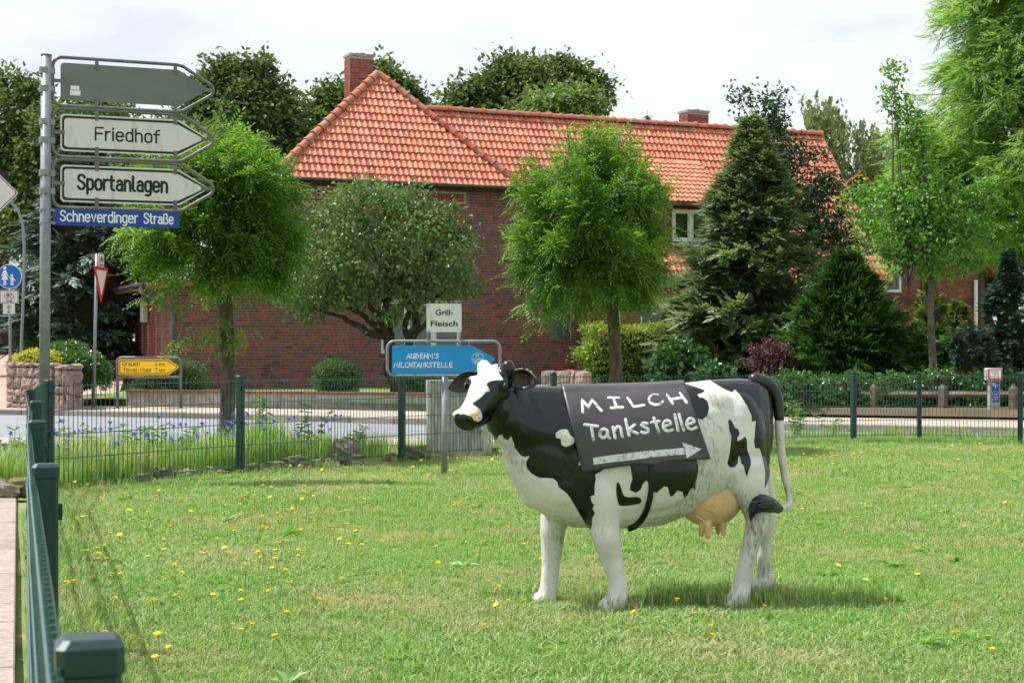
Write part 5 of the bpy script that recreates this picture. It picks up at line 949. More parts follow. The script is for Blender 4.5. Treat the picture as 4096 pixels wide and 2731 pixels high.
# yellow place name sign
D = 34.2; s = D/F_PX; yw = empty('direction_sign', at(596, 1632, D), 'low yellow direction sign to Grauen and Tewel-Moor on a tube frame', 'sign'); ex, ey, en = plane_basis(math.radians(-3)); org = at(596, 1464, D)
wd, zt_ = 129*s, 1.27+ (1632-1428-1.27/s)*0; hh = (1464-1430)*s; gz = -1.27-(org[2]-CAM_H)+0.0
zg = -.05-org[2]; f = np.array([(-wd, zg), (-wd, hh-.09), (-wd+.09, hh), (wd-.09, hh), (wd, hh-.09), (wd, zg)]); f2 = []
for q in [(-wd, zg), (-wd, hh-.1), (-wd+.015, hh-.045), (-wd+.05, hh-.012), (-wd+.11, hh), (wd-.11, hh), (wd-.05, hh-.012), (wd-.015, hh-.045), (wd, hh-.1), (wd, zg)]: f2.append(org+q[0]*ex+q[1]*ey)
fo = obj('tube_frame', tube(f2, .03, 10), M['galv_dull'], yw, smooth=True); obj('cross_bar', tube([org+ex*-wd+ey*-.235, org+ex*wd+ey*-.235], .027, 10), M['galv_dull'], fo)
pts = rrect(1.30, .335, .03, 4, tip=.22); pl_ = obj('plate', prism(pts, org+en*.02-ey*.02, ex, ey, .012), M['yellow'], yw); po = org+en*.0325-ey*.02; obj('border_line', border(pts, .022, .018, po, ex, ey), M['black_paint'], pl_)
din('Grauen', po, ex, ey, -.56, -.20, .028, .082, M['black_paint'], pl_, .17); din('Tewel-Moor', po, ex, ey, -.55, .06, -.10, .082, M['black_paint'], pl_, .17); din('4', po, ex, ey, .135, .185, .028, .082, M['black_paint'], pl_, .17); din('2', po, ex, ey, .135, .185, -.10, .082, M['black_paint'], pl_, .17); din('km', po, ex, ey, .23, .345, .028, .062, M['black_paint'], pl_, .2); din('km', po, ex, ey, .23, .345, -.10, .062, M['black_paint'], pl_, .2)
# bicycle pictogram strokes
def circ(cx, cy, r, n=14): a = np.linspace(0, 2*math.pi, n); return np.c_[cx+r*np.cos(a), cy+r*np.sin(a)]
def bike(cx, cy, w): r = w*.22; return [circ(cx-w*.28, cy, r), circ(cx+w*.28, cy, r), [(cx-w*.28, cy), (cx-w*.1, cy+w*.24), (cx+w*.2, cy+w*.24), (cx, cy), (cx-w*.28, cy)], [(cx+w*.28, cy), (cx+w*.18, cy+w*.36), (cx+w*.1, cy+w*.38)], [(cx, cy), (cx-w*.13, cy+w*.32)], [(cx-w*.2, cy+w*.33), (cx-w*.06, cy+w*.33)]]
# give way sign, seen at a slant
D = 34.6; s = D/F_PX; gwsn = empty('give_way_sign', at(374, 1630, D), 'red and white give way triangle on a thin pole, turned sideways', 'sign'); b = at(374, 1630, D); zt_ = CAM_H+(HOR-1015)*s; lean = at(388, 1015, D)[0]
obj('pole', tube([(b[0], D, -.06), (lean, D, zt_)], .036, 12), M['galv'], gwsn, smooth=True); ex, ey, en = plane_basis(math.radians(85)); o0 = at(393, 1141, D)+en*.05
tri = [(-.45, .40), (.45, .40), (.0, -.39)]
def rtri(k, r=.05):
    P = np.array([(-.45, .40), (0, -.38), (.45, .40)])*k; out = []
    for i in range(3):
        a, p, c = P[i-1], P[i], P[(i+1) % 3]; d1 = nrm(a-p); d2 = nrm(c-p)
        for t in np.linspace(0, 1, 5): out.append((1-t)**2*(p+d1*r)+2*t*(1-t)*p+t*t*(p+d2*r))
    return np.array(out)
t1 = obj('triangle_plate', prism(rtri(1.0), o0, ex, ey, .02), M['red'], gwsn); obj('white_field', prism(rtri(.72, .03)+np.array((0, .035)), o0+en*.0205, ex, ey, .002), M['white_plate'], t1)
o1 = at(397, 1041, D)+en*.04; cp = obj('cycle_plate', prism(rrect(.33, .30, .02), o1, ex, ey, .012), M['white_plate'], gwsn); obj('pictogram', stroke_vf(bike(0, .0, .2), .009, pmap(o1+en*.013, ex, ey), 6), M['black_paint'], cp); obj('arrows', stroke_vf([[(-.1, -.11), (.1, -.11)], [(-.06, -.08), (-.1, -.11)], [(.06, -.08), (.1, -.11)]], .009, pmap(o1+en*.013, ex, ey), 6), M['black_paint'], cp); obj('border_line', border(rrect(.33, .30, .02), .012, .01, o1+en*.012, ex, ey), M['black_paint'], cp)
# round blue footway sign with two plates
D = 40.; s = D/F_PX; ps_ = empty('footway_sign', at(38, 1590, D), 'round blue footway sign above a white bicycle plate on a grey pole', 'sign'); ex, ey, en = plane_basis(math.radians(4)); bb = at(38, 1590, D); obj('pole', tube([(bb[0], D+.05, .0), (bb[0], D+.05, CAM_H+(HOR-1060)*s)], .038, 12), M['galv'], ps_, smooth=True)
o0 = at(38, 1106, D); rd = 49*s; dk = obj('disc', prism([(rd*math.cos(a), rd*math.sin(a)) for a in np.linspace(0, 2*math.pi, 40, endpoint=False)], o0, ex, ey, .015), M['letter_white'], ps_); obj('blue_field', prism([(rd*.95*math.cos(a), rd*.95*math.sin(a)) for a in np.linspace(0, 2*math.pi, 40, endpoint=False)], o0+en*.0155, ex, ey, .002), M['ped_blue'], dk)
k = rd/110; q = lambda L_: [((x-0)*k, y*k) for x, y in L_]; pg = MB(); o2 = o0+en*.0178
pg.add(prism([(-40*k+15*k*math.cos(a), 75*k+15*k*math.sin(a)) for a in np.linspace(0, 6.283, 16, endpoint=False)], o2, ex, ey, .001)); pg.add(prism(q([(-52, 55), (-28, 55), (-12, 10), (-20, 5), (-32, 25), (-28, 12), (-8, -30), (-72, -30), (-52, 12), (-54, 25), (-62, 0), (-72, 5)])[::-1], o2, ex, ey, .0012)); pg.add(prism(q([(-52, -32), (-42, -32), (-42, -80), (-52, -80)])[::-1], o2, ex, ey, .001)); pg.add(prism(q([(-38, -32), (-28, -32), (-28, -80), (-38, -80)])[::-1], o2, ex, ey, .001))
pg.add(prism([(22*k+13*k*math.cos(a), 8*k+13*k*math.sin(a)) for a in np.linspace(0, 6.283, 16, endpoint=False)], o2, ex, ey, .001)); pg.add(prism(q([(10, -8), (34, -8), (56, -35), (50, -42), (36, -25), (36, -48), (12, -48), (10, -22), (-12, 8), (-18, 0)])[::-1], o2, ex, ey, .0012)); pg.add(prism(q([(12, -50), (21, -50), (21, -80), (12, -80)])[::-1], o2, ex, ey, .001)); pg.add(prism(q([(26, -50), (35, -50), (35, -80), (26, -80)])[::-1], o2, ex, ey, .001)); obj('pictogram', pg, M['letter_white'], dk)
o1 = at(37, 1187, D); w_, h_ = 37*s, 26*s; p1_ = obj('bicycle_plate', prism(rrect(2*w_, 2*h_, .02), o1, ex, ey, .012), M['white_plate'], ps_); obj('border_line', border(rrect(2*w_, 2*h_, .02), .012, .01, o1+en*.012, ex, ey), M['black_paint'], p1_); obj('pictogram', stroke_vf(bike(0, h_*.1, .24), .007, pmap(o1+en*.0125, ex, ey), 6), M['black_paint'], p1_); lettering('frei', o1+en*.0125, ex, ey, -.07, .07, -h_*.82, -h_*.38, M['black_paint'], p1_, .01)
o1 = at(36, 1235, D); p2_ = obj('arrow_plate', prism(rrect(47*s, 42*s, .02), o1, ex, ey, .012), M['white_plate'], ps_); obj('arrow', stroke_vf([[(0, -.02), (0, .08)], [(-.05, .03), (0, .085), (.05, .03)]], .014, pmap(o1+en*.0125, ex, ey), 6), M['green_paint'], p2_); obj('pictogram', stroke_vf(bike(0, -.09, .1), .004, pmap(o1+en*.0125, ex, ey), 6), M['green_paint'], p2_)
# bent mast with priority diamond
D = 38.; s = D/F_PX; ms = empty('traffic_mast', at(80, 1520, D), 'slim pole bending over at the top to a white diamond sign', 'signpost'); P = [at(82, 1560, D), at(85, 1400, D), at(93, 1200, D), at(97, 1000, D), at(92, 910, D), at(75, 850, D), at(45, 812, D), at(0, 795, D), at(-60, 790, D)]; P[0][2] = 0; obj('mast', tube(smoothpath(P, 6), .035, 12), M['galv'], ms, smooth=True)
ex, ey, en = plane_basis(math.radians(6)); o0 = at(-38, 772, D-.1); dm = outline(np.array([(p[0]*.7071-p[1]*.7071, p[0]*.7071+p[1]*.7071) for p in rrect(.92, .92, .06)]), 0); dd = obj('diamond_sign', prism(dm, o0, ex, ey, .015), M['white_plate'], ms); obj('border_line', border(dm, .03, .022, o0+en*.0155, ex, ey), M['black_paint'], dd); obj('backing_board', box(at(-25, 720, D+.1), (.7, .04, .42)), M['black_paint'], ms)
# blue milk arrow and white plate
D = 15.4; s = D/F_PX; mk = empty('milk_sign', at(1775, 1905, D), 'bright blue arrow sign in a tube frame with a small white plate above', 'sign'); ex, ey, en = plane_basis(math.radians(3)); b = at(1778, 1905, D); obj('pole', tube([(b[0]-.004, D, b[2]-.15), at(1780, 1506, D)], .031, 14), M['galv'], mk, smooth=True)
oc = at(1775, 1433.5, D); fw, fh = 450*s, 138*s; obj('tube_frame', tube([oc+p[0]*ex+p[1]*ey for p in rrect(fw, fh, .07, 6)], .0145, 10, closed=True), M['galv'], mk, smooth=True)
R7 = lambda x, y: np.array((1500+x/4.125, 1180+y/4.125)); r7 = lambda x, y: ((R7(x, y)-np.array((1775, 1433.5)))*np.array((s, -s)))
ap = obj('arrow_plate', prism(np.array([r7(*p) for p in [(283, 1285), (290, 1290), (1600, 1290), (1960, 1085), (1975, 1055), (1965, 1030), (1600, 828), (290, 828), (283, 835)]]), oc+en*.02, ex, ey, .006), M['sky_blue'], mk)
bo = MB()
for (x, y) in ((647, 850), (1548, 850), (645, 1272), (1548, 1272)): q = r7(x, y); bo.add(lathe([(.0, 0), (.009, .001), (.008, .008), (.003, .011)], 10)) if False else bo.add(tube([oc+ex*q[0]+ey*q[1]+en*.02, oc+ex*q[0]+ey*q[1]+en*.036], .009, 10)); yy = q[1]; bo.add(box(oc+ex*q[0]+ey*(yy+(.025 if yy > 0 else -.025))+en*.008, (.012, .012, .06), 0))
obj('bolt', bo, M['galv'], ap)
GL = {'A': [[(0, 0), (.4, 1), (.62, 0)], [(.1, .35), (.6, .38)]], 'U': [[(.05, 1), (.05, .2), (.2, .0), (.45, .1), (.55, 1)], [(.55, .5), (.6, 0)]], 'D': [[(.1, 0), (.1, 1)], [(-.02, 1), (.35, .9), (.6, .5), (.4, .1), (0, 0)]], 'E': [[(.55, 1), (.1, .95), (.08, 0), (.6, .03)], [(.1, .5), (.5, .53)]], 'H': [[(.1, 1), (.05, 0)], [(.65, 1), (.6, 0)], [(.05, .48), (.65, .52)]], 'M': [[(0, 0), (.15, 1), (.4, .35), (.7, 1), (.8, 0)]], "'": [[(.15, 1.05), (.1, .78)]], 'S': [[(.55, .9), (.3, 1), (.08, .8), (.3, .55), (.5, .3), (.3, .03), (.0, .1)]], 'I': [[(.1, .75), (.1, 0)], [(.1, 1.1), (.1, 1.12)]], 'L': [[(.12, 1), (.05, .02), (.6, .05)]], 'C': [[(.6, .9), (.35, 1), (.08, .6), (.15, .1), (.4, 0), (.62, .12)]], 'T': [[(-.02, .97), (.65, 1)], [(.32, 1), (.28, 0)]], 'N': [[(.02, 0), (.1, 1), (.52, .05), (.6, 1)]], 'K': [[(.1, 1), (.05, 0)], [(.55, 1), (.08, .45), (.6, 0)]]}
GW = {'M': .98, "'": .3, 'I': .32}
def hand(txt, x0, x1, y0, y1):
    tot = sum(GW.get(c, .78) for c in txt); k = (x1-x0)/tot; x = x0; out = []
    for c in txt:
        for p in GL[c]: out.append([r7(x+px_*k*.98, y1-py_*(y1-y0)) for px_, py_ in p])
        x += GW.get(c, .78)*k
    return out
obj('lettering', stroke_vf(hand("AUDEHM'S", 525, 1070, 965, 1045), .0052, pmap(oc+en*.0265, ex, ey), 8), M['letter_white'], ap); obj('lettering', stroke_vf(hand('MILCHTANKSTELLE', 318, 1290, 1112, 1190), .0052, pmap(oc+en*.0265, ex, ey), 8), M['letter_white'], ap)
cr = MB()
for rr in (100, 88): cr.add(stroke_vf([[r7(1693+rr*math.cos(a), 1045+rr*math.sin(a)) for a in np.linspace(0, 6.283, 40)]], .0012, pmap(oc+en*.0265, ex, ey), 6).vf())
obj('round_badge', cr, M['letter_white'], ap)
for t, (a, b_, c, d_) in (('24', (1655, 1710, 1020, 972)), ('Stunden', (1620, 1768, 1082, 1030)), ('täglich', (1642, 1768, 1135, 1075))):
    lo = r7(a, c); hi = r7(b_, d_); th = math.radians(8); e1 = ex*math.cos(th)+ey*math.sin(th); e2 = -ex*math.sin(th)+ey*math.cos(th); m_ = (lo+hi)/2; w2, h2_ = (hi-lo)/2; lettering(t, oc+en*.0262+ex*m_[0]+ey*m_[1], e1, e2, -w2, w2, -h2_, h2_, M['letter_white'], ap, .01)
g0 = r7(850, 612); g1 = r7(1428, 142); gp = obj('white_plate', prism([g0, (g1[0], g0[1]), g1, (g0[0], g1[1])], oc+en*.012, ex, ey, .006), mat('stained_white_plate', hexc('#d8d8d4'), .5, hexc('#aeb0a4'), 18, stretch=(3, 1, .6), lo=.5, hi=.8), mk)
lettering('Grill-', oc+en*.018, ex, ey, *(r7(995, 0)[0], r7(1290, 0)[0]), r7(0, 335)[1], r7(0, 240)[1], M['black_paint'], gp, .018); lettering('Fleisch', oc+en*.018, ex, ey, *(r7(920, 0)[0], r7(1362, 0)[0]), r7(0, 517)[1], r7(0, 425)[1], M['black_paint'], gp, .018)
st = MB()
for x in (868, 1405):
    q0 = r7(x, 780); q1 = r7(x, 200); st.add(prism([(q0[0]-.008, q0[1]), (q0[0]+.008, q0[1]), (q0[0]+.008, q1[1]), (q0[0]-.008, q1[1])], oc-en*.004, ex, ey, .014)); st.add(tube([oc+ex*q0[0]+ey*(q0[1]+.035), oc+ex*q0[0]+ey*(q0[1]-.012)], .013, 10)); st.add(tube([oc+ex*(q0[0]-.02)+ey*q0[1], oc+ex*(q0[0]+.02)+ey*q0[1]], .0185, 10))
    for y in (175, 590): q2 = r7(x+12, y); st.add(tube([oc+ex*q2[0]+ey*q2[1]+en*.015, oc+ex*q2[0]+ey*q2[1]+en*.024], .005, 8))
obj('plate_stay', st, M['galv'], gp)
# ribbed concrete cabinets behind the fence
def cabinet(x0, x1, y0, y1, d, label, knob=False):
    s = d/F_PX; w = (x1-x0)*s; h = (y1-y0)*s; c = at((x0+x1)/2, y1, d); T = empty('utility_cabinet', c, label, 'cabinet', None); yaw_ = .12; dp_ = .36; pts = rrect(w, dp_, .06, 4)
    rib = []; per = np.vstack((pts, pts[:1])); L_ = np.concatenate(([0], np.cumsum(np.linalg.norm(np.diff(per, axis=0), axis=1)))); n = int(L_[-1]/.0125)
    for i in range(n): t = i*L_[-1]/n; p = np.array([np.interp(t, L_, per[:, 0]), np.interp(t, L_, per[:, 1])]); rib.append(p*(1-.012*(i % 2)))
    rib = np.array(rib); ca, sa = math.cos(yaw_), math.sin(yaw_); Rz = np.array(((ca, -sa), (sa, ca))); A = rib@Rz.T+c[:2]; n = len(A); zs = (c[2]+.1, c[2]+h*.84); V = np.concatenate([np.c_[A, np.full(n, z)] for z in zs]); i = np.arange(n); obj('ribbed_body', (V, np.c_[i, (i+1) % n, (i+1) % n+n, i+n]), M['concrete_rib'], T)
    q = (rrect(w*1.015, dp_*1.03, .06, 4)@Rz.T)+c[:2]; obj('lid', prism(q, (0, 0, c[2]+h*.84), (1, 0, 0), (0, 1, 0), h*.16), M['concrete'], T); q = (rrect(w*1.01, dp_*1.02, .05, 4)@Rz.T)+c[:2]; obj('plinth', prism(q, (0, 0, c[2]-.08), (1, 0, 0), (0, 1, 0), .175), M['concrete'], T)
cabinet(1708, 1962, 1520, 1850, 18.15, 'grey ribbed concrete cabinet directly behind the blue arrow sign pole'); cabinet(2120, 2345, 1540, 1815, 20.6, 'grey ribbed cabinet whose lid shows above the cow back')
# hydrant marker post
D = 28.9; s = D/F_PX; hm = empty('hydrant_post', at(3974, 1680, D), 'concrete hydrant marker post with red edged H100 plate', 'post'); c = at(3975, 1680, D); zt_ = CAM_H+(HOR-1471)*s; sh = obj('shaft', bevbox((c[0], D, (c[2]+zt_-.1)/2-.05), (.2, .13, zt_-c[2]), .02), M['concrete'], hm); obj('head', bevbox((c[0]-.01, D, zt_-.11), (.29, .17, .22), .02), M['concrete'], hm)
ex, ey, en = plane_basis(0); o0 = np.array((c[0], D-.088, zt_-.112)); hpz = obj('hydrant_plate', prism(rrect(.245, .185, .015), o0, ex, ey, .006), M['red'], hm); obj('white_field', prism(rrect(.205, .145, .008), o0+en*.0063, ex, ey, .001), M['letter_white'], hpz); lettering('H100', o0+en*.0075, ex, ey, -.075, .055, .02, .06, M['black_paint'], hpz, .01); obj('mark', stroke_vf([[(-.065, .0), (.075, .0)], [(.005, 0), (.005, -.06)]], .004, pmap(o0+en*.0075, ex, ey), 6), M['black_paint'], hpz)
for yy, big in ((1544, True), (1588, False)):
    o1 = at(3977, yy, D)-np.array((0, .068, 0)); b_ = obj('blue_plate', prism(rrect(.135, .175, .008), o1, ex, ey, .005), M['blue_sign'], hm)
    if big: lettering('VS', o1+en*.0055, ex, ey, -.06, .0, .025, .06, M['letter_white'], b_, .02)
    obj('mark', stroke_vf([[(-.05, .01), (.05, .01)], [(0, .01), (0, -.04)]] if big else [[(-.05, .04), (-.05, .07)], [(-.02, .05), (.03, .05)], [(.05, .03), (.05, .07)], [(-.05, -.03), (-.05, -.06)], [(-.01, -.04), (.04, -.04)], [(-.04, 0), (.05, 0)]], .0045, pmap(o1+en*.0055, ex, ey), 6), M['letter_white'], b_)
# weathered post and rail fence in front of the rose hedge
wf = empty('rail_fence', (6.5, 29.5, 0), 'weathered brown wooden post and rail fence buried in the rose hedge', 'fence'); ra = at(3150, 1577, 30.6); rb = at(4260, 1577, 28.8)
for dz in (0, -.42): obj('rail', tube([ra+E3*dz, rb+E3*dz], .058, 4), M['wood_grey'], wf)
for px_ in (3260, 3510, 3785, 4060):
    t = (px_-3150)/1110; p = ra*(1-t)+rb*t; obj('post', (lambda V, F: (V, F))(*tube([(p[0], p[1]-.04, -.1), (p[0], p[1]-.04, .5), (p[0], p[1]-.04, .56)], [.085, .085, .03], 4)), M['wood_grey'], wf)
# ------------------------------------------------------------------ the cow figure
CD = 7.75
def rP(x, y): return np.array((1700+.7333*x, 1350+.7334*y))          # enlarged view -> photo pixels
def r3P(x, y): return np.array((1700+x/3.137, 1400+y/3.137))
def vP(x, y): return np.array((x*1.7415, y*1.7415))
def axb(px): return .20*(px-2560)/830                                    # depth of the body axis: front nearer
def cw(px, py, b): return at(px, py, CD+b)
def vw(x, y, b): p = vP(x, y); return cw(p[0], p[1], b)
def ellipsoid(c, r, R=None, n=18, m=12):
    V = [];
    for j in range(m+1):
        th = math.pi*j/m
        for i in range(n): a = 2*math.pi*i/n; V.append((math.sin(th)*math.cos(a), math.sin(th)*math.sin(a), math.cos(th)))
    V = np.array(V)*np.asarray(r); V = V if R is None else V@np.asarray(R).T; V = V+np.asarray(c); i = np.arange(n); F = np.concatenate([np.c_[j*n+i, (j+1)*n+i, (j+1)*n+(i+1) % n, j*n+(i+1) % n] for j in range(m)]); return V, F
def loft(rings):
    n = len(rings[0]); V = np.concatenate(rings); i = np.arange(n); F = np.concatenate([np.c_[k*n+i, k*n+(i+1) % n, (k+1)*n+(i+1) % n, (k+1)*n+i] for k in range(len(rings)-1)]); return V, [F, np.array([list(range(n-1, -1, -1)), list(range((len(rings)-1)*n, len(rings)*n))])]
body = MB()
ST = [(1152, 893, 992, .085), (1172, 889, 1072, .112), (1198, 886, 1128, .135), (1230, 885, 1170, .165), (1270, 886, 1196, .19), (1320, 887, 1211, .21), (1380, 888, 1213, .225), (1450, 886, 1213, .245), (1520, 883, 1206, .25), (1580, 878, 1182, .235), (1640, 871, 1155, .22), (1700, 868, 1140, .205), (1738, 872, 1125, .17), (1760, 884, 1095, .12), (1773, 902, 1040, .06)]
A = np.linspace(0, 2*math.pi, 28, endpoint=False); rings = []
for (x, t, b, w) in ST:
    px = x*1.7415; d0 = axb(px); pt = cw(px, t*1.7415, d0); pb = cw(px, b*1.7415, d0); zc = (pt[2]+pb[2])/2; zr = (pt[2]-pb[2])/2; ring = []
    for a in A:
        ca, sa = math.cos(a), math.sin(a); e = 2/2.4; cx_ = abs(ca)**e*np.sign(ca); sz = abs(sa)**e*np.sign(sa); wy = w*cx_*(1.0-.16*max(sz, 0)**2)
        p = np.array((pt[0]+wy*.20*(-1)*-1*0.2, CD+d0+wy, zc+zr*sz)); ring.append(p)
    rings.append(np.array(ring))
body.add(loft(rings))
# muscle masses on both flanks
for sgn in (-1, 1):
    def sv(x, y, off): px = x*1.7415; return cw(px, y*1.7415, axb(px)+sgn*off)
    body.add(ellipsoid(sv(1345, 1040, .145), (.13, .075, .20))); body.add(ellipsoid(sv(1300, 1110, .11), (.14, .09, .13)))
    body.add(ellipsoid(sv(1690, 1010, .125), (.145, .095, .235))); body.add(ellipsoid(sv(1640, 935, .125), (.12, .06, .09))); body.add(ellipsoid(sv(1725, 1090, .12), (.085, .075, .15)))
    body.add(ellipsoid(sv(1480, 1080, .16), (.26, .10, .20)))
# neck: heavy tube from the shoulder to the back of the head
POLL = vw(1143, 872, axb(2000)-.02)
e1 = nrm(np.array((-.47, -.68, -.56))); e2 = nrm(np.array((.823, -.569, 0))); e2 = nrm(e2-e1*e2.dot(e1)); e3 = nrm(np.cross(e1, e2)); HL = .318
body.add(capsule(smoothpath([vw(1290, 1000, axb(2250)), vw(1225, 985, axb(2130)), vw(1180, 955, axb(2050)), POLL-e3*.06-e1*.02], 4), [.215, .20, .19, .18, .175, .17, .16, .15, .145, .135, .125, .115, .105], 20))
# legs: joints in photo pixels with a depth of their own
def leg(pts, b0, mb):
    P = np.array([vw(x, y, b0+db) for (x, y, r, db) in pts]); r = np.array([q[2] for q in pts]); S = smoothpath(P, 4); rr = np.interp(np.linspace(0, len(pts)-1, len(S)), np.arange(len(pts)), r); mb.add(capsule(S, rr, 16))
fn = axb(2420)-.15; ff = axb(2200)+.12; hn = axb(2960)-.14; hf = axb(3050)+.13
leg([(1372, 1075, .10, .03), (1385, 1150, .085, 0), (1388, 1205, .074, 0), (1394, 1240, .069, -.012), (1404, 1282, .052, 0), (1416, 1325, .043, 0), (1420, 1352, .046, 0), (1416, 1384, .052, -.01)], fn, body)
leg([(1290, 1120, .10, -.03), (1277, 1180, .075, 0), (1270, 1215, .064, 0), (1268, 1252, .056, 0), (1265, 1300, .045, 0), (1261, 1342, .043, 0), (1256, 1374, .05, 0)], ff, body)
leg([(1705, 1080, .12, .02), (1728, 1140, .082, 0), (1738, 1182, .060, 0), (1738, 1205, .056, 0), (1726, 1245, .044, 0), (1713, 1300, .042, 0), (1704, 1340, .045, 0), (1698, 1374, .054, -.01)], hn, body)
leg([(1715, 1080, .12, -.03), (1745, 1140, .08, 0), (1758, 1182, .055, 0), (1758, 1205, .05, 0), (1756, 1250, .038, 0), (1756, 1300, .037, 0), (1756, 1335, .044, 0)], hf, body)
# hock points and knees
body.add(capsule([vw(1738, 1165, hn), vw(1756, 1205, hn+.01), vw(1748, 1225, hn)], [.02, .024, .02], 10)); body.add(capsule([vw(1765, 1165, hf), vw(1774, 1200, hf), vw(1766, 1225, hf)], [.018, .021, .018], 10))
# hooves: wedge toes pointing the way each foot points
def hoof(x, y, b0, dirx, mb, sc=1.0):
    c = vw(x, y, b0); f = nrm(np.array((dirx, -.30, 0))); sd = np.array((-f[1], f[0], 0))
    for k in (-1, 1):
        o = c+sd*.024*k*sc; r1 = []
        for (t, h0, h1, w) in ((-.05, -.055, .06, .03), (0, -.06, .05, .034), (.045, -.06, .02, .032), (.085, -.06, -.035, .02)):
            r1.append(np.array([o+f*t*sc+sd*w*ca*sc+np.array((0, 0, ((h0+h1)/2+(h1-h0)/2*sa)*sc)) for ca, sa in [(math.cos(a), math.sin(a)) for a in np.linspace(0, 6.283, 12, endpoint=False)]]))
        mb.add(loft(r1))
hoof(1408, 1384, fn-.01, -1, body); hoof(1248, 1376, ff, -1, body); hoof(1690, 1378, hn-.01, -1, body); hoof(1752, 1338, hf, -1, body, .95)
# head
def hpnt(t, a, b): return POLL+e1*(t*HL)+e2*a+e3*b
hs = [(-.10, .050, .040, -.035), (-.04, .078, .072, -.03), (.05, .092, .092, -.025), (.18, .100, .104, -.022), (.30, .099, .106, -.022), (.42, .086, .098, -.022), (.56, .070, .082, -.018), (.70, .060, .068, -.016), (.82, .061, .056, -.014), (.92, .070, .054, -.014), (1.0, .069, .049, -.016), (1.06, .050, .034, -.020)]
A2 = np.linspace(0, 2*math.pi, 24, endpoint=False); rings = []
for (t, w, h, o) in hs:
    e = 2/2.5; rings.append(np.array([hpnt(t, w*abs(math.cos(a))**e*np.sign(math.cos(a))*(1-.22*max(0, -math.sin(a))), o+h*abs(math.sin(a))**e*np.sign(math.sin(a))) for a in A2]))
body.add(loft(rings))
for sg in (-1, 1):
    body.add(ellipsoid(hpnt(.235, sg*.088, .036), (.036, .03, .032)))            # brow over the eye
    body.add(ellipsoid(hpnt(-.055, sg*.070, .050), (.036, .036, .045)))           # horn bud
    body.add(ellipsoid(hpnt(.42, sg*.055, -.075), (.07, .03, .06)))               # jaw muscle
    body.add(ellipsoid(hpnt(.97, sg*.040, .018), (.026, .024, .022)))             # nostril wing
body.add(capsule([hpnt(.35, 0, -.085), hpnt(.70, 0, -.066), hpnt(.94, 0, -.050)], [.05, .038, .032], 12))   # lower jaw
body.add(ellipsoid(hpnt(-.06, 0, .03), (.07, .06, .04)))
# throat and dewlap folds
body.add(capsule([hpnt(.3, 0, -.12), vw(1165, 990, axb(2030)), vw(1185, 1070, axb(2070)), vw(1225, 1140, axb(2130))], [.05, .055, .05, .06], 12))
raw = obj('cow_raw', body, None); rm = raw.modifiers.new('r', 'REMESH'); rm.mode = 'VOXEL'; rm.voxel_size = .0072; sm = raw.modifiers.new('s', 'SMOOTH'); sm.factor = .5; sm.iterations = 11
bpy.context.view_layer.update(); cme_ = bpy.data.meshes.new_from_object(raw.evaluated_get(bpy.context.evaluated_depsgraph_get())); bpy.data.objects.remove(raw)
nv = len(cme_.vertices); co = np.zeros(nv*3, np.float32); cme_.vertices.foreach_get('co', co); co = co.reshape(-1, 3).astype(float); no = np.zeros(nv*3, np.float32); cme_.vertices.foreach_get('normal', no); no = no.reshape(-1, 3)
# painted coat: outlines in side view
def inpoly(px, py, poly):
    poly = np.asarray(poly); n = len(poly); c = np.zeros(len(px), bool); j = n-1
    for i in range(n):
        xi, yi = poly[i]; xj, yj = poly[j]; k = ((yi > py) != (yj > py))&(px < (xj-xi)*(py-yi)/((yj-yi) or 1e-9)+xi); c ^= k; j = i
    return c
PX = 2048+F_PX*co[:, 0]/co[:, 1]; PY = HOR-F_PX*(co[:, 2]-CAM_H)/co[:, 1]
def S(poly, f=rP):
    P = np.array([f(*p) for p in poly]); P = np.vstack((P, P[:1])); return smoothpath(P, 4)
rx = (PX-1700)/.7333; ry = (PY-1350)/.7334
wob = 1.8*np.sin(rx*.035+ry*.02)+1.2*np.sin(rx*.02-ry*.045)
qx, qy = PX+wob, PY+wob*.7
def sdf(px, py, poly):
    """signed distance in the same units, negative inside"""
    P = np.asarray(poly, float); Q = np.roll(P, -1, 0); best = np.full(len(px), 1e9)
    for (x0, y0), (x1, y1) in zip(P, Q):
        dx, dy = x1-x0, y1-y0; L2 = dx*dx+dy*dy or 1e-9; t = np.clip(((px-x0)*dx+(py-y0)*dy)/L2, 0, 1); best = np.minimum(best, (px-x0-t*dx)**2+(py-y0-t*dy)**2)
    return np.sqrt(best)*np.where(inpoly(px, py, P), -1, 1)
cov = lambda sd, w: np.clip(.5-sd/(2*w), 0, 1)
NECK = [(290, 470), (345, 512), (370, 530), (385, 566), (405, 532), (420, 526), (435, 553), (455, 560), (470, 537), (480, 560), (490, 600), (520, 640), (545, 652), (577, 646), (552, 678), (555, 710), (580, 740), (620, 762), (700, 768), (720, 785), (726, 812), (775, 850), (800, 882), (840, 960), (880, 1022), (905, 1050), (912, 1020), (913, 985), (931, 960), (915, 930), (926, 915), (905, 890), (900, 860), (922, 856), (925, 800), (931, 770), (926, 745), (1000, 700), (1000, 400), (900, 200), (700, 180), (480, 120), (300, 300)]
MID = [(1108, 640), (1480, 600), (1490, 720), (1485, 760), (1475, 790), (1468, 830), (1458, 815), (1440, 830), (1430, 860), (1415, 876), (1405, 842), (1380, 835), (1370, 850), (1350, 870), (1340, 865), (1325, 815), (1305, 810), (1260, 845), (1232, 830), (1215, 780), (1190, 800), (1180, 828), (1150, 845), (1115, 830), (1115, 800), (1130, 770), (1125, 730)]
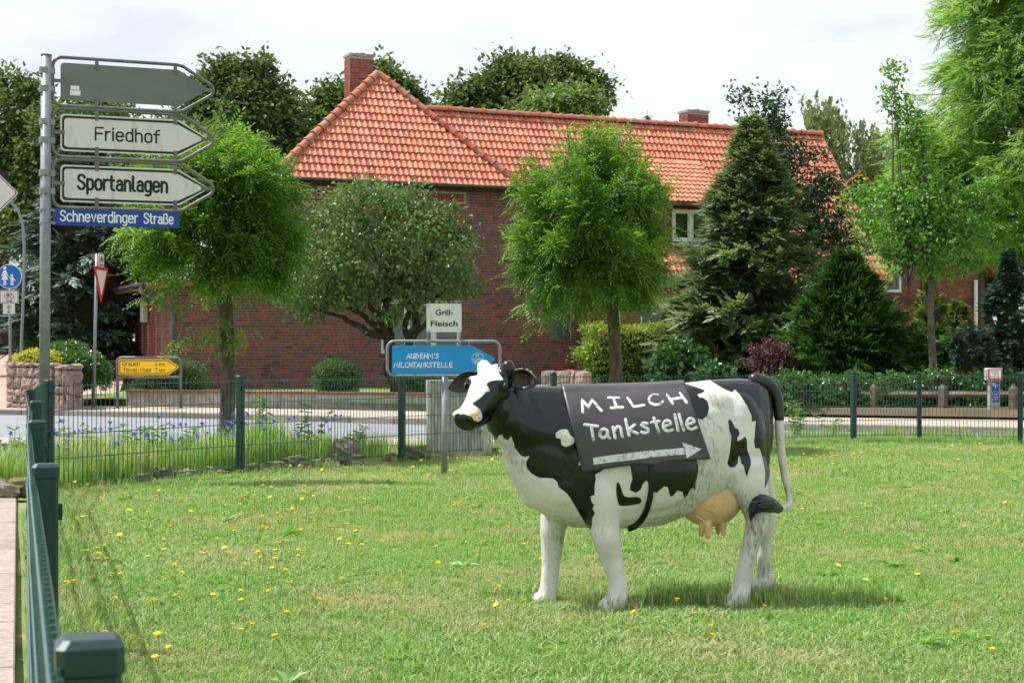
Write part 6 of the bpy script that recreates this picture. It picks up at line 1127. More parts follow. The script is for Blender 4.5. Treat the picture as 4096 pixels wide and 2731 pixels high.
LP = [(1045, 795), (1055, 784), (1066, 810), (1085, 860), (1120, 870), (1165, 870), (1183, 885), (1175, 905), (1130, 915), (1070, 915), (1052, 905), (1045, 860)]
TD = [(1380, 240), (1425, 250), (1470, 266), (1527, 287), (1517, 300), (1487, 312), (1500, 330), (1515, 326), (1540, 346), (1550, 385), (1540, 420), (1510, 445), (1400, 420), (1350, 300)]
RU = [(1540, 222), (1580, 250), (1640, 285), (1682, 302), (1692, 283), (1720, 315), (1760, 380), (1782, 425), (1786, 462), (1806, 452), (1800, 500), (1790, 560), (1800, 602), (1828, 606), (1843, 650), (1852, 730), (1853, 822), (1872, 790), (1885, 640), (1930, 500), (1930, 250), (1820, 180), (1600, 170)]
TH = [(1650, 452), (1665, 442), (1680, 470), (1690, 490), (1710, 500), (1718, 525), (1705, 550), (1710, 568), (1735, 550), (1745, 533), (1755, 560), (1757, 610), (1775, 660), (1778, 690), (1765, 740), (1760, 773), (1750, 740), (1738, 700), (1720, 680), (1712, 640), (1705, 650), (1705, 680), (1690, 706), (1665, 708), (1652, 690), (1660, 640), (1672, 580), (1672, 540), (1655, 500)]
WB = 6.0; black = cov(sdf(qx, qy, [rP(*p) for p in NECK]), WB)
for W in ([(710, 520), (735, 499), (775, 500), (790, 530), (820, 552), (810, 580), (772, 597), (745, 580), (740, 552), (715, 545)], [(800, 458), (812, 452), (818, 470), (805, 472)], [(830, 692), (846, 664), (858, 668), (852, 694)]): black = np.minimum(black, 1-cov(sdf(qx, qy, S(W)), WB))
for P_ in (MID, TD, RU, TH): black = np.maximum(black, cov(sdf(qx, qy, [rP(*p) for p in P_]), WB))
black = np.maximum(black, cov(sdf(qx, qy, S(LP)), WB))
# far flank gets a plain set of patches of its own
far = (co[:, 1] > CD+axb(PX)+.02)&(no[:, 1] > .1); fp_ = np.sin(rx*.012+1)+np.sin(ry*.016+rx*.006)+.3*np.sin(rx*.05+ry*.03); black = np.where(far&(co[:, 2] > .45)&(PX > 2230), np.clip((fp_-.55)*6+.5, 0, 1), black)
rel = co-POLL; ht = rel@e1/HL; ha = rel@e2; hb = rel@e3; hx = (PX-1700)*3.137; hy = (PY-1400)*3.137
ishead = (ht > -.16)&(ht < 1.15)&(np.abs(ha) < .15)&(hb > -.17)&(co[:, 1] < POLL[1]+.03)&(hx < 1150)
BL = [(585, 235), (600, 190), (650, 120), (920, 110), (912, 220), (925, 290), (960, 330), (985, 376), (940, 378), (880, 372), (800, 400), (775, 430), (790, 460), (812, 500), (805, 522), (770, 520), (745, 545), (700, 600), (640, 640), (600, 650), (598, 680), (640, 705), (690, 740), (713, 790), (716, 840), (700, 880), (660, 897), (620, 882), (600, 850), (500, 800), (300, 800), (300, 700), (440, 640), (500, 560), (540, 500), (585, 400), (575, 330)]
NS = [(330, 800), (360, 740), (400, 715), (500, 700), (570, 703), (625, 722), (655, 770), (650, 830), (690, 870), (660, 900), (610, 885), (590, 835), (540, 822), (500, 800), (480, 770), (465, 800), (440, 808), (425, 780), (400, 775), (380, 800), (365, 860)]
WH = 16.0; hwob = 4*np.sin(hx*.05+hy*.03); skin = cov(sdf(hx+hwob*.5, hy, np.array(NS)), WH)
hbk = 1-cov(sdf(hx+hwob, hy+hwob*.5, np.array(BL)), WH); LWR = [(300, 795), (385, 800), (430, 790), (445, 812), (470, 800), (505, 805), (545, 822), (590, 838), (608, 885), (560, 1000), (300, 1000)]
hbk = np.maximum(hbk, cov(sdf(hx, hy, np.array(LWR)), WH)); hbk = np.minimum(hbk, 1-skin*(hy < 880))
for c in ((640, 840), (660, 808), (678, 850)): hbk = np.maximum(hbk, cov(np.hypot(hx-c[0], hy-c[1])-10, 8))
black = np.where(ishead, hbk, black); skin = np.where(ishead, skin, 0)
colr = np.zeros((nv, 4), np.float32); colr[:, 0] = black; colr[:, 1] = skin; colr[:, 2] = np.clip((.06-co[:, 2])/.02, 0, 1); colr[:, 3] = 1
# a little blending across the painted edge
ed = np.zeros(len(cme_.edges)*2, np.int32); cme_.edges.foreach_get('vertices', ed); ed = ed.reshape(-1, 2)
at_ = cme_.attributes.new('coat', 'FLOAT_COLOR', 'POINT'); at_.data.foreach_set('color', colr.ravel())
def cowmat():
    m = bpy.data.materials.new('painted_cow'); t = nodes(m); l = t.links.new; p = N(t, 'ShaderNodeBsdfPrincipled'); o = N(t, 'ShaderNodeOutputMaterial'); l(p.outputs[0], o.inputs[0]); a = N(t, 'ShaderNodeAttribute', attribute_name='coat'); g = N(t, 'ShaderNodeTexCoord'); p.inputs['Specular IOR Level'].default_value = .5
    # grime: vertical streaks and blotches
    mp = N(t, 'ShaderNodeMapping'); mp.inputs['Scale'].default_value = (30, 30, 8); l(g.outputs['Object'], mp.inputs[0]); n = N(t, 'ShaderNodeTexNoise', Scale=2.6, Detail=9, Roughness=.72); l(mp.outputs[0], n.inputs['Vector']); n2 = N(t, 'ShaderNodeTexNoise', Scale=3.0, Detail=4); l(g.outputs['Object'], n2.inputs['Vector'])
    mu = N(t, 'ShaderNodeMath', operation='MULTIPLY'); l(n.outputs['Fac'], mu.inputs[0]); l(n2.outputs['Fac'], mu.inputs[1]); r = ramp(t, [(.255, (0, 0, 0)), (.37, (.9, .9, .9))]); l(mu.outputs[0], r.inputs[0])
    sp_ = N(t, 'ShaderNodeSeparateColor'); l(a.outputs['Color'], sp_.inputs[0])
    def crisp(k): q = N(t, 'ShaderNodeMapRange', interpolation_type='SMOOTHSTEP'); q.inputs[1].default_value = .38; q.inputs[2].default_value = .62; l(sp_.outputs[k], q.inputs[0]); return q.outputs[0]
    kb = crisp(0); x1 = N(t, 'ShaderNodeMixRGB'); l(crisp(1), x1.inputs[0]); x1.inputs[1].default_value = (*hexc('#dcdad5'), 1); x1.inputs[2].default_value = (*hexc('#e6c9a2'), 1); x2 = N(t, 'ShaderNodeMixRGB'); l(kb, x2.inputs[0]); l(x1.outputs[0], x2.inputs[1]); x2.inputs[2].default_value = (*hexc('#0d0e12'), 1)
    sc = N(t, 'ShaderNodeMixRGB', blend_type='MULTIPLY'); l(r.outputs[0], sc.inputs[0]); l(x2.outputs[0], sc.inputs[1]); sc.inputs[2].default_value = (.34, .32, .28, 1)
    n4 = N(t, 'ShaderNodeTexNoise', Scale=5.0, Detail=6, Roughness=.6); l(g.outputs['Object'], n4.inputs['Vector']); r4 = ramp(t, [(.3, (.80, .79, .74)), (.62, (1, 1, 1))]); l(n4.outputs['Fac'], r4.inputs[0]); m4 = N(t, 'ShaderNodeMixRGB', blend_type='MULTIPLY'); m4.inputs[0].default_value = 1; l(sc.outputs[0], m4.inputs[1]); l(r4.outputs[0], m4.inputs[2])
    l(m4.outputs[0], p.inputs['Base Color']); rr = N(t, 'ShaderNodeMapRange'); rr.inputs[3].default_value = .50; rr.inputs[4].default_value = .20; l(kb, rr.inputs[0]); l(rr.outputs[0], p.inputs['Roughness'])
    mp2 = N(t, 'ShaderNodeMapping'); mp2.inputs['Scale'].default_value = (1, 1, .3); l(g.outputs['Object'], mp2.inputs[0]); n3 = N(t, 'ShaderNodeTexNoise', Scale=95.0, Detail=4); l(mp2.outputs[0], n3.inputs['Vector']); b = N(t, 'ShaderNodeBump', Strength=.22, Distance=.01); l(n3.outputs['Fac'], b.inputs['Height']); l(b.outputs[0], p.inputs['Normal']); return m
COWM = cowmat(); M['cow_black'] = mat('cow_black_gloss', hexc('#131418'), .3, hexc('#1c1c20'), 20, bump=.15, bscale=60, spec=.5); M['cow_white'] = mat('cow_white_paint', hexc('#d3d0c8'), .5, hexc('#8f8a80'), 26, stretch=(1, 1, .4), lo=.5, hi=.75, bump=.2)
cow = empty('cow_statue', (.75, CD, 0), 'life like black and white plastic cow standing on the lawn', 'statue')
cbody = obj('body', cme_, COWM, cow, smooth=True)
# ears: cupped leaves
def ear(sg, side):
    base = hpnt(.06, sg*.088, .012); d = nrm(e2*sg+e3*(-.10)+e1*(.34 if sg < 0 else -.03)); up = nrm(e3*.75+e1*-.45); fr = nrm(np.cross(d, up)); 
    fr = fr if fr.dot(np.array((0, -1, 0))) > 0 else -fr; L_ = .172 if sg < 0 else .150; G = []
    for t in np.linspace(0, 1, 11):
        w = .046*math.sin(math.pi*min(1, (t*.88+.13)))**.75+.004; row = []
        for q in np.linspace(-1, 1, 9): row.append(base+d*(L_*t)+up*(w*q+.010*math.sin(math.pi*t))-fr*(.030*(1-q*q))*math.sin(math.pi*min(1, t+.12)))
        G.append(row)
    o = obj('ear', quadgrid(np.array(G)), M['cow_black'], cow, smooth=True); s_ = o.modifiers.new('t', 'SOLIDIFY'); s_.thickness = .008; s_.offset = 0; ss = o.modifiers.new('b', 'SUBSURF'); ss.levels = 1; ss.render_levels = 1
    G2 = np.array(G)[1:10, 2:7]+fr*.006; obj('ear_lining', quadgrid(G2), mat('ear_lining', hexc('#4d4438'), .6, hexc('#1b1a1a'), 14, stretch=(4, 4, 1)), o, smooth=True)
ear(1, 'l'); ear(-1, 'r')
eyem = mat('eye', hexc('#17120f'), .08, spec=.8)
for sg in (1, -1):
    c = hpnt(.275, sg*.104, .028); ey_ = obj('eye', ellipsoid(c, (.017, .017, .017), None, 16, 10), eyem, cow, smooth=True)
    lid = []
    for a in np.linspace(0, 2*math.pi, 18, endpoint=False): lid.append(c+e1*.024*math.cos(a)+(e3*.8+e2*sg*.15)*.017*math.sin(a)+e2*sg*.007)
    obj('eyelid', tube(lid, .0055, 8, closed=True), M['cow_black'], ey_, smooth=True)
nsm = mat('nostril', hexc('#5a3c30'), .6)
for sg in (1, -1): obj('nostril', ellipsoid(hpnt(1.015, sg*.040, .014), (.011, .012, .010), None, 12, 8), nsm, cow, smooth=True)
mth = [hpnt(t, a, b) for t, a, b in ((.72, .060, -.052), (.82, .063, -.046), (.93, .062, -.042), (1.02, .038, -.044), (1.05, 0, -.044), (1.02, -.038, -.044), (.93, -.062, -.042))]
obj('mouth_line', tube(smoothpath(mth, 4), .004, 6), M['cow_black'], cow, smooth=True)
# udder and teats
ub = axb(2830)-.02; um = MB(); um.add(ellipsoid(vw(1630, 1150, ub), (.155, .135, .125))); um.add(ellipsoid(vw(1600, 1135, ub-.03), (.12, .10, .10))); um.add(ellipsoid(vw(1665, 1140, ub-.03), (.09, .10, .11)))
for (x0, y0, x1, y1, db) in ((1613, 1195, 1611, 1228, -.06), (1626, 1200, 1626, 1232, -.085), (1648, 1195, 1650, 1222, .04), (1660, 1195, 1662, 1226, -.05)): um.add(capsule([vw(x0, y0, ub+db), vw(x1, y1, ub+db)], [.019, .013], 12))
ur = obj('u_raw', um, None); r_ = ur.modifiers.new('r', 'REMESH'); r_.mode = 'VOXEL'; r_.voxel_size = .006; s_ = ur.modifiers.new('s', 'SMOOTH'); s_.iterations = 6; bpy.context.view_layer.update(); ume = bpy.data.meshes.new_from_object(ur.evaluated_get(bpy.context.evaluated_depsgraph_get())); bpy.data.objects.remove(ur); udder = obj('udder', ume, M['udder'], cow, smooth=True)
dg = bpy.context.evaluated_depsgraph_get(); tri = []; 
def bvh_of(me):
    V = [v.co.copy() for v in me.vertices]; F = [tuple(p.vertices) for p in me.polygons]; return BVHTree.FromPolygons(V, F)
bvh = bvh_of(cme_); bvu = bvh_of(ume); CO = Vector((0, 0, CAM_H))
def hit(px, py, tree=bvh):
    p = Vector(at(px, py, 1.0))-CO; r = tree.ray_cast(CO, p.normalized()); return None if r[0] is None else r[0][1]
def drape(pxs, pys, tree, off, lo=7.2, hi=8.2):
    out = []
    for x, y in zip(pxs, pys): h = hit(x, y, tree); out.append(np.nan if h is None else h)
    return np.array(out)-off
vm = MB()
for V_ in ([(1600, 700), (1640, 720), (1680, 760), (1700, 800)], [(1480, 930), (1510, 950), (1540, 985), (1560, 1010)], [(1530, 890), (1560, 900), (1590, 920)]):
    P_ = smoothpath(np.array([rP(*p) for p in V_]), 4); P_[:, 1] += 30; d_ = drape(P_[:, 0], P_[:, 1], bvu, -.001); ok = ~np.isnan(d_)
    if ok.sum() > 3: vm.add(capsule([at(x, y, dd_) for (x, y), dd_ in zip(P_[ok], d_[ok])], .0045, 8))
if vm.n: obj('vein', vm, M['udder'], udder, smooth=True)
# tail
tp = [vw(x, y, axb(x*1.7415)+b) for (x, y, b) in ((1735, 873, .0), (1762, 884, .0), (1782, 908, -.01), (1789, 950, -.02), (1791, 1000, -.03), (1796, 1050, -.03), (1804, 1100, -.04), (1812, 1135, -.05), (1812, 1155, -.06), (1800, 1166, -.08), (1785, 1170, -.10))]
T_ = smoothpath(tp, 5); tr_ = np.interp(np.linspace(0, 10, len(T_)), range(11), [.035, .036, .03, .024, .022, .02, .018, .016, .016, .016, .018]); tail = obj('tail', capsule(T_, tr_, 14), M['cow_white'], cow, smooth=True)
k = 17; obj('tail_root', capsule(T_[:k]-np.array((0, .003, 0)), tr_[:k]*1.07, 14), M['cow_black'], tail, smooth=True)
tu = smoothpath([vw(x, y, axb(3050)+b) for (x, y, b) in ((1790, 1167, -.13), (1768, 1158, -.20), (1745, 1156, -.245), (1730, 1170, -.255), (1724, 1194, -.25))], 6); tuft = obj('tail_tuft', capsule(tu, np.interp(np.linspace(0, 4, len(tu)), range(5), [.020, .037, .040, .026, .004]), 16), M['tail_dark'], tail, smooth=True)
st_ = MB(); sgn_ = np.random.default_rng(5)
for a in np.linspace(0, 6.283, 16, endpoint=False):
    rr_ = np.interp(np.linspace(0, 4, len(tu)), range(5), [.020, .037, .041, .028, .006]); st_.add(tube([p+np.array((0, -math.cos(a)*r_*1.0, math.sin(a)*r_*1.0)) for p, r_ in zip(tu, rr_)], .0035, 5))
obj('hair_strand', st_, M['tail_dark'], tuft, smooth=True)
# ------------------------------------------------------------------ tarp sign over the back
def r4P(x, y): return np.array((2200+.4785*x, 1450+.4783*y))
TLc, TRc, BRc, BLc = [r4P(*p) for p in ((100, 208), (1130, 178), (1343, 800), (272, 920))]
NU, NV_ = 44, 30; Gp = np.zeros((NV_, NU, 2))
for i in range(NV_):
    for j in range(NU):
        a, b = j/(NU-1), i/(NV_-1); top = TLc*(1-a)+TRc*a; bot = BLc*(1-a)+BRc*a; top = top+np.array((0, 5*math.sin(math.pi*a))); bot = bot+np.array((0, -9*math.sin(math.pi*a*1.1)+10*math.exp(-((a-.55)/.06)**2))); Gp[i, j] = top*(1-b)+bot*b
dep = np.full((NV_, NU), np.nan)
for i in range(NV_):
    for j in range(NU):
        h = hit(*Gp[i, j])
        if h is not None: dep[i, j] = h
for j in range(NU):
    c = dep[:, j]; ok = ~np.isnan(c); dep[:, j] = np.interp(np.arange(NV_), np.arange(NV_)[ok], c[ok]) if ok.any() else 7.7
lo_ = np.minimum.accumulate(dep, axis=0); bb_ = np.linspace(0, 1, NV_)[:, None]; dep = np.where(bb_ > .25, lo_, dep)   # hangs straight from the widest point
for _ in range(10):
    p_ = np.pad(dep, 1, mode='edge'); sm_ = (p_[:-2, 1:-1]+p_[2:, 1:-1]+p_[1:-1, :-2]+p_[1:-1, 2:]+dep*2)/6; dep = np.minimum(sm_, dep) if _ > 6 else sm_
u_ = np.linspace(0, 1, NU)[None]; dep = dep-.012+.008*np.sin(u_*9+bb_*2)*bb_+.006*np.sin(u_*17-bb_*3)*bb_*bb_-.010*bb_*np.exp(-((u_-.55)/.12)**2)
from math import floor
def tarp_pt(V):
    """V: (px,py,height off sheet) -> world"""
    out = []
    for x, y, h in V:
        # invert the bilinear grid by nearest cell then local refine
        d2 = (Gp[..., 0]-x)**2+(Gp[..., 1]-y)**2; i, j = np.unravel_index(np.argmin(d2), d2.shape); i0 = min(max(i, 1), NV_-2); j0 = min(max(j, 1), NU-2); Q = Gp[i0, j0]; Jm = np.stack(((Gp[i0, j0+1]-Gp[i0, j0-1])/2, (Gp[i0+1, j0]-Gp[i0-1, j0])/2), 1); a_, b_ = np.linalg.solve(Jm, np.array((x, y))-Q); fi = min(max(i0+b_, 0), NV_-1.001); fj = min(max(j0+a_, 0), NU-1.001); ii, jj = int(fi), int(fj); p_, q_ = fi-ii, fj-jj
        dd_ = (dep[ii, jj]*(1-q_)+dep[ii, jj+1]*q_)*(1-p_)+(dep[ii+1, jj]*(1-q_)+dep[ii+1, jj+1]*q_)*p_; out.append(at(x, y, dd_-.0045-h))
    return np.array(out)
sheet = np.array([[at(Gp[i, j][0], Gp[i, j][1], dep[i, j]) for j in range(NU)] for i in range(NV_)])
over = []   # the part lying across the back and down the far side
for k, (dy, dz) in enumerate([(.42, -.30), (.36, -.16), (.27, -.07), (.16, -.01), (.07, .010)]): over.append(sheet[0]+np.array((0, dy, dz+.004)))
full = np.concatenate((np.array(over), sheet)); tarp = obj('tarp_sign', quadgrid(full), M['rubber'], smooth=True); so = tarp.modifiers.new('t', 'SOLIDIFY'); so.thickness = .004; so.offset = -1
tag(tarp, 'dark grey tarp painted MILCH Tankstelle with an arrow, draped over the cow', 'banner')
LT = [[(275, 415), (268, 308), (322, 375), (352, 310), (430, 402)], [(485, 290), (580, 290)], [(532, 295), (556, 374)], [(512, 378), (608, 372)], [(648, 290), (700, 369), (785, 355)], [(905, 267), (880, 260), (845, 271), (828, 302), (840, 335), (880, 351), (920, 344), (942, 325)], [(975, 265), (1028, 342)], [(1083, 246), (1142, 332)], [(1003, 307), (1112, 290)],
      [(290, 518), (398, 532)], [(345, 528), (362, 642)], [(480, 570), (450, 555), (422, 575), (418, 608), (445, 628), (474, 606), (482, 570), (482, 612), (500, 634)], [(528, 540), (545, 628)], [(537, 575), (562, 537), (590, 548), (605, 618)], [(632, 475), (662, 607)], [(710, 520), (658, 560), (735, 594)], [(812, 510), (782, 505), (765, 520), (790, 540), (820, 556), (815, 580), (785, 586), (766, 580)], [(870, 463), (908, 576)], [(847, 502), (912, 490)], [(952, 533), (1010, 512), (990, 486), (962, 490), (948, 520), (956, 556), (986, 571), (1022, 560)], [(1044, 435), (1072, 568)], [(1080, 432), (1117, 562)], [(1147, 516), (1205, 496), (1185, 468), (1158, 475), (1144, 510), (1156, 545), (1186, 556), (1222, 541)]]
lm = MB()
for p in LT:
    P_ = np.array([r4P(*q) for q in p]); P_ = smoothpath(P_, 5) if len(P_) > 3 and p[0] != (275, 415) else np.concatenate([np.linspace(P_[i], P_[i+1], 6)[:-1] for i in range(len(P_)-1)]+[P_[-1:]]); V, F = capsule(np.c_[P_, np.zeros(len(P_))], 6.2, 8); V[:, 2] = V[:, 2]/6.2*.0025; lm.add((tarp_pt(V), F))
obj('lettering', lm, M['tarp_paint'], tarp)
ar_t = np.array([(358, 795), (520, 772), (700, 750), (900, 730), (1115, 712)]); ar_b = np.array([(365, 853), (520, 832), (700, 812), (900, 785), (1132, 766)]); gt = smoothpath(ar_t, 8); gb_ = smoothpath(ar_b, 8); G3 = np.stack([gt*(1-w)+gb_*w for w in np.linspace(0, 1, 5)]); V = np.array([r4P(*p) for p in G3.reshape(-1, 2)]); Wp = tarp_pt(np.c_[V, np.full(len(V), .0005)]); am = MB(); am.add(quadgrid(Wp.reshape(5, -1, 3)))
h0 = np.array([(1108, 668), (1268, 722), (1145, 800)]); tg = []; 
for i in range(9):
    a, b = h0[0]*(1-i/8)+h0[1]*(i/8), h0[2]*(1-i/8)+h0[1]*(i/8); tg.append([a*(1-w)+b*w for w in np.linspace(0, 1, 9)])
V = np.array([r4P(*p) for p in np.array(tg).reshape(-1, 2)]); am.add(quadgrid(tarp_pt(np.c_[V, np.full(len(V), .0009)]).reshape(9, 9, 3))); obj('painted_arrow', am, M['tarp_paint'], tarp)
rv = MB()
for q in ((824, 797), (845, 788)): p = r4P(*q); c = tarp_pt(np.array([(p[0], p[1], .002)]))[0]; rv.add(ellipsoid(c, (.005, .004, .005), None, 10, 6))
obj('rivet', rv, M['galv'], tarp, smooth=True)
# strap round the belly
sp_ = smoothpath(np.array([rP(*p) for p in ((1233, 675), (1236, 740), (1236, 800), (1226, 880), (1205, 950), (1175, 1000), (1140, 1032), (1112, 1043))]), 5); tn = nrm(np.gradient(sp_, axis=0)); nn2 = np.c_[-tn[:, 1], tn[:, 0]]; rows_ = []
for w in np.linspace(-11, 11, 4): q = sp_+nn2*w; d_ = drape(q[:, 0], q[:, 1], bvh, .006); ok = ~np.isnan(d_); d_ = np.interp(np.arange(len(d_)), np.arange(len(d_))[ok], d_[ok]); rows_.append([at(x, y, dd_) for (x, y), dd_ in zip(q, d_)])
sb = np.array(rows_); tailp = [sb[:, -1]+np.array((0, dy, dz)) for dy, dz in ((.08, -.004), (.2, 0.0), (.32, .05), (.40, .16), (.43, .3))]; sb = np.concatenate((sb, np.stack(tailp, 1)), 1); strap = obj('belly_strap', quadgrid(sb), M['strap'], tarp, smooth=True); so = strap.modifiers.new('t', 'SOLIDIFY'); so.thickness = .004; so.offset = 0
# ------------------------------------------------------------------ grass, meadow, flowers
def grassmat(name, greens, dry, trans=.35):
    m = bpy.data.materials.new(name); t = nodes(m); l = t.links.new; p = N(t, 'ShaderNodeBsdfPrincipled', Roughness=.5); p.inputs['Specular IOR Level'].default_value = .35; o = N(t, 'ShaderNodeOutputMaterial'); g = N(t, 'ShaderNodeNewGeometry'); oi = N(t, 'ShaderNodeObjectInfo')
    n = N(t, 'ShaderNodeTexNoise', Scale=.9, Detail=8, Roughness=.7); l(g.outputs['Position'], n.inputs['Vector']); r1 = ramp(t, [(0.0, greens[0]), (.45, greens[1]), (.8, greens[2]), (.93, tuple(.5*q_+.5*w_ for q_, w_ in zip(greens[2], hexc('#cdd3a0')))), (1.0, dry)]); a = N(t, 'ShaderNodeMath', operation='ADD'); l(g.outputs['Random Per Island'], a.inputs[0]); l(oi.outputs['Random'], a.inputs[1]); f = N(t, 'ShaderNodeMath', operation='FRACT'); l(a.outputs[0], f.inputs[0]); l(f.outputs[0], r1.inputs[0])  # pale stop before the straw paints bright glints onto random blades
    jit = N(t, 'ShaderNodeMath', operation='MULTIPLY_ADD'); jit.inputs[1].default_value = .30; l(f.outputs[0], jit.inputs[0]); l(n.outputs['Fac'], jit.inputs[2]); r2 = ramp(t, [(.635, (0, 0, 0)), (.84, (.92, .92, .92))]); l(jit.outputs[0], r2.inputs[0]); x = N(t, 'ShaderNodeMixRGB'); l(r2.outputs[0], x.inputs[0]); l(r1.outputs[0], x.inputs[1]); x.inputs[2].default_value = (*dry, 1); l(x.outputs[0], p.inputs['Base Color'])
    tr = N(t, 'ShaderNodeBsdfTranslucent'); mu = N(t, 'ShaderNodeMixRGB', blend_type='MULTIPLY'); mu.inputs[0].default_value = 1; mu.inputs[2].default_value = (1.4, 1.6, .8, 1); l(x.outputs[0], mu.inputs[1]); l(mu.outputs[0], tr.inputs[0]); s = N(t, 'ShaderNodeMixShader'); s.inputs[0].default_value = trans; l(p.outputs[0], s.inputs[1]); l(tr.outputs[0], s.inputs[2]); l(s.outputs[0], o.inputs[0]); return m
GM = grassmat('lawn_blades', [hexc('#4e782e'), hexc('#709b45'), hexc('#a0bb76')], hexc('#c3b392'))
MG = grassmat('meadow_blades', [hexc('#5f8a33'), hexc('#7ba148'), hexc('#a3b871')], hexc('#bdb58a'))
def blades(n, rad, h, w, seed, lean=.5):
    g = np.random.default_rng(seed); V, F = [], []
    for k in range(n):
        a = g.uniform(0, 6.283); r = rad*math.sqrt(g.random()); b = np.array((r*math.cos(a), r*math.sin(a), -.006)); hh = h*g.uniform(.45, 1.15); az = g.uniform(0, 6.283); ld = np.array((math.cos(az), math.sin(az), 0))*hh*lean*g.uniform(.2, 1.2); sd = np.array((-math.sin(az), math.cos(az), 0))*w*.5*g.uniform(.7, 1.3); i = len(V)
        m_ = b+ld*.3+np.array((0, 0, hh*.6)); V += [b-sd, b+sd, m_+sd*.85, m_-sd*.85, b+ld+np.array((0, 0, hh*(1-.25*lean)))]; F += [(i, i+1, i+2), (i, i+2, i+3), (i+3, i+2, i+4)]
    return np.array(V), np.array(F)
def source(name, VF, m): me = new_mesh(name, *VF); me.materials.append(m); return bpy.data.objects.new(name, me)
def instancer(name, pts, scl, srcs, label, rot=None):
    """vertices carrying tufts through geometry nodes: uncountable grass"""
    me = bpy.data.meshes.new(name); me.vertices.add(len(pts)); me.vertices.foreach_set('co', np.asarray(pts, np.float32).ravel())
    for nm, ty, arr in (('scl', 'FLOAT', scl), ('pick', 'INT', RNG.integers(0, len(srcs), len(pts)))): a = me.attributes.new(nm, ty, 'POINT'); a.data.foreach_set('value', np.asarray(arr, np.float32 if ty == 'FLOAT' else np.int32))
    rr = np.c_[RNG.normal(0, .08, len(pts)), RNG.normal(0, .08, len(pts)), RNG.uniform(0, 6.283, len(pts))]; a = me.attributes.new('rot', 'FLOAT_VECTOR', 'POINT'); a.data.foreach_set('vector', rr.astype(np.float32).ravel())
    o = bpy.data.objects.new(name, me); COL.objects.link(o); tag(o, label, kind='stuff'); o['category'] = 'grass'
    ng = bpy.data.node_groups.new(name, 'GeometryNodeTree'); ng.interface.new_socket('Geometry', in_out='INPUT', socket_type='NodeSocketGeometry'); ng.interface.new_socket('Geometry', in_out='OUTPUT', socket_type='NodeSocketGeometry'); nn = ng.nodes.new; l = ng.links.new
    gi = nn('NodeGroupInput'); go = nn('NodeGroupOutput'); mp = nn('GeometryNodeMeshToPoints'); ip = nn('GeometryNodeInstanceOnPoints'); jg = nn('GeometryNodeJoinGeometry')
    for s_ in srcs:
        oi = nn('GeometryNodeObjectInfo'); oi.inputs['Object'].default_value = s_; oi.inputs['As Instance'].default_value = True; l(oi.outputs['Geometry'], jg.inputs[0])
    def attr(nm, dt): a = nn('GeometryNodeInputNamedAttribute'); a.data_type = dt; a.inputs['Name'].default_value = nm; return a.outputs['Attribute']
    l(gi.outputs[0], mp.inputs['Mesh']); l(mp.outputs[0], ip.inputs['Points']); l(jg.outputs[0], ip.inputs['Instance']); ip.inputs['Pick Instance'].default_value = True; l(attr('pick', 'INT'), ip.inputs['Instance Index']); e = nn('FunctionNodeEulerToRotation'); l(attr('rot', 'FLOAT_VECTOR'), e.inputs[0]); l(e.outputs[0], ip.inputs['Rotation']); l(attr('scl', 'FLOAT'), ip.inputs['Scale']); l(ip.outputs[0], go.inputs[0])
    md = o.modifiers.new('grass', 'NODES'); md.node_group = ng; return o
def infence(x, y): return (y < fence_y(x)+.05)&(x > np.interp(y, [1.6, 4.0, 6.4, 8.8, 11.25, 13.2], [-.42, -1.16, -1.9, -2.62, -3.38, -3.82])+.02)
def lawn_pts(n, d0, d1):
    d = np.sqrt(RNG.uniform(d0*d0, d1*d1, n)); x = RNG.uniform(-.42, .56, n)*d; k = infence(x, d); return x[k], d[k]
SRC = [source('tuft', blades(34, .065, .052, .0034, 100+i, .9), GM) for i in range(4)]; SRCL = [source('tuft', blades(18, .05, .10, .0030, 110+i, .6), GM) for i in range(2)]
xs_, ys_ = [], []
for (n, a, b) in ((42000, 4.2, 9.5), (34000, 9.5, 15.0), (25000, 15.0, 23.0)): x, y = lawn_pts(n, a, b); xs_.append(x); ys_.append(y)
x = np.concatenate(xs_); y = np.concatenate(ys_); scl = RNG.uniform(.65, 1.2, len(x))*np.where(y > 15, 1.25, np.where(y > 9.5, 1.1, 1.0)); nzv = np.sin(x*1.9+.5*np.sin(y*1.3))+np.sin(y*1.1+x*.6); scl *= 1+.14*nzv; ft = np.array([(.50, 7.55), (.18, 7.72), (1.06, 7.62), (1.26, 7.92)]); fd = np.min(np.hypot(x[:, None]-ft[:, 0], y[:, None]-.1-ft[:, 1]+.12), axis=1); scl *= np.where(fd < .28, .55, 1); scl *= np.where((fence_y(x)-y < .35)&(x < -.9), .55, 1)
instancer('lawn_grass', np.c_[x, y, lawn_z(x, y)], scl, SRC, 'short lawn grass, green with dry straw patches')
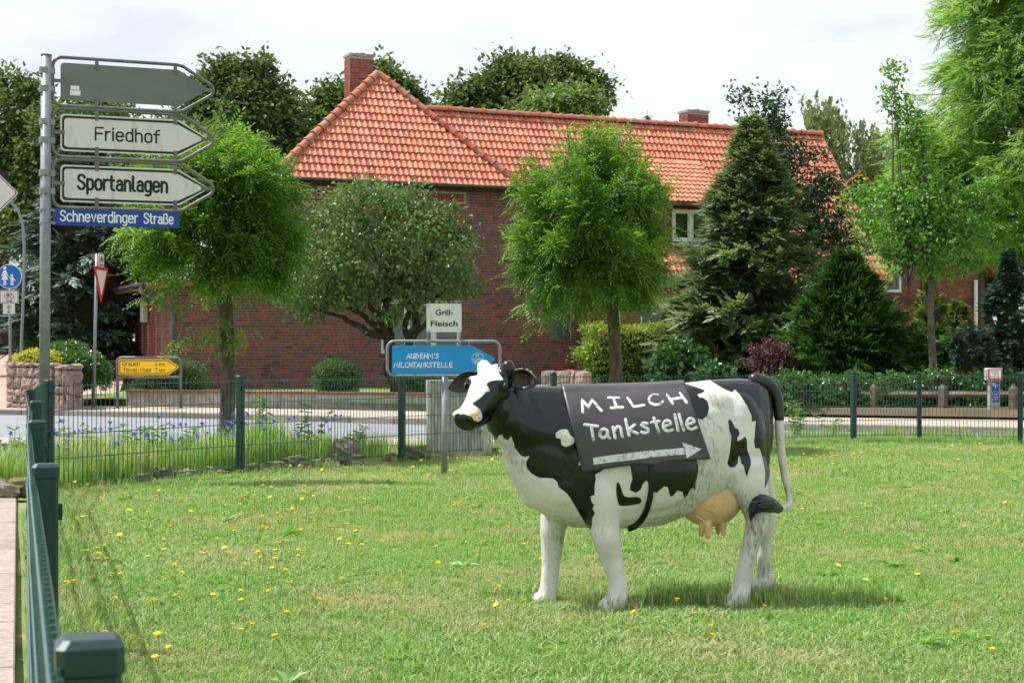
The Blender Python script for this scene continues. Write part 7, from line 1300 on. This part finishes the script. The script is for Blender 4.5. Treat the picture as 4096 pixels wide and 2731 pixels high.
# longer tufts: along the fence, round the sign pole and under the cow
tp_ = []
for i in range(len(FENCE)-1):
    a, b = np.array(FENCE[i]), np.array(FENCE[i+1]); nq_ = 50 if i < 3 else 380; t = RNG.random(nq_); p = a+(b-a)*t[:, None]; nn3 = np.array(((b-a)[1], -(b-a)[0])); nn3 = nn3/np.linalg.norm(nn3); tp_.append(p+nn3*RNG.normal(.05, .12, nq_)[:, None])
for i in range(len(LEFTF)-1):
    a, b = np.array(LEFTF[i]), np.array(LEFTF[i+1]); t = RNG.random(260); tp_.append(a+(b-a)*t[:, None]+np.array((.14, .03))+RNG.normal(0, .07, (260, 2)))
for c in ((-.66, 15.4), (.50, 7.55), (.18, 7.75), (1.08, 7.65), (1.25, 7.95)): tp_.append(np.array(c)+RNG.normal(0, .12, (14, 2)))
tp_.append(np.c_[RNG.uniform(.65, 1.9, 420), RNG.uniform(7.65, 8.3, 420)])
tp_ = np.concatenate(tp_); k = tp_[:, 1] > 3.0; tp_ = tp_[k]; instancer('long_grass', np.c_[tp_, lawn_z(tp_[:, 0], tp_[:, 1])], RNG.uniform(.7, 1.35, len(tp_)), SRCL, 'longer green grass along the fence and under the cow')
# wild meadow strip beyond the fence
SRCM = [source('meadow_tuft', blades(16, .08, .42, .006, 130+i, .35), MG) for i in range(4)]
nm_ = 16000; mx_ = RNG.uniform(-9, 1.2, nm_); my_ = fence_y(mx_)+np.where(mx_ > -3.35, .5, .15)+RNG.uniform(0, 1, nm_)**1.3*5.4; k = (my_ < 21.5)&(my_ > 9)&(~((mx_ > -1.45)&(mx_ < -.2)&(my_ < 18.6)))&((mx_ < -2.2)|(RNG.random(nm_) < .22)); mx_, my_ = mx_[k], my_[k]
instancer('meadow_grass', np.c_[mx_, my_, lawn_z(mx_, my_)], RNG.uniform(.25, 1.2, len(mx_))*np.where(mx_ > -2.4, .65, 1.0)*(1+.35*np.sin(mx_*2.3+my_)*np.sin(my_*1.7-mx_)), SRCM, 'tall wild meadow grass beyond the fence')
rx_ = RNG.uniform(1.0, 8.5, 900); ry_ = fence_y(rx_)+RNG.uniform(.05, .9, 900); instancer('verge_grass', np.c_[rx_, ry_, lawn_z(rx_, ry_)], RNG.uniform(.3, .7, 900), SRCM, 'loose verge grass just outside the right run of fence')
# flowers: each one a thing
petal = leafmat('yellow_petal', [hexc('#f9e23a'), hexc('#f5d624')], .4, .6, tcol=(1.0, 1.05, .9)); petb = mat('cornflower_petal', hexc('#7c8cf0'), .6, hexc('#9ba4f5'), 30); stalk = mat('flower_stalk', hexc('#66803a'), .6); white_p = mat('white_petal', hexc('#e8e6e2'), .6)
def flower_head(n, r, cup, seed, layers=2, w=.35):
    mb = MB(); g = np.random.default_rng(seed)
    for q in range(layers):
        for k in range(n):
            a = 2*math.pi*(k+.5*q)/n+g.normal(0, .08); rr = r*(1-.35*q)*g.uniform(.85, 1.1); d = np.array((math.cos(a), math.sin(a), 0)); s_ = np.array((-d[1], d[0], 0))*r*w*.5; z = cup*(1+q*.4); mb.add((np.array([d*.1*r-s_*.5, d*.1*r+s_*.5, d*rr*.75+s_+np.array((0, 0, z*.6)), d*rr+np.array((0, 0, z)), d*rr*.75-s_+np.array((0, 0, z*.6))]), np.array([(0, 1, 2, 3, 4)])))
    V, F = lathe([(.004, -.012), (r*.32, -.006), (r*.3, .002), (.001, .004)], 8); mb.add((V, F)); return mb.mesh('flower_head')
HEADS = []
for i in range(3): h_ = flower_head(11, .0165+.002*i, .006-.002*i, 200+i); h_.materials.append(petal); HEADS.append(h_)
HB = []
for i in range(2): h_ = flower_head(8, .022, .012, 220+i, 2, .5); h_.materials.append(petb); HB.append(h_)
HWt = flower_head(9, .012, .002, 230); HWt.materials.append(white_p)
def stalk_mesh(h, seed): g = np.random.default_rng(seed); P = smoothpath([(0, 0, -.02), (g.normal(0, .01), g.normal(0, .01), h*.5), (g.normal(0, .02), g.normal(0, .02), h)], 3); me = new_mesh('stalk', *tube(P, .0014, 5)); me.materials.append(stalk); return me, P[-1]
ST_Y = [stalk_mesh(h, i) for i, h in enumerate((.07, .09, .11, .13, .16))]; ST_B = [stalk_mesh(h, 20+i) for i, h in enumerate((.26, .33, .4, .46, .55))]
def flower(name, x, y, st, head, label, group, sc=1.0, tilt=.35):
    e = empty(name, (x, y, float(lawn_z(x, y))), label, 'flower', group, random.uniform(0, 6.28)); me, tip = st; s_ = bpy.data.objects.new('stalk', me); COL.objects.link(s_); s_.parent = e; h = bpy.data.objects.new('flower_head', head); COL.objects.link(h); h.parent = e; h.location = tip; h.scale = (sc, sc, sc); h.rotation_euler = (random.gauss(0, tilt), random.gauss(0, tilt), random.uniform(0, 6)); return e
cnt = 0; fg = np.random.default_rng(77)
spots = []
for (x0, x1, y0, y1, n) in ((240, 1250, 2000, 2420, 95), (260, 1400, 2400, 2731, 26), (1000, 1900, 1920, 2330, 48), (1900, 2200, 2200, 2600, 14), (3150, 4080, 1800, 1900, 58), (3150, 4080, 1900, 2150, 22), (2300, 4000, 2330, 2650, 18), (1400, 2100, 1870, 1960, 26)):
    spots += [(fg.uniform(x0, x1), fg.uniform(y0, y1)) for _ in range(n)]
for (px_, py_) in spots[:298]:
    d_ = CAM_H*F_PX/(py_-HOR); x_ = (px_-2048)/F_PX*d_
    if d_ > 23 or not infence(np.array(x_), np.array(d_)) or (0.0 < x_ < 1.35 and 7.4 < d_ < 8.2): continue
    flower('hawkbit_flower', x_, d_, random.choice(ST_Y), random.choice(HEADS), 'small yellow hawkbit flower on a thin stalk in the lawn', 'yellow flowers in the lawn', random.uniform(.55, 1.0)*(1.15 if d_ > 14 else 1), .22); cnt += 1
for k in range(230):
    x_ = fg.uniform(-6.6, -1.9); y_ = float(fence_y(np.array(x_)))+fg.uniform(.3, 3.8)
    if k > 195: x_ = fg.uniform(-7.8, -5.2); y_ = fg.uniform(13, 19)
    flower('cornflower', x_, y_, random.choice(ST_B), random.choice(HB), 'violet blue cornflower in the wild meadow beyond the fence', 'cornflowers in the meadow', random.uniform(1.0, 1.6), .6)
for k in range(22):
    x_ = fg.uniform(-6.5, -5.3); y_ = fg.uniform(15, 17.5); flower('yarrow_flower', x_, y_, random.choice(ST_B), HWt, 'white flower head beside the cornflowers left of the side fence', 'white flowers in the meadow', random.uniform(1.0, 2.0), .4)
# broad leaved weeds: tall plants in the meadow by the trunk and the right fence
weedm = leafmat('weed_leaf', [hexc('#4a7524'), hexc('#61903a'), hexc('#86a860')], .35, .5)
def weed(px, py, d, h, n, label, seed):
    g = np.random.default_rng(seed); b = at(px, py, d); b[2] = float(lawn_z(b[0], b[1])); T = empty('tall_weed', b, label, 'plant', 'tall weeds by the fence'); tb = MB(); pos, dr = [], []
    for q in range(n):
        t_ = b+np.array((g.normal(0, .12), g.normal(0, .1), h*g.uniform(.7, 1.05))); P = smoothpath([b+g.normal(0, .03, 3)*np.array((1, 1, 0)), (b+t_)/2+g.normal(0, .03, 3), t_], 5); tb.add(tube(P, np.linspace(.005, .002, len(P)), 5))
        for p in P[2:]:
            for _ in range(4): pos.append(p); a = g.uniform(0, 6.28); dr.append((math.cos(a), math.sin(a), g.uniform(-.2, .6)))
    pos = np.array(pos); obj('stem', tb, stalk, T); obj('leaf', scatter(LEAF6*np.array((1, .6, 1)), LEAF6F, pos, frames(nrm(np.array(dr)), nrm(rdir(len(pos), g)*.3+np.array((0, 0, 1)))), g.uniform(.05, .10, len(pos))), weedm, T)
weed(320, 1700, 15.2, .62, 5, 'tall leafy weed beside the fence corner post', 1); weed(1060, 1800, 16.6, .7, 4, 'leafy dark weed right of the near tree trunk', 2); weed(1250, 1810, 17.2, .62, 3, 'thin weed behind the middle of the mossy rocks', 3); weed(3190, 1760, 22.2, .6, 7, 'bushy pale weed behind the cow tail', 4); weed(640, 1790, 15.2, .5, 4, 'leafy weed among the cornflowers', 5)
for i, (px_, py_, d_, h_, n_, lb_) in enumerate([(420, 1800, 15.0, .42, 4, 'short leafy weed left in the cornflower meadow'), (520, 1780, 15.6, .5, 4, 'pale weed under the yellow direction sign'), (760, 1780, 16.0, .45, 4, 'leafy weed left of the near tree trunk'), (860, 1800, 16.4, .34, 3, 'low weed at the near tree foot'), (1150, 1790, 17.4, .5, 3, 'slender weed between trunk and mossy rocks'), (1420, 1800, 18.4, .4, 3, 'thin weed above the tall mossy boulder'), (90, 1900, 14.6, .5, 4, 'weed beside the white flowers left of the side fence'), (3330, 1780, 22.6, .4, 3, 'thin weed left of the right fence posts')]): weed(px_, py_, d_, h_, n_, lb_, 20+i)
# flat rosettes of broad leaved weeds in the lawn
rosm = leafmat('rosette_leaf', [hexc('#4c7a2c'), hexc('#6a9a40'), hexc('#7fae55')], .3, .45); rg = np.random.default_rng(9)
def ros_mesh(seed):
    g = np.random.default_rng(seed); n = 9; a = np.linspace(0, 6.283, n, endpoint=False)+g.normal(0, .2, n); d = np.c_[np.cos(a), np.sin(a), g.uniform(.15, .6, n)]; me = new_mesh('leaf_rosette', *scatter(LEAF6*np.array((1, .75, 1)), LEAF6F, np.zeros((n, 3)), frames(nrm(d), np.tile((0, 0, 1.), (n, 1))), g.uniform(.05, .085, n))); me.materials.append(rosm); return me
RM = [ros_mesh(i) for i in range(3)]
for k in range(46):
    d_ = rg.uniform(5.6, 15); x_ = rg.uniform(-.25, .31)*d_
    if not infence(np.array(x_), np.array(d_)): continue
    o = bpy.data.objects.new('weed_rosette', RM[k % 3]); COL.objects.link(o); o.location = (x_, d_, float(lawn_z(x_, d_))+.015); o.rotation_euler = (rg.normal(0, .1), rg.normal(0, .1), rg.uniform(0, 6)); sc_ = rg.uniform(.8, 1.4); o.scale = (sc_, sc_, sc_); tag(o, 'flat rosette of broad weed leaves in the lawn', 'plant', 'weed rosettes in the lawn')
